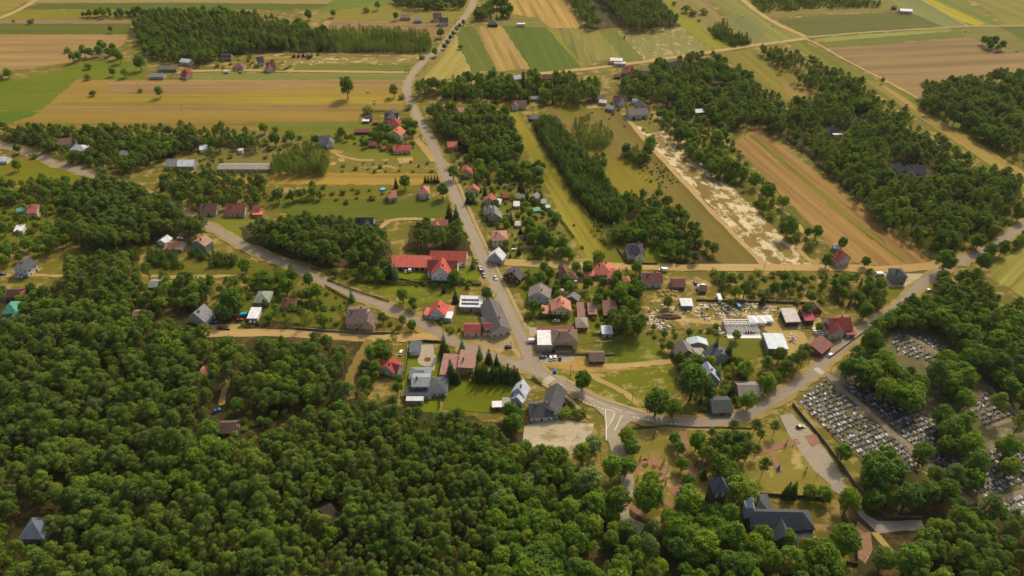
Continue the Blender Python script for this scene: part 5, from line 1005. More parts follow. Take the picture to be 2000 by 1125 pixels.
def crown(kind, v):
    rr = random.Random(hash_(kind) + v * 17); mb = MB(); tk = MB(); C = []
    if kind == 'pine_tree':
        H = 15.; lean = rr.uniform(-.5, .5); nb = rr.randint(24, 30)
        for i in range(nb):
            f = (i + .5) / nb; z = 7.2 + 7.2 * f; rad = 3.7 * (1 - max(0, (f - .45) / .55) ** 1.7 * .85) * (.55 + .45 * min(1, f * 3)) * rr.uniform(.55, 1.05); a = i * 2.4 + rr.uniform(-.6, .6)
            C.append((rad * math.cos(a) * .95 + lean, rad * math.sin(a) * .95, z + rr.gauss(0, .35), rr.uniform(.85, 1.4), rr.uniform(.6, .85)))
        C.append((lean, 0, 14.4, 1.3, .8)); C.append((lean, 0, 11.5, 1.9, 1.)); clumps(mb, C, 50, .36, rr)
        tk.tube([(0, 0, 0), (lean * .4, 0, 6), (lean, 0, 14)], [.26, .2, .05], 6)
        for i in range(2, nb, 3): c = C[i]; tk.tube([(lean * .6, 0, c[2] - 1.2), (c[0] * .8, c[1] * .8, c[2])], [.09, .04], 4)
    elif kind in ('broadleaf_tree', 'willow_tree', 'autumn'):
        H = 13.; nb = 62
        for i in range(nb):
            z = rr.uniform(-.75, 1); a = i * 2.4 + rr.uniform(-.4, .4); k = math.sqrt(1 - min(1, z * z)) * rr.uniform(.72, 1.0)
            C.append((4.0 * k * math.cos(a), 4.0 * k * math.sin(a), 7.6 + 4.6 * z * rr.uniform(.85, 1.05), rr.uniform(.75, 1.4), .85))
        for _ in range(6): C.append((rr.uniform(-2, 2), rr.uniform(-2, 2), rr.uniform(6, 10), 2., 1.))
        clumps(mb, C, 36, .4, rr, -.7)
        tk.tube([(0, 0, 0), (.1, 0, 3), (0, .1, 8)], [.38, .3, .1], 7)
        for i in range(0, nb, 6): c = C[i]; tk.tube([(.1, 0, 3 + (i % 3)), (c[0] * .7, c[1] * .7, c[2])], [.14, .04], 4)
    elif kind == 'birch_tree':
        nb = 30
        for i in range(nb):
            f = (i + .5) / nb; z = 3.2 + 10 * f; rad = 2.3 * math.sin(math.pi * min(1, .22 + f * .76)) * rr.uniform(.5, 1.05); a = i * 2.4
            C.append((rad * math.cos(a), rad * math.sin(a), z, rr.uniform(.8, 1.2), 1.15))
        clumps(mb, C, 26, .34, rr, -.8); tk.tube([(0, 0, 0), (.1, 0, 6), (0, 0, 12.6)], [.16, .12, .03], 6)
    elif kind in ('spruce_tree', 'blue_spruce'):
        for i in range(15):
            f = i / 14; z = .9 + 10.6 * f; rad = 2.5 * (1 - f) ** .85 + .12; n = max(3, int(rad * 4.5))
            for j in range(n):
                a = 6.283 * j / n + i * .7 + rr.uniform(-.25, .25); r_ = rad * rr.uniform(.72, 1.1)
                C.append((r_ * .72 * math.cos(a), r_ * .72 * math.sin(a), z - r_ * .12, .35 + .22 * rad, .7))
        clumps(mb, C, 46, .3, rr, -.4); tk.tube([(0, 0, 0), (0, 0, 5), (0, 0, 11.8)], [.22, .15, .03], 6)
    elif kind == 'young_pine':
        for i in range(20):
            f = (i + .5) / 20; z = 1. + 5.2 * f; rad = 1.75 * (1 - f) ** .7 * (.6 + .4 * min(1, f * 4)) * rr.uniform(.75, 1.1); a = i * 2.4
            C.append((rad * .85 * math.cos(a), rad * .85 * math.sin(a), z, .5 + .55 * (1 - f), .85))
        C.append((0, 0, 6.2, .45, 1.2)); clumps(mb, C, 44, .3, rr, -.6); tk.tube([(0, 0, 0), (0, 0, 6)], [.12, .03], 5)
    elif kind == 'shrub':
        for i in range(13): a = i * 2.4; r_ = rr.uniform(.3, 1.35); C.append((r_ * math.cos(a), r_ * math.sin(a), rr.uniform(.5, 1.9), rr.uniform(.5, .95), .85))
        clumps(mb, C, 46, .3, rr, -.4)
        for i in range(4): tk.tube([(0, 0, 0), (C[i][0] * .7, C[i][1] * .7, C[i][2])], [.07, .02], 4)
    elif kind == 'thuja':
        for i in range(12): f = i / 11; a = i * 2.4; r_ = .3 * (1 - f); C.append((r_ * math.cos(a), r_ * math.sin(a), .4 + 4. * f, .55 * (1 - f * .75) + .05, 1.3))
        clumps(mb, C, 60, .2, rr, -.8); tk.tube([(0, 0, 0), (0, 0, 2)], [.09, .03], 5)
    bk = {'pine_tree': barkP, 'young_pine': barkP, 'birch_tree': barkB}.get(kind, bark)
    cm = mb.mesh('crown', LM[kind]); tm = tk.mesh('trunk', bk)
    nv = len(tk.v); al = MB(); al.v = tk.v + mb.v; al.f = tk.f + [tuple(i + nv for i in f) for f in mb.f]; al.m = [0] * len(tk.f) + [1] * len(mb.f)
    return cm, tm, al.mesh(kind + '_far', bk, LM[kind])
def hash_(s): return sum(ord(c) * (i + 3) for i, c in enumerate(s))
KH = {'pine_tree': (15., 3.6), 'broadleaf_tree': (13.2, 4.8), 'birch_tree': (14., 2.6), 'spruce_tree': (12., 2.5), 'blue_spruce': (12., 2.5), 'young_pine': (6.6, 1.9), 'shrub': (2.6, 1.8), 'willow_tree': (13.2, 4.8), 'thuja': (4.8, .6), 'autumn': (13.2, 4.8)}
NVAR = 6
SHAPE = {k: [crown(k, v) for v in range(NVAR if k in ('pine_tree', 'broadleaf_tree') else 4)] for k in KH}
TREES = []                                        # kind, position, scale, label, group, hand placed
def clear_of(x, y, kind, sc, gap=1.5, cut=.3):
    h, r = KH[kind]; h *= sc; r *= sc
    if any((x - a) ** 2 + (y - b) ** 2 < (q + r * .45) ** 2 for a, b, q in FOOT): return False
    for c, w_ in ROADS:
        for a, b in zip(c[::2], c[2::2]):
            vx, vy = b.x - a.x, b.y - a.y; L2 = vx * vx + vy * vy
            t = max(0, min(1, ((x - a.x) * vx + (y - a.y) * vy) / L2)) if L2 else 0
            if (x - a.x - vx * t) ** 2 + (y - a.y - vy * t) ** 2 < (w_ + gap) ** 2: return False
    px, pb, s = P((x, y, 0)); pt = P((x, y, h))[1]
    for x0, y0, x1, y1, D in HB:
        if y < D and px - r * s * .75 < x1 and px + r * s * .75 > x0 and pt + r * s * .2 < y1 - cut * (y1 - y0) and pb > y0: return False
    return True
def T(kind, x, y, sc=1., label=None, group=None): TREES.append((kind, G(x, y), sc, label, group, True))
def edge(x, y, wp):
    m_ = 1e9
    for i in range(len(wp)):
        a, b = wp[i - 1], wp[i]; vx, vy = b.x - a.x, b.y - a.y; L2 = vx * vx + vy * vy or 1
        t = max(0, min(1, ((x - a.x) * vx + (y - a.y) * vy) / L2)); m_ = min(m_, (x - a.x - vx * t) ** 2 + (y - a.y - vy * t) ** 2)
    return m_ ** .5
def wood(px, mixk, gap, sc, label, group, zf=.55, margin=1.5, seedn=0):
    """scatter trees so that their crowns fill the pixel outline"""
    gd_ = zf < .5; gap *= .95 if gd_ else .76; sc = (sc[0] * (1.15 if gd_ else 1.), sc[1] * (1.15 if gd_ else 1.))
    k0 = max(mixk, key=mixk.get); k0 = k0 if zf >= .5 or (sc[0] + sc[1]) / 2 > 1.05 else max(mixk, key=lambda q: mixk[q] * KH[q][0]); z = KH[k0][0] * (sc[0] + sc[1]) / 2 * zf
    wp = [G(a, b, z) for a, b in px]; xs = [p.x for p in wp]; ys = [p.y for p in wp]
    area = abs(sum(wp[i].x * wp[i - 1].y - wp[i - 1].x * wp[i].y for i in range(len(wp)))) / 2
    cell = {}; rr = random.Random(int(px[0][0] * 31 + px[0][1] * 7 + len(px)))
    for _ in range(int(area / gap ** 2 * 11) + 4):
        x, y = rr.uniform(min(xs), max(xs)), rr.uniform(min(ys), max(ys))
        if not inside(x, y, wp): continue
        if edge(x, y, wp) < KH[k0][1] * (sc[0] + sc[1]) / 2 * (.15 if max(q[1] for q in px) > 1050 else .6 if not gd_ else .3): continue
        g = gap * (1 + .25 * math.sin(x * .11) * math.sin(y * .13 + 1)); i, j = int(x // gap), int(y // gap)
        if any((x - a) ** 2 + (y - b) ** 2 < g * g for p in (-1, 0, 1, -2, 2) for q in (-1, 0, 1, -2, 2) for a, b in cell.get((i + p, j + q), ())): continue
        fg_ = max(q[1] for q in px) > 1050; hole = mnoise.noise((x * .022, y * .022, 3.1)) + .5 * mnoise.noise((x * .06, y * .06, 8.2))
        if not gd_ and hole > (.64 if fg_ else .48): continue
        wts = {q: w_ * math.exp(2.4 * mnoise.noise((x * .03, y * .03, 11. * i_))) for i_, (q, w_) in enumerate(mixk.items())}
        kind = rr.choices(list(wts), list(wts.values()))[0]; s = rr.uniform(sc[0] * .84, sc[1] * 1.08) * (1 + .22 * mnoise.noise((x * .05, y * .05, 5.))); big_ = (sc[0] + sc[1]) / 2 > 1.05 and (k0 in ('shrub', 'young_pine')); s *= (1.7 if kind == 'shrub' and not big_ and len(mixk) > 1 else .5 if big_ and kind not in ('shrub', 'young_pine') else 1.35 if kind == 'young_pine' and k0 not in ('young_pine', 'shrub') else 1.)
        if not clear_of(x, y, kind, s, margin, .5 if gd_ else .3): continue
        cell.setdefault((i, j), []).append((x, y)); TREES.append((kind, Vector((x, y, 0)), s, label, group, False))
PI, BL, BI, SPR, YP, SH = 'pine_tree', 'broadleaf_tree', 'birch_tree', 'spruce_tree', 'young_pine', 'shrub'
def conspicuous():
    for k, x, y, s, lb in [
      (BL, 680, 193, 1.65, 'huge spreading oak standing alone in the striped field'), (BL, 770, 190, 1.05, 'cone-shaped tree beside the bend of the main road'), (SH, 786, 193, 2.2, 'bushy growth at the foot of the cone-shaped roadside tree'),
      (BL, 314, 191, .9, 'upright leafy tree in the striped field left of the oak'), (SH, 183, 187, 2.0, 'rounded dark bush in the pale corner of the striped field'), (SH, 275, 180, 1.5, 'small bush on the reddish strip of the field'), (SH, 172, 156, 2.2, 'wide bush at the meadow edge'),
      (BL, 222, 149, .75, 'round silvery tree on the small meadow'), (BL, 246, 152, .8, 'round green tree on the small meadow'), (SH, 173, 135, 2.2, 'dark bush on the upper small meadow'), (BL, 277, 138, 1.3, 'tall poplar-like tree in front of the left farm wood'), (BL, 237, 124, 1.0, 'broad tree at the corner of the farm wood'),
      (SH, 61, 46, 2.6, 'dark bush alone in the far green strip'), (SH, 27, 43, 1.2, 'tiny bush at the far left pinkish strip'), (SH, 133, 102, 2.2, 'lone small tree on the far tan field'), (BL, 19, 153, .9, 'large round tree at the left field edge'), (SH, 4, 153, 2., 'bush at the left field edge'), (BL, 218, 64, .6, 'small tree at the end of the dark green strip'),
      (BL, 604, 40, 1.0, 'tall dark poplar above the far wood'), (BL, 652, 34, .8, 'dark tree on the olive field above the far wood'), (SH, 716, 24, 2.8, 'dark bush left of the topmost farm'), (BL, 738, 20, .9, 'dark round tree above the topmost farm'), (BL, 774, 40, .8, 'leafy tree beside the pinkish farmhouse'),
      (SH, 825, 115, 2.2, 'small tree by the far dirt road end'), (BL, 850, 111, .75, 'round tree at the corner of dirt road and main road'), (BL, 861, 74, .95, 'large tree beside the far brown field'), (SH, 900, 96, 2., 'bush between stubble and crop strip'),
      (SH, 718, 222, 3., 'dark bush beside the dark shed at the field'), (SH, 799, 214, 2.6, 'roadside bush next to the first white house'), (BL, 37, 334, .75, 'pointed tree alone on the left yellow meadow'), (BL, 38, 300, .7, 'tree by the left roadside'), (SH, 69, 308, 2., 'small roadside tree on the left'),
      ('willow_tree', 207, 348, .8, 'silvery willow where the left road enters the wood'), (SPR, 319, 372, 1., 'dark spruce in the left garden'), (SPR, 878, 430, 1.25, 'left of two tall spruces beside the main road'), (SPR, 892, 434, 1.25, 'right of two tall spruces beside the main road'),
      (BL, 865, 388, 1., 'dark tree at the roadside by the salmon hipped roof'), (BL, 886, 352, 1.1, 'leafy tree overhanging the main road'), (BL, 792, 370, .9, 'dark tree between the two salmon-roofed houses'), (SPR, 774, 367, .8, 'spruce right of the left salmon roof'),
      ('blue_spruce', 773, 546, 1.15, 'big blue spruce at the end of the brick courtyard'), (SPR, 763, 543, 1.2, 'dark spruce behind the big blue spruce'), ('blue_spruce', 924, 524, .75, 'blue spruce at the guest house gate'), ('blue_spruce', 925, 395, .9, 'blue spruce in front of the hidden red-roofed house'), (SPR, 914, 398, .9, 'dark spruce left of the blue one by the road'),
      (BL, 1168, 519, 1.0, 'round dark tree at the foot of the mown strip'), (BL, 1062, 486, 1.2, 'bushy garden tree right of the red garden car'), (BL, 1098, 492, .9, 'garden tree beside the strip hedge'), (BL, 1032, 452, .85, 'round tree above the red garden car'), ('willow_tree', 1052, 350, .9, 'greyish tree at the edge of the mown strip'),
      (BL, 1592, 467, .9, 'round dark tree right of the sand strip'), (BL, 1612, 523, .9, 'bushy tree left of the red-roofed corner house'), (BL, 1687, 522, .7, 'small tree right of the red-roofed corner house'), (BL, 1642, 486, .7, 'round tree behind the red-roofed corner house'), (BL, 1838, 534, 1.5, 'tall leafy tree at the end of the brown field road'),
      (BL, 1912, 530, 1.15, 'dark tree inside the road bend on the right'), ('autumn', 1934, 470, .95, 'yellowish tree at the right roadside'), (BL, 1905, 488, 1.0, 'green tree left of the yellowish roadside tree'), (BL, 1832, 485, 1.1, 'large tree at the lower corner of the right wood'), (BL, 1985, 432, 1., 'tree at the right edge road'),
      (BL, 460, 612, 1.45, 'big bright green tree in the garden left of the carport'), ('blue_spruce', 903, 684, .75, 'blue spruce at the plaza roadside'), ('blue_spruce', 937, 700, .8, 'bluish spruce, first in the row right of the yellow house'), (SPR, 955, 710, .95, 'dark spruce, middle of the row right of the yellow house'), (SPR, 970, 714, .7, 'small spruce, last in the row right of the yellow house'),
      (SPR, 868, 692, 1.25, 'tall slim spruce between villa plot and yellow house'), (SPR, 876, 700, .7, 'lower spruce beside the tall slim one'), (SPR, 885, 745, 1., 'dark spruce in front of the salmon split roof, left'), (SPR, 893, 747, .95, 'dark spruce in front of the salmon split roof, right'),
      (SPR, 938, 745, 1.0, 'dark conifer right of the yellow wall'), (BL, 955, 744, .55, 'light green tree in the conifer row'), (SPR, 985, 746, 1.05, 'dark conifer at the end of the lawn row'), (SPR, 998, 748, 1.05, 'last dark conifer of the lawn row'), ('autumn', 924, 744, .35, 'small orange-leaved tree below the yellow wall'),
      (BL, 1137, 762, 1.05, 'round tree at the roadside casting its shadow on the road'), (BL, 1279, 812, 1.35, 'large roadside tree at the lower end of the green'), (BL, 1312, 816, .95, 'smaller roadside tree right of the large one'), (BL, 1348, 780, 1.7, 'massive round tree beside the silver-blue roof'),
      (SPR, 1420, 702, 1.2, 'dark spruce right of the dark grey roof'), (SPR, 1394, 696, 1.15, 'dark spruce in front of the dark grey roof'), ('blue_spruce', 1400, 740, .9, 'blue spruce in front of the silver-blue roof'), (BL, 1450, 740, 1.05, 'round tree left of the wide brown-grey roof'), (BL, 1458, 800, 1.0, 'roadside tree right of the green-grey roof'),
      (SPR, 867, 572, .6, 'small fir by the red-roofed house'), (SPR, 890, 592, .95, 'spruce left of the solar-roofed outbuilding'), (BL, 788, 592, .9, 'round tree beside the village road'), (BL, 951, 588, .8, 'tree leaning over the long grey roof'), ('blue_spruce', 688, 588, .8, 'blue spruce behind the cream two-storey house'),
      (BI, 572, 545, .8, 'slender tree at the lower road'), (SPR, 574, 540, .9, 'dark spruce at the lower road'), (BI, 545, 548, .9, 'birch left of the dark spruce at the lower road'), (BL, 605, 560, .8, 'bright tree at the roadside below the plantation'), (BL, 1219, 77, .3, 'tiny conifer-like tree on the pale field'),
      (BL, 1722, 163, .5, 'small lone tree by the far track'), (SH, 1584, 118, 2.6, 'first of two dark bushes near the far crossroads strip'), (SH, 1592, 121, 2.6, 'second of two dark bushes near the far crossroads strip'), (BL, 1918, 88, .8, 'leftmost small tree of the lone grove on the right field'), (BL, 1932, 98, .7, 'front tree of the lone grove on the right field'), (BL, 1946, 101, .65, 'low front tree of the lone grove on the right field'), (BL, 1925, 94, 1.0, 'left tree of the lone grove on the right field'), (BL, 1938, 92, 1.05, 'middle tree of the lone grove on the right field'), (BL, 1954, 98, .85, 'right tree of the lone grove on the right field'),
      (SH, 1374, 28, 3.4, 'dark round bush on the far field'), (SH, 1340, 24, 4., 'dark bush clump by the far pines, left'), (SH, 1352, 30, 3.4, 'dark bush clump by the far pines, right'), (SH, 1316, 10, 2., 'dark bush at the very top'), (SH, 1365, 42, 1.6, 'small bush below the round far bush'),
      # park
      (BL, 1232, 888, .85, 'bright roadside tree at the park corner, upper'), (BL, 1222, 928, 1.0, 'bright roadside tree at the park corner, lower'), (BL, 1222, 868, .9, 'dark tree at the side road mouth'), ('willow_tree', 1146, 968, 1.35, 'big silvery willow above the bright wood'), ('willow_tree', 1156, 892, 1.15, 'silvery willow beside the car park'),
      (BL, 1136, 905, 1.0, 'yellow-green tree between the willows'), (BL, 1195, 930, 1.1, 'dark tree right of the silvery willow'), (BL, 1204, 1000, 1.2, 'dense tree at the bend of the side road'), (BL, 1262, 1000, 1.5, 'large multi-lobed tree covering the round plaza'), (BL, 1268, 955, .9, 'bright crown above the large plaza tree'),
      (BL, 1324, 888, .65, 'slim tree beside the brick path, upper'), (BL, 1330, 920, .75, 'slim tree beside the brick path, middle'), (BL, 1340, 956, .8, 'slim tree beside the brick path, lower'), (BL, 1316, 868, .65, 'small tree where the brick path meets the wall'), (BL, 1358, 880, .95, 'dark park tree near the road, left'), (BL, 1372, 896, .85, 'round park tree near the brick crossing'),
      (BL, 1440, 990, 1.6, 'broad park tree behind the church tower'), (BL, 1425, 958, 1.0, 'bright park tree above the church wall'), (PI, 1510, 850, .7, 'slender pine on the park lawn by the plaza'), (PI, 1395, 885, .85, 'pine in the park near the road'), (PI, 1415, 880, .85, 'second pine in the park near the road'), (PI, 1440, 880, .9, 'third pine in the park near the road'),
      (PI, 1455, 900, .9, 'pine at the middle of the park'), (PI, 1487, 930, .8, 'pine on the park lawn near the church wall'), (PI, 1470, 850, .75, 'pine near the road above the park path'), (PI, 1270, 1052, .9, 'pine with bare trunk over the lower brick step'), (SPR, 1373, 935, .7, 'thin bare-stemmed spruce beside the bell tower'),
      (SPR, 1534, 972, 1.0, 'left conifer of the row behind the church'), (SPR, 1546, 970, 1.0, 'second conifer of the row behind the church'), (BL, 1577, 974, .8, 'round tree of the row behind the church'), (BL, 1606, 978, .8, 'bluish round tree of the row behind the church'), (BL, 1648, 1002, 1.15, 'large tree over the church plaza corner'), (BL, 1640, 1078, 1.35, 'large tree right of the choir'),
      (BL, 1530, 1068, .85, 'tree in front of the church transept'), (BL, 1484, 1062, .95, 'left tree in front of the church nave'), ('autumn', 1566, 1086, .8, 'orange-tinged tree below the choir'), (BL, 1600, 1110, 1.2, 'bright tree at the bottom beside the wall corner'), (BL, 1715, 1112, 1.1, 'dark tree at the bottom below the brick path'), (BL, 1762, 1122, 1.4, 'broad yellow-green tree at the bottom right of the lane'),
      (BL, 1640, 902, .95, 'dark round tree at the cemetery wall'), (BL, 1700, 962, 1.6, 'huge dark tree over the cemetery wall'), (BL, 1735, 950, 1.3, 'second huge dark tree over the cemetery wall'), (PI, 1810, 960, 1.0, 'greyish tree between the grave rows'), (BL, 1650, 740, 1.2, 'dark tree at the cemetery gate'), (BL, 1690, 690, 1.3, 'large tree at the upper cemetery corner'),
      (BL, 1425, 1068, 1.2, 'round tree left of the church front'), (BL, 1425, 600, .5, 'dark small tree in the stone yard orchard'), (BL, 1303, 602, .7, 'dark tree beside the gravel heaps'), (BL, 1436, 665, .6, 'light tree in front of the white greenhouse frame'), (BL, 1572, 618, .85, 'round tree between rusty barn and brick hut'), (BL, 1597, 648, .55, 'small tree right of the rusty barn'), (SPR, 1487, 596, .8, 'dark conifer at the stone yard fence')]:
        T(k, x, y, s, lb)
    for i, (x, y) in enumerate([(1250, 902), (1295, 908), (1300, 946), (1359, 912), (1244, 940), (1277, 856), (1534, 872), (1572, 925)]):
        T('thuja', x, y, 1.1, ['narrow thuja left of the round plaza', 'narrow thuja above the right side of the round plaza', 'narrow thuja below the right side of the round plaza', 'narrow thuja on the tree-shaded brick path', 'narrow thuja below the left side of the round plaza', 'narrow thuja in the open park grass', 'narrow thuja at the church plaza edge', 'narrow thuja right of the memorial'][i])
    T('thuja', 793, 143, 1.6, 'left of two dark thujas at the far track mouth'); T('thuja', 798, 143, 1.6, 'right of two dark thujas at the far track mouth')
    for i, (x, y) in enumerate([(932, 738), (944, 740), (950, 746), (962, 742), (970, 747), (977, 741), (992, 741), (1004, 744), (881, 738), (1010, 746)]): T(SPR, x, y, .95 + .1 * (i % 3), 'dense dark conifer of the screen above the lower lawn', 'dark conifers screening the lower lawn')
    for i in range(5): T(SPR, 831 + 6 * i, 357, .6, 'small spruce in the row behind the salmon hipped roof', 'small spruces in a row behind the salmon hipped roof')
    for i, (x, y) in enumerate([(145, 123), (156, 119), (168, 112), (180, 113), (196, 110), (203, 101), (214, 112), (224, 106), (229, 116)]): T(BL, x, y, .85 + .1 * (i % 3), 'leafy tree in the line along the tan field edge', 'trees in the line along the far tan field')
    for i, (x, y) in enumerate([(868, 97), (874, 90), (880, 80), (886, 72), (892, 64), (898, 57), (905, 50)]): T(BL, x, y, .6, 'roadside tree in the row beside the stubble triangle', 'trees in the far roadside row')
conspicuous()
wood([(-80, 640), (60, 628), (150, 600), (250, 600), (360, 640), (428, 665), (430, 700), (415, 770), (405, 820), (420, 870), (520, 872), (520, 1010), (560, 1200), (-80, 1200)], {PI: 10, BL: 1.3, BI: .6}, 5.5, (.74, 1.1), 'mature pine in the big wood filling the lower left', 'pines of the big lower left wood')
wood([(520, 872), (600, 805), (690, 795), (780, 806), (870, 815), (950, 835), (1015, 880), (965, 1000), (965, 1200), (560, 1200), (520, 1010)], {PI: 10, BI: .9, BL: .8}, 4.4, (.6, .86), 'slim pine in the dense plantation at the bottom centre', 'pines of the bottom centre plantation')
wood([(965, 885), (1030, 862), (1095, 885), (1185, 975), (1212, 1015), (1285, 1085), (1330, 1200), (965, 1200)], {BL: 10, PI: 1, BI: .8, 'willow_tree': .25}, 6.2, (.78, 1.05), 'bright leafy tree in the wood at the bottom centre', 'leafy trees of the bottom centre wood')
wood([(432, 670), (520, 662), (600, 670), (672, 672), (698, 712), (690, 780), (560, 795), (470, 790), (440, 745)], {PI: 8, BL: 2, YP: 1}, 6.2, (.8, 1.05), 'pine in the wood below the lower dirt road', 'pines below the lower dirt road')
wood([(715, 665), (775, 655), (790, 690), (786, 790), (700, 800), (700, 750)], {BL: 5, BI: 3, PI: 2}, 6.5, (.55, .85), 'garden tree around the red-roofed cottage', 'garden trees around the red-roofed cottage')
wood([(425, 790), (520, 790), (600, 800), (520, 870), (430, 860)], {BL: 5, PI: 3, SH: 3}, 6.5, (.5, .8), 'tree around the timber cabin', 'trees around the timber cabin')
wood([(130, 382), (200, 350), (290, 362), (330, 400), (405, 430), (405, 455), (310, 465), (200, 480), (140, 470)], {PI: 1}, 5.6, (.85, 1.1), 'tall pine in the dark block on the left', 'pines of the dark left block')
wood([(-60, 360), (130, 350), (190, 365), (130, 395), (-60, 388)], {PI: 3, BL: 3}, 6., (.55, .8), 'tree in the belt below the yellow meadow', 'trees below the yellow meadow')
wood([(-60, 252), (130, 250), (330, 250), (485, 258), (520, 288), (380, 284), (330, 298), (260, 330), (160, 322), (90, 288), (-60, 276)], {PI: 7, BL: 3, YP: 1}, 5., (.55, .85), 'tree in the wide belt below the striped field', 'trees in the belt below the striped field')
wood([(305, 338), (430, 330), (515, 343), (525, 388), (480, 398), (370, 400), (320, 382)], {PI: 8, BL: 2}, 6., (.65, .9), 'pine behind the two brown-roofed houses', 'pines behind the two brown-roofed houses')
wood([(532, 306), (600, 284), (645, 300), (640, 333), (530, 338)], {BI: 1}, 4.0, (.55, .85), 'young birch in the light green thicket', 'birches of the light green thicket')
wood([(478, 442), (560, 426), (690, 430), (750, 452), (757, 510), (650, 512), (560, 500), (485, 470)], {PI: 1}, 4.9, (.75, .95), 'pine in the plantation above the lower road', 'pines of the plantation above the lower road')
wood([(795, 448), (870, 434), (915, 448), (925, 490), (890, 490), (850, 480), (800, 472)], {PI: 1}, 6., (.9, 1.1), 'tall pine behind the guest house', 'tall pines behind the guest house')
wood([(150, 470), (262, 474), (275, 505), (180, 512)], {YP: 1}, 2.7, (.7, 1.), 'young pine in the left thicket', 'young pines of the left thicket')
wood([(285, 488), (380, 490), (465, 498), (460, 515), (320, 520), (285, 508)], {YP: 1}, 2.7, (.7, 1.), 'young pine in the thicket below the green-walled house', 'young pines below the green-walled house')
wood([(125, 512), (250, 506), (295, 530), (285, 562), (180, 578), (125, 555)], {PI: 1}, 5.8, (.8, 1.0), 'pine in the left middle block', 'pines of the left middle block')
wood([(130, 560), (290, 545), (400, 540), (430, 560), (375, 595), (300, 605), (130, 605)], {PI: 5, BL: 4}, 5.8, (.65, .95), 'tree among the left middle gardens', 'trees among the left middle gardens')
wood([(-40, 560), (130, 560), (140, 605), (60, 625), (-40, 590)], {BL: 6, PI: 2}, 7., (.5, .8), 'garden tree around the turquoise roof', 'garden trees around the turquoise roof')
wood([(1036, 230), (1075, 226), (1112, 262), (1152, 300), (1225, 400), (1220, 425), (1172, 425), (1120, 370), (1075, 300)], {YP: 1}, 2.85, (1.2, 1.6), 'young pine in the long central plantation', 'young pines of the long central plantation')
wood([(1118, 232), (1170, 228), (1198, 268), (1180, 285), (1130, 282)], {BI: 1}, 4.0, (.5, .7), 'birch in the light stand beside the central plantation', 'birches beside the central plantation')
wood([(1150, 430), (1225, 430), (1240, 460), (1180, 470)], {BI: 6, SH: 2}, 4.2, (.45, .65), 'yellow-green young tree at the foot of the central plantation', 'yellow-green trees at the foot of the plantation')
wood([(1215, 378), (1290, 370), (1335, 415), (1405, 490), (1402, 512), (1330, 512), (1262, 478), (1190, 462), (1230, 430)], {YP: 3, BL: 4, PI: 3, BI: 1}, 4.8, (.55, .8), 'tree in the mixed wood behind the white villa', 'trees of the mixed wood behind the white villa')
wood([(1160, 298), (1185, 300), (1185, 325), (1165, 328)], {BL: 1}, 5., (.5, .7), 'tree beside the middle of the plantation', 'trees beside the middle of the plantation')
wood([(1216, 290), (1245, 288), (1275, 292), (1270, 315), (1250, 318), (1218, 305)], {YP: 4, BL: 1}, 4.4, (.8, 1.2), 'dark tree at the head of the open slope', 'dark trees at the head of the open slope')
wood([(826, 212), (900, 206), (990, 214), (1022, 275), (1015, 310), (940, 308), (870, 262)], {PI: 8, BL: 1}, 5.2, (.7, .95), 'pine in the block right of the main road', 'pines of the block right of the main road')
wood([(870, 302), (950, 292), (1065, 322), (1060, 362), (985, 345), (900, 348)], {BL: 6, BI: 2, PI: 2}, 6.2, (.55, .85), 'leafy tree below the roadside pine block', 'leafy trees below the roadside pine block')
wood([(808, 165), (900, 150), (1010, 142), (1060, 146), (1165, 150), (1180, 182), (1130, 196), (960, 188), (850, 180), (812, 186)], {PI: 4, BL: 4, SPR: 1, BI: 1}, 6.5, (.75, 1.05), 'tall tree in the upper belt across the road', 'tall trees of the upper belt')
wood([(1215, 145), (1280, 124), (1370, 108), (1400, 112), (1450, 140), (1535, 205), (1530, 240), (1440, 240), (1380, 225), (1290, 200), (1215, 175)], {PI: 5, BL: 4, BI: 2}, 5.8, (.6, .98), 'tree in the upper right mixed wood', 'trees of the upper right mixed wood')
wood([(1260, 215), (1330, 205), (1440, 245), (1420, 262), (1330, 255), (1290, 232)], {BL: 5, SH: 2, BI: 1}, 6., (.5, .75), 'bright tree below the upper right wood', 'bright trees below the upper right wood')
wood([(1480, 92), (1530, 97), (1600, 130), (1680, 155), (1690, 190), (1650, 190), (1560, 160)], {PI: 5, BL: 2}, 6., (.6, .85), 'tree in the belt leading from the far crossroads', 'trees of the far crossroads belt')
wood([(1540, 205), (1590, 188), (1680, 160), (1712, 192), (1860, 292), (1990, 350), (2010, 400), (1965, 440), (1880, 478), (1825, 490), (1705, 420), (1622, 332), (1562, 272), (1500, 250)], {PI: 6, BL: 3, BI: 1.6, SH: .6}, 5.5, (.58, .92), 'pine in the long wood on the right', 'trees of the long right wood')
wood([(1796, 172), (1860, 158), (1960, 142), (2080, 150), (2080, 320), (1990, 300), (1872, 236), (1802, 198)], {PI: 8, BL: 2}, 6., (.8, 1.05), 'pine in the block at the right edge', 'pines of the right edge block')
wood([(255, 48), (270, 32), (400, 27), (500, 28), (600, 48), (622, 75), (520, 92), (450, 98), (400, 118), (330, 118), (280, 100)], {PI: 7, BL: 3}, 6.2, (.6, .9), 'tree in the far farm wood', 'trees of the far farm wood')
wood([(150, 24), (230, 20), (430, 18), (480, 24), (420, 28), (270, 30), (150, 27)], {BL: 1}, 7., (.6, .8), 'dark tree in the far top left belt', 'trees of the far top left belt')
wood([(500, 68), (640, 56), (660, 100), (540, 101)], {PI: 6, YP: 1}, 5.2, (.6, .8), 'pine in the far wood by the sandy lot', 'pines of the far wood by the sandy lot')
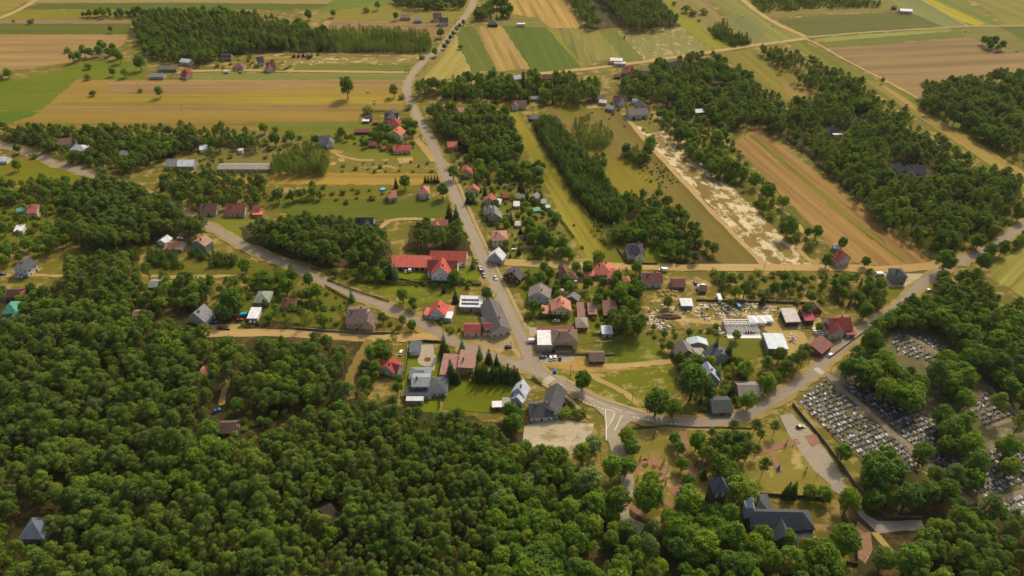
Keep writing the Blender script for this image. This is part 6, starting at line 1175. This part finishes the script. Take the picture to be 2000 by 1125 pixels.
wood([(640, 58), (700, 55), (835, 60), (848, 100), (660, 101)], {BI: 1}, 4.6, (.6, .85), 'birch in the far light green wood', 'birches of the far light green wood')
wood([(1082, -40), (1130, -30), (1180, 42), (1150, 52)], {PI: 2, BI: 2}, 6., (.7, .9), 'tree in the narrow far pine strip', 'trees of the narrow far pine strip')
wood([(1145, -40), (1252, -40), (1326, 40), (1300, 50), (1236, 55), (1190, 20)], {PI: 9, BI: .4}, 5.8, (.7, .95), 'pine in the wide far pine strip', 'pines of the wide far pine strip')
wood([(760, -5), (925, -14), (915, 8), (800, 14)], {PI: 1, BL: 1}, 6.5, (.6, .9), 'tree at the very top by the road', 'trees at the very top by the road')
wood([(925, 20), (985, 5), (1000, 30), (960, 36), (928, 34)], {YP: 1, BL: 1}, 5.5, (.8, 1.2), 'tree around the dark barn of the crop strips', 'trees around the far dark barn')
wood([(1465, -5), (1560, -15), (1720, 2), (1720, 12), (1600, 14), (1480, 22)], {SH: 3, YP: 2}, 6., (1., 1.8), 'bush on the far scrubland', 'bushes of the far scrubland')
wood([(1380, 48), (1412, 42), (1478, 84), (1440, 90), (1400, 68)], {YP: 1, SH: 1}, 3.6, (1., 1.5), 'dark juniper bush in the far belt', 'juniper bushes of the far belt')
wood([(1830, 562), (1900, 525), (1940, 572), (2080, 620), (2080, 770), (1940, 742), (1890, 700), (1845, 650), (1800, 610)], {BL: 6, PI: 4}, 5.9, (.75, 1.05), 'tree in the wood right of the cemetery', 'trees of the wood right of the cemetery')
wood([(1620, 536), (1715, 534), (1738, 572), (1690, 600), (1625, 578)], {PI: 4, YP: 2, BL: 1}, 5.2, (.6, .8), 'pine in the block beside the modern house', 'pines beside the modern house')
wood([(1690, 615), (1760, 590), (1830, 600), (1845, 640), (1770, 635), (1720, 660), (1685, 640)], {BL: 1}, 6.5, (.7, 1.), 'tree along the upper cemetery edge', 'trees along the upper cemetery edge')
wood([(1640, 690), (1720, 660), (1745, 700), (1800, 715), (1850, 690), (1935, 690), (1900, 742), (1860, 800), (1780, 800), (1700, 765), (1650, 730)], {BL: 1, PI: .15}, 7.5, (1.0, 1.35), 'big dark tree standing among the graves', 'big trees among the graves')
wood([(1660, 885), (1760, 872), (1775, 920), (1740, 960), (1690, 950)], {BL: 1}, 8.5, (.9, 1.2), 'dark tree at the lower cemetery wall', 'trees at the lower cemetery wall')
wood([(1790, 870), (1900, 800), (1925, 860), (1940, 910), (1930, 955), (1800, 990), (1730, 985), (1780, 930)], {BL: 6, PI: 4}, 9., (1., 1.3), 'tree over the lower right grave rows', 'trees over the lower right graves')
wood([(1800, 1045), (1860, 990), (1950, 990), (2080, 1010), (2080, 1200), (1790, 1200), (1790, 1090)], {PI: 9, BL: 1.5}, 6.5, (.85, 1.15), 'dark pine in the bottom right corner wood', 'trees of the bottom right corner wood')
wood([(1290, 985), (1365, 955), (1385, 1000), (1405, 1060), (1345, 1090), (1295, 1060)], {BL: 1}, 7., (.8, 1.1), 'leafy tree in the park left of the church', 'park trees left of the church')
wood([(1330, 1060), (1410, 1045), (1480, 1080), (1500, 1200), (1340, 1200)], {BL: 1}, 7., (.75, 1.05), 'leafy tree at the bottom edge below the church', 'trees at the bottom edge below the church')
wood([(1490, 1095), (1590, 1085), (1640, 1120), (1640, 1200), (1490, 1200)], {BL: 4, 'autumn': .5}, 7., (.7, .95), 'leafy tree below the churchyard wall', 'trees below the churchyard wall')
wood([(1380, 835), (1480, 828), (1500, 850), (1480, 890), (1400, 870)], {PI: 3, BL: 2}, 9., (.6, .85), 'park tree beside the cemetery road', 'park trees beside the cemetery road')
wood([(1330, 975), (1400, 1000), (1440, 1000), (1440, 1040), (1420, 1060), (1360, 1020)], {BL: 1}, 6.5, (.85, 1.2), 'broad tree', 'trees')
wood([(1375, 845), (1450, 850), (1475, 870), (1460, 925), (1430, 945), (1405, 925), (1370, 900)], {BL: 3, PI: 2}, 7., (.7, 1.), 'park tree', 'trees')
wood([(1420, 1060), (1560, 1066), (1640, 1060), (1640, 1110), (1430, 1120)], {BL: 1}, 6.5, (.75, 1.05), 'churchyard tree', 'trees')
wood([(1890, 800), (1960, 760), (2080, 830), (2080, 950), (1960, 960), (1900, 900)], {BL: 1, PI: .3}, 15., (1., 1.3), 'tree', 'trees')
wood([(1835, 735), (1905, 730), (1905, 800), (1850, 850), (1820, 800)], {BL: 1}, 7., (1., 1.3), 'tree', 'trees')
wood([(1930, 690), (2060, 720), (2060, 800), (1990, 790), (1940, 745)], {BL: 1, PI: 1}, 7., (.9, 1.2), 'tree', 'trees')
wood([(1640, 1000), (1700, 950), (1760, 960), (1790, 1000), (1740, 1000), (1690, 985)], {BL: 1}, 8., (.8, 1.1), 'tree', 'trees')
wood([(1735, 575), (1800, 540), (1850, 530), (1860, 560), (1800, 600), (1760, 610)], {BL: 1}, 6.5, (.7, 1.), 'tree', 'trees', margin=.5)
wood([(1680, 600), (1740, 570), (1790, 600), (1740, 650), (1680, 660)], {BL: 1, PI: 1}, 6., (.7, 1.), 'tree', 'trees', margin=.3)
wood([(1870, 470), (1960, 430), (2060, 380), (2060, 440), (1960, 500), (1900, 520)], {BL: 1, SH: 1}, 7., (.6, .9), 'tree', 'trees', margin=.5)
wood([(1090, 370), (1130, 440), (1200, 500), (1190, 515), (1120, 505), (1080, 440)], {SH: 1}, 30., (.5, .9), 'bush', 'bushes')
# gardens
GT = 'garden tree among the houses '
wood([(900, 350), (1000, 345), (1062, 365), (1130, 500), (1075, 512), (1000, 510), (950, 440)], {BL: 6, SH: 6, SPR: 2, YP: 1}, 5.2, (.4, .72), GT + 'right of the main road', 'garden greenery right of the main road', .4, 1.2)
wood([(1010, 522), (1250, 525), (1255, 640), (1180, 640), (1040, 610)], {BL: 7, SH: 6, SPR: 2, YP: 1}, 4.7, (.4, .72), GT + 'below the dirt road', 'garden greenery below the dirt road', .4, 1.)
wood([(1195, 560), (1248, 545), (1262, 640), (1240, 660), (1190, 650)], {BL: 3, PI: 4}, 6.5, (.75, 1.05), 'tall dark tree in the belt left of the stone yard', 'dark belt left of the stone yard')
wood([(1260, 640), (1330, 645), (1400, 640), (1410, 652), (1320, 662), (1265, 660)], {BL: 1, SH: 2}, 5., (.4, .65), 'tree in the hedge belt below the stone yard', 'hedge belt below the stone yard')
wood([(1280, 665), (1330, 670), (1400, 690), (1440, 690), (1480, 740), (1500, 760), (1450, 800), (1390, 810), (1350, 780), (1330, 720)], {BL: 7, SH: 4, SPR: 3}, 5., (.5, .9), 'garden tree between the green and the cemetery road', 'garden trees left of the cemetery road')
wood([(1490, 680), (1540, 690), (1590, 690), (1600, 715), (1540, 760), (1490, 780), (1470, 740)], {BL: 5, PI: 3}, 6.2, (.6, .95), 'roadside tree in front of the pale blue workshop', 'roadside trees in front of the pale blue workshop')
wood([(1390, 530), (1500, 530), (1610, 535), (1620, 590), (1520, 592), (1400, 580)], {SH: 6, BL: 1, YP: 1}, 5.6, (.9, 1.5), 'fruit bush in the loose orchard', 'fruit bushes of the loose orchard', .4)
wood([(480, 520), (660, 530), (690, 560), (690, 640), (560, 640), (430, 640), (420, 570)], {BL: 6, SH: 6, PI: 2, BI: 1}, 5.6, (.45, .75), 'garden tree along the lower dirt road', 'garden trees along the lower dirt road', .4, 2.)
wood([(720, 605), (790, 612), (830, 645), (740, 650)], {BL: 4, SH: 4}, 4.5, (.35, .55), 'hedge tree right of the cream two-storey house', 'hedge trees right of the cream house', .4)
wood([(690, 520), (760, 515), (760, 548), (640, 545)], {BL: 3, SH: 4}, 6., (.4, .65), 'garden tree left of the blue spruce', 'garden trees left of the blue spruce', .4)
wood([(880, 520), (925, 545), (930, 556), (800, 552), (840, 540)], {BL: 2, SH: 6}, 4.2, (.4, .8), 'garden bush around the guest house', 'garden bushes around the guest house', .4)
wood([(640, 265), (700, 285), (760, 292), (810, 292), (815, 250), (790, 240), (745, 262), (690, 262)], {SH: 6, BL: 4}, 4.6, (.9, 1.6), 'garden bush around the upper roadside houses', 'garden bushes around the upper roadside houses', .4, 2.)
wood([(800, 590), (850, 610), (875, 625), (850, 640), (800, 620)], {SH: 5, BL: 2}, 4.2, (.8, 1.3), 'bush along the village road below the red-roofed house', 'bushes along the village road', .4, 1.)
wood([(380, 300), (520, 300), (530, 345), (400, 340)], {BL: 3, SH: 4, PI: 1}, 7., (.45, .7), 'tree around the long white hall', 'trees around the long white hall', .4)
wood([(1294, 232), (1440, 270), (1465, 310), (1560, 410), (1600, 470), (1580, 505), (1500, 420), (1400, 320), (1330, 275)], {SH: 6, BL: 3, YP: 3}, 6.6, (.6, 1.1), 'scrub tree on the strip between sand and brown field', 'scrub between sand strip and brown field', .4)
wood([(1290, 240), (1340, 245), (1400, 300), (1440, 345), (1400, 350), (1340, 300)], {BL: 1, YP: 1}, 5.6, (.6, .9), 'tree in the upper part of the scrub strip', 'trees of the upper scrub strip', .4)
wood([(1240, 300), (1300, 310), (1330, 360), (1290, 370), (1250, 345)], {SH: 1}, 4., (.3, .7), 'small bush on the open slope', 'small bushes on the open slope', .2)
wood([(520, 360), (560, 370), (640, 352), (640, 385), (520, 392)], {BL: 1, SH: 1}, 6., (.5, .8), 'tree in the clump below the harvested strip', 'trees below the harvested strip', .4)
wood([(640, 370), (740, 365), (760, 390), (640, 400)], {SH: 1}, 8., (.8, 1.6), 'bush on the grass left of the salmon roofs', 'bushes left of the salmon roofs', .3)
wood([(660, 320), (840, 312), (850, 336), (650, 338)], {SH: 1}, 9., (.5, 1.2), 'small bush on the rough grassland', 'small bushes on the rough grassland', .2)
wood([(1090, 195), (1175, 192), (1260, 220), (1340, 290), (1330, 300), (1230, 260)], {SH: 1}, 11., (.5, .9), 'bush on the brown slope', 'bushes on the brown slope', .2)
wood([(0, 400), (140, 390), (140, 480), (0, 520)], {SH: 5, BL: 5, PI: 2}, 6., (.5, .8), 'garden tree near the pink-red roof', 'garden trees near the pink-red roof', .4)
wood([(480, 245), (640, 265), (620, 290), (520, 285)], {SH: 2, BL: 1}, 8., (.6, 1.), 'bush left of the new grey-roofed house', 'bushes left of the new grey-roofed house', .4)
wood([(420, 62), (470, 100), (520, 118), (560, 118), (545, 130), (420, 135)], {SH: 1}, 9., (.7, 1.2), 'garden bush at the far farm houses', 'garden bushes at the far farm houses', .3)
wood([(865, 640), (905, 640), (902, 650), (870, 650)], {SH: 1}, 3.2, (.8, 1.1), 'bush left of the low red-roofed house', 'bushes left of the low red roof', .3, .5)
wood([(1070, 800), (1145, 796), (1142, 812), (1070, 818)], {SH: 1}, 2.6, (1.1, 1.5), 'dense bush of the thicket above the car park', 'thicket above the car park', .4, .3)
wood([(985, 800), (1015, 806), (1030, 814), (1012, 840), (980, 832)], {BL: 1, SH: 1}, 4.6, (.5, .75), 'tree below the dark-roofed house', 'trees below the dark-roofed house', .4, .3)
LAB = {SH: ('shrub', 'shrub'), BL: ('broadleaf_tree', 'tree'), PI: ('pine_tree', 'pine'), YP: ('young_pine', 'young pine'), BI: ('birch_tree', 'birch'), SPR: ('spruce_tree', 'spruce')}
KW = {PI: 'pine', BL: 'leafy tree', BI: 'slim birch', SPR: 'spruce', YP: 'young pine', SH: 'bush', 'willow_tree': 'silvery tree', 'autumn': 'yellowing tree'}
STEM = {'autumn': 'broadleaf_tree'}
byk = {}
for t in TREES: byk.setdefault(STEM.get(t[0], t[0]), []).append(t)
far_sources = {}
def far_node_group(kind):
    ng = bpy.data.node_groups.new(kind + '_wood', 'GeometryNodeTree')
    ng.interface.new_socket('Geometry', in_out='INPUT', socket_type='NodeSocketGeometry'); ng.interface.new_socket('Geometry', in_out='OUTPUT', socket_type='NodeSocketGeometry')
    gi, go = ng.nodes.new('NodeGroupInput'), ng.nodes.new('NodeGroupOutput'); ip = ng.nodes.new('GeometryNodeInstanceOnPoints'); jn = ng.nodes.new('GeometryNodeGeometryToInstance')
    for v, (_, _, am) in reversed(list(enumerate(SHAPE[kind]))):
        if (kind, v) not in far_sources: far_sources[kind, v] = bpy.data.objects.new(f'{kind}_far', am)
        oi = ng.nodes.new('GeometryNodeObjectInfo'); oi.inputs['Object'].default_value = far_sources[kind, v]
        ng.links.new(oi.outputs['Geometry'], jn.inputs[0])
    def at(nm, ty):
        n = ng.nodes.new('GeometryNodeInputNamedAttribute'); n.data_type = ty; n.inputs[0].default_value = nm; return n.outputs[0]
    ng.links.new(gi.outputs[0], ip.inputs['Points']); ng.links.new(jn.outputs[0], ip.inputs['Instance']); ip.inputs['Pick Instance'].default_value = True
    ng.links.new(at('pick', 'INT'), ip.inputs['Instance Index']); ng.links.new(at('turn', 'FLOAT_VECTOR'), ip.inputs['Rotation']); ng.links.new(at('size', 'FLOAT_VECTOR'), ip.inputs['Scale']); ng.links.new(ip.outputs[0], go.inputs[0])
    return ng
NAME_MASS = {PI: 'pine_forest', BL: 'broadleaf_forest', BI: 'birch_forest', SPR: 'spruce_forest', YP: 'young_pine_thicket', SH: 'scrub', 'willow_tree': 'willow_wood'}
LAND = []
for o in list(COL.objects):
    if o.parent is None and o.get('label') and o.type == 'EMPTY' and any(c.name.startswith('roof') for c in o.children):
        w_ = o['label']
        for cut in (' behind ', ' beside ', ' by ', ' at ', ' in ', ' on ', ' above ', ' below ', ' near ', ' left of ', ' right of ', ' of the ', ' among ', ' facing ', ' hidden ', ' alone ', ' to ', ' peeping ', ' between ', ' along ', ' joined ', ' standing ', ' deep ', ' sunk ', ' just ', ' far ', ', '):
            if cut in w_: w_ = w_[:w_.index(cut)]
        LAND.append([o.location.copy(), w_, o['label']])
cnt = {}
for l in LAND: cnt[l[1]] = cnt.get(l[1], 0) + 1
LAND = [(a, b if cnt[b] == 1 and 2 < len(b.split()) < 10 else c) for a, b, c in LAND if (cnt[b] == 1 and 2 < len(b.split()) < 10) or len(c.split()) < 10]
def whereabouts(kd, p, lb, gp):
    q, nm = min(LAND, key=lambda l: (l[0] - p).length_squared); d = p - q; far_ = d.length > 45
    side = ('right of' if d.x > 0 else 'left of') if abs(d.x) > abs(d.y) else ('behind' if d.y > 0 else 'in front of')
    a = KW[kd] + (' well ' if far_ else ' close ') + side + ' the ' + nm
    return a, (KW[kd] + 's ' + ('well ' if far_ else 'close ') + side + ' the ' + nm).replace('bushs', 'bushes')
CAP = {PI: 296, BL: 296, SH: 290, YP: 290, BI: 290}
for kind, L in byk.items():
    def order(t):
        px, py, s = P(t[1]); vis = -30 < px < 2030 and -20 < py < 1175
        return (not t[5], not vis, -s * t[2])
    L.sort(key=order)
    near, far = L[:CAP.get(kind, 290)], L[CAP.get(kind, 290):]
    for kd, p, s, lb, gp, hand in near:
        v = R.randrange(len(SHAPE[kd])); cm, tm, _ = SHAPE[kd][v]
        r = ob(STEM.get(kd, kd), None, None, p, R.uniform(0, 6.28), (s * R.uniform(.9, 1.1), s * R.uniform(.9, 1.1), s * R.uniform(.92, 1.1)))
        lb2, gp2 = (lb, gp) if hand else whereabouts(kd, p, lb, gp)
        tag(r, lb2, LAB.get(kd, (0, 'tree'))[1], gp2)
        ob('trunk', tm, r); ob('crown', cm, r)
    if far:
        ks = sorted({t[0] for t in far})
        for kd in ks:
            ff = [t for t in far if t[0] == kd]
            me = bpy.data.meshes.new(kd + '_points'); me.from_pydata([tuple(t[1]) for t in ff], [], [])
            a = me.attributes.new('pick', 'INT', 'POINT'); a.data.foreach_set('value', [R.randrange(len(SHAPE[kd])) for _ in ff])
            a = me.attributes.new('turn', 'FLOAT_VECTOR', 'POINT'); a.data.foreach_set('vector', [c for _ in ff for c in (0, 0, R.uniform(0, 6.28))])
            a = me.attributes.new('size', 'FLOAT_VECTOR', 'POINT'); a.data.foreach_set('vector', [c for t in ff for c in (t[2] * R.uniform(.9, 1.1), t[2] * R.uniform(.9, 1.1), t[2] * R.uniform(.92, 1.1))])
            o = ob(NAME_MASS.get(kd, kd + '_wood'), me); md = o.modifiers.new('wood', 'NODES'); md.node_group = far_node_group(kd)
            stuff(o, f'mass of further {KW[kd]}s making up the woods of the whole countryside', 'wood')
# ---------------------------------------------------------------- hedges
def hedge(px, h, wd, lb, kind='thuja'):
    c = [G(*p) for p in px]; mb = MB(); rr = random.Random(int(px[0][0])); C = []
    for a, b in zip(c, c[1:]):
        L = (b - a).length; n = max(2, int(L / .9))
        for i in range(n):
            p = a.lerp(b, (i + .5) / n) - c[0]
            for z in (.35, .8): C.append((p.x + rr.gauss(0, .08), p.y + rr.gauss(0, .08), h * z * rr.uniform(.93, 1.07), wd * .55, 1.2))
    clumps(mb, C, 60, .26, rr, -.8)
    tag(ob('hedge', mb.mesh('hedge', LM[kind]), None, c[0]), lb, 'hedge')
for a in [([(700, 552), (760, 556), (850, 555), (940, 556)], 2.6, 1.6, 'long clipped hedge along the lower side of the guest house garden'), ([(1024, 625), (1062, 623), (1098, 621)], 3.0, 1.6, 'dark tall hedge in front of the cream house with salmon roof'),
          ([(1096, 775), (1110, 787), (1122, 797)], 1.8, 1.4, 'dark clipped hedge on the lawn beside the curving road'), ([(862, 680), (860, 740), (858, 800)], 1.8, 1.0, 'narrow dark hedge along the right side of the villa lawn'), ([(799, 680), (794, 712), (789, 745)], 1.6, .8, 'narrow hedge along the left side of the villa lawn'),
          ([(540, 137), (556, 138), (570, 130)], 2., 1.2, 'hedge around the lawn of the far white house'), ([(818, 168), (850, 180), (890, 182)], 2.4, 1.4, 'hedge in front of the upper belt right of the road'), ([(720, 218), (745, 218), (780, 222)], 1.8, 1.1, 'hedge of the first white house on the upper road'),
          ([(780, 234), (806, 234)], 2., 1.2, 'dark hedge between the two upper roadside houses'), ([(1000, 404), (1050, 400)], 1.6, 1.2, 'hedge across the middle gardens'), ([(1095, 430), (1105, 445), (1122, 466)], 1.8, 1.1, 'hedge along the left side of the mown strip'), ([(1250, 530), (1252, 560)], 2., 1.2, 'hedge left of the long white house'),
          ([(1140, 518), (1146, 540)], 2.2, 1.2, 'hedge left of the orange hipped house'), ([(1222, 525), (1228, 540)], 2., 1., 'hedge behind the small orange gazebo'), ([(1155, 655), (1200, 655)], 1.6, 1.2, 'hedge behind the pavilion patio'), ([(635, 560), (680, 585), (692, 592)], 1.6, 1.3, 'hedge along the village road above the cream house'),
          ([(640, 548), (690, 568), (760, 590)], 1.5, 1.2, 'low hedge along the upper side of the village road'), ([(1040, 738), (1058, 752)], 1.6, 1.4, 'hedge at the road above the steep white house'), ([(425, 641), (448, 641)], 1.4, 1., 'short hedge left of the garden gate by the dirt road'), ([(465, 641), (495, 641)], 1.4, 1., 'short hedge right of the garden gate by the dirt road')]: hedge(*a)
for i, (x, y, rx, ry) in enumerate([(1258, 910, 1.8, 1.2), (1283, 913, 2.2, 1.2), (1287, 928, 1.5, .9)]):
    rr = random.Random(i); mb = MB(); clumps(mb, [(rr.uniform(-rx, rx), rr.uniform(-ry, ry), .35, .6, .8) for _ in range(14)], 60, .2, rr); tag(ob('flower_bed', mb.mesh('flower_bed', LM['shrub']), None, G(x, y)), ['planted bed at the left of the round plaza', 'planted bed at the right of the round plaza', 'planted bed below the right of the round plaza'][i], 'flower bed')
# ---------------------------------------------------------------- the air
hz = bpy.data.materials.new('haze'); hz.use_nodes = True; t = hz.node_tree; t.nodes.clear()
vo = t.nodes.new('ShaderNodeVolumePrincipled'); vo.inputs['Color'].default_value = (.97, .94, .84, 1); vo.inputs['Density'].default_value = .000032; vo.inputs['Anisotropy'].default_value = .3
mo = t.nodes.new('ShaderNodeOutputMaterial'); t.links.new(vo.outputs[0], mo.inputs['Volume'])
m = MB(); m.hexa([(-7000, -1500, -1), (7000, -1500, -1), (7000, 9500, -1), (-7000, 9500, -1), (-7000, -1500, 320), (7000, -1500, 320), (7000, 9500, 320), (-7000, 9500, 320)])
stuff(ob('haze', m.mesh('haze', hz)), 'thin warm summer haze over the fields', 'haze')
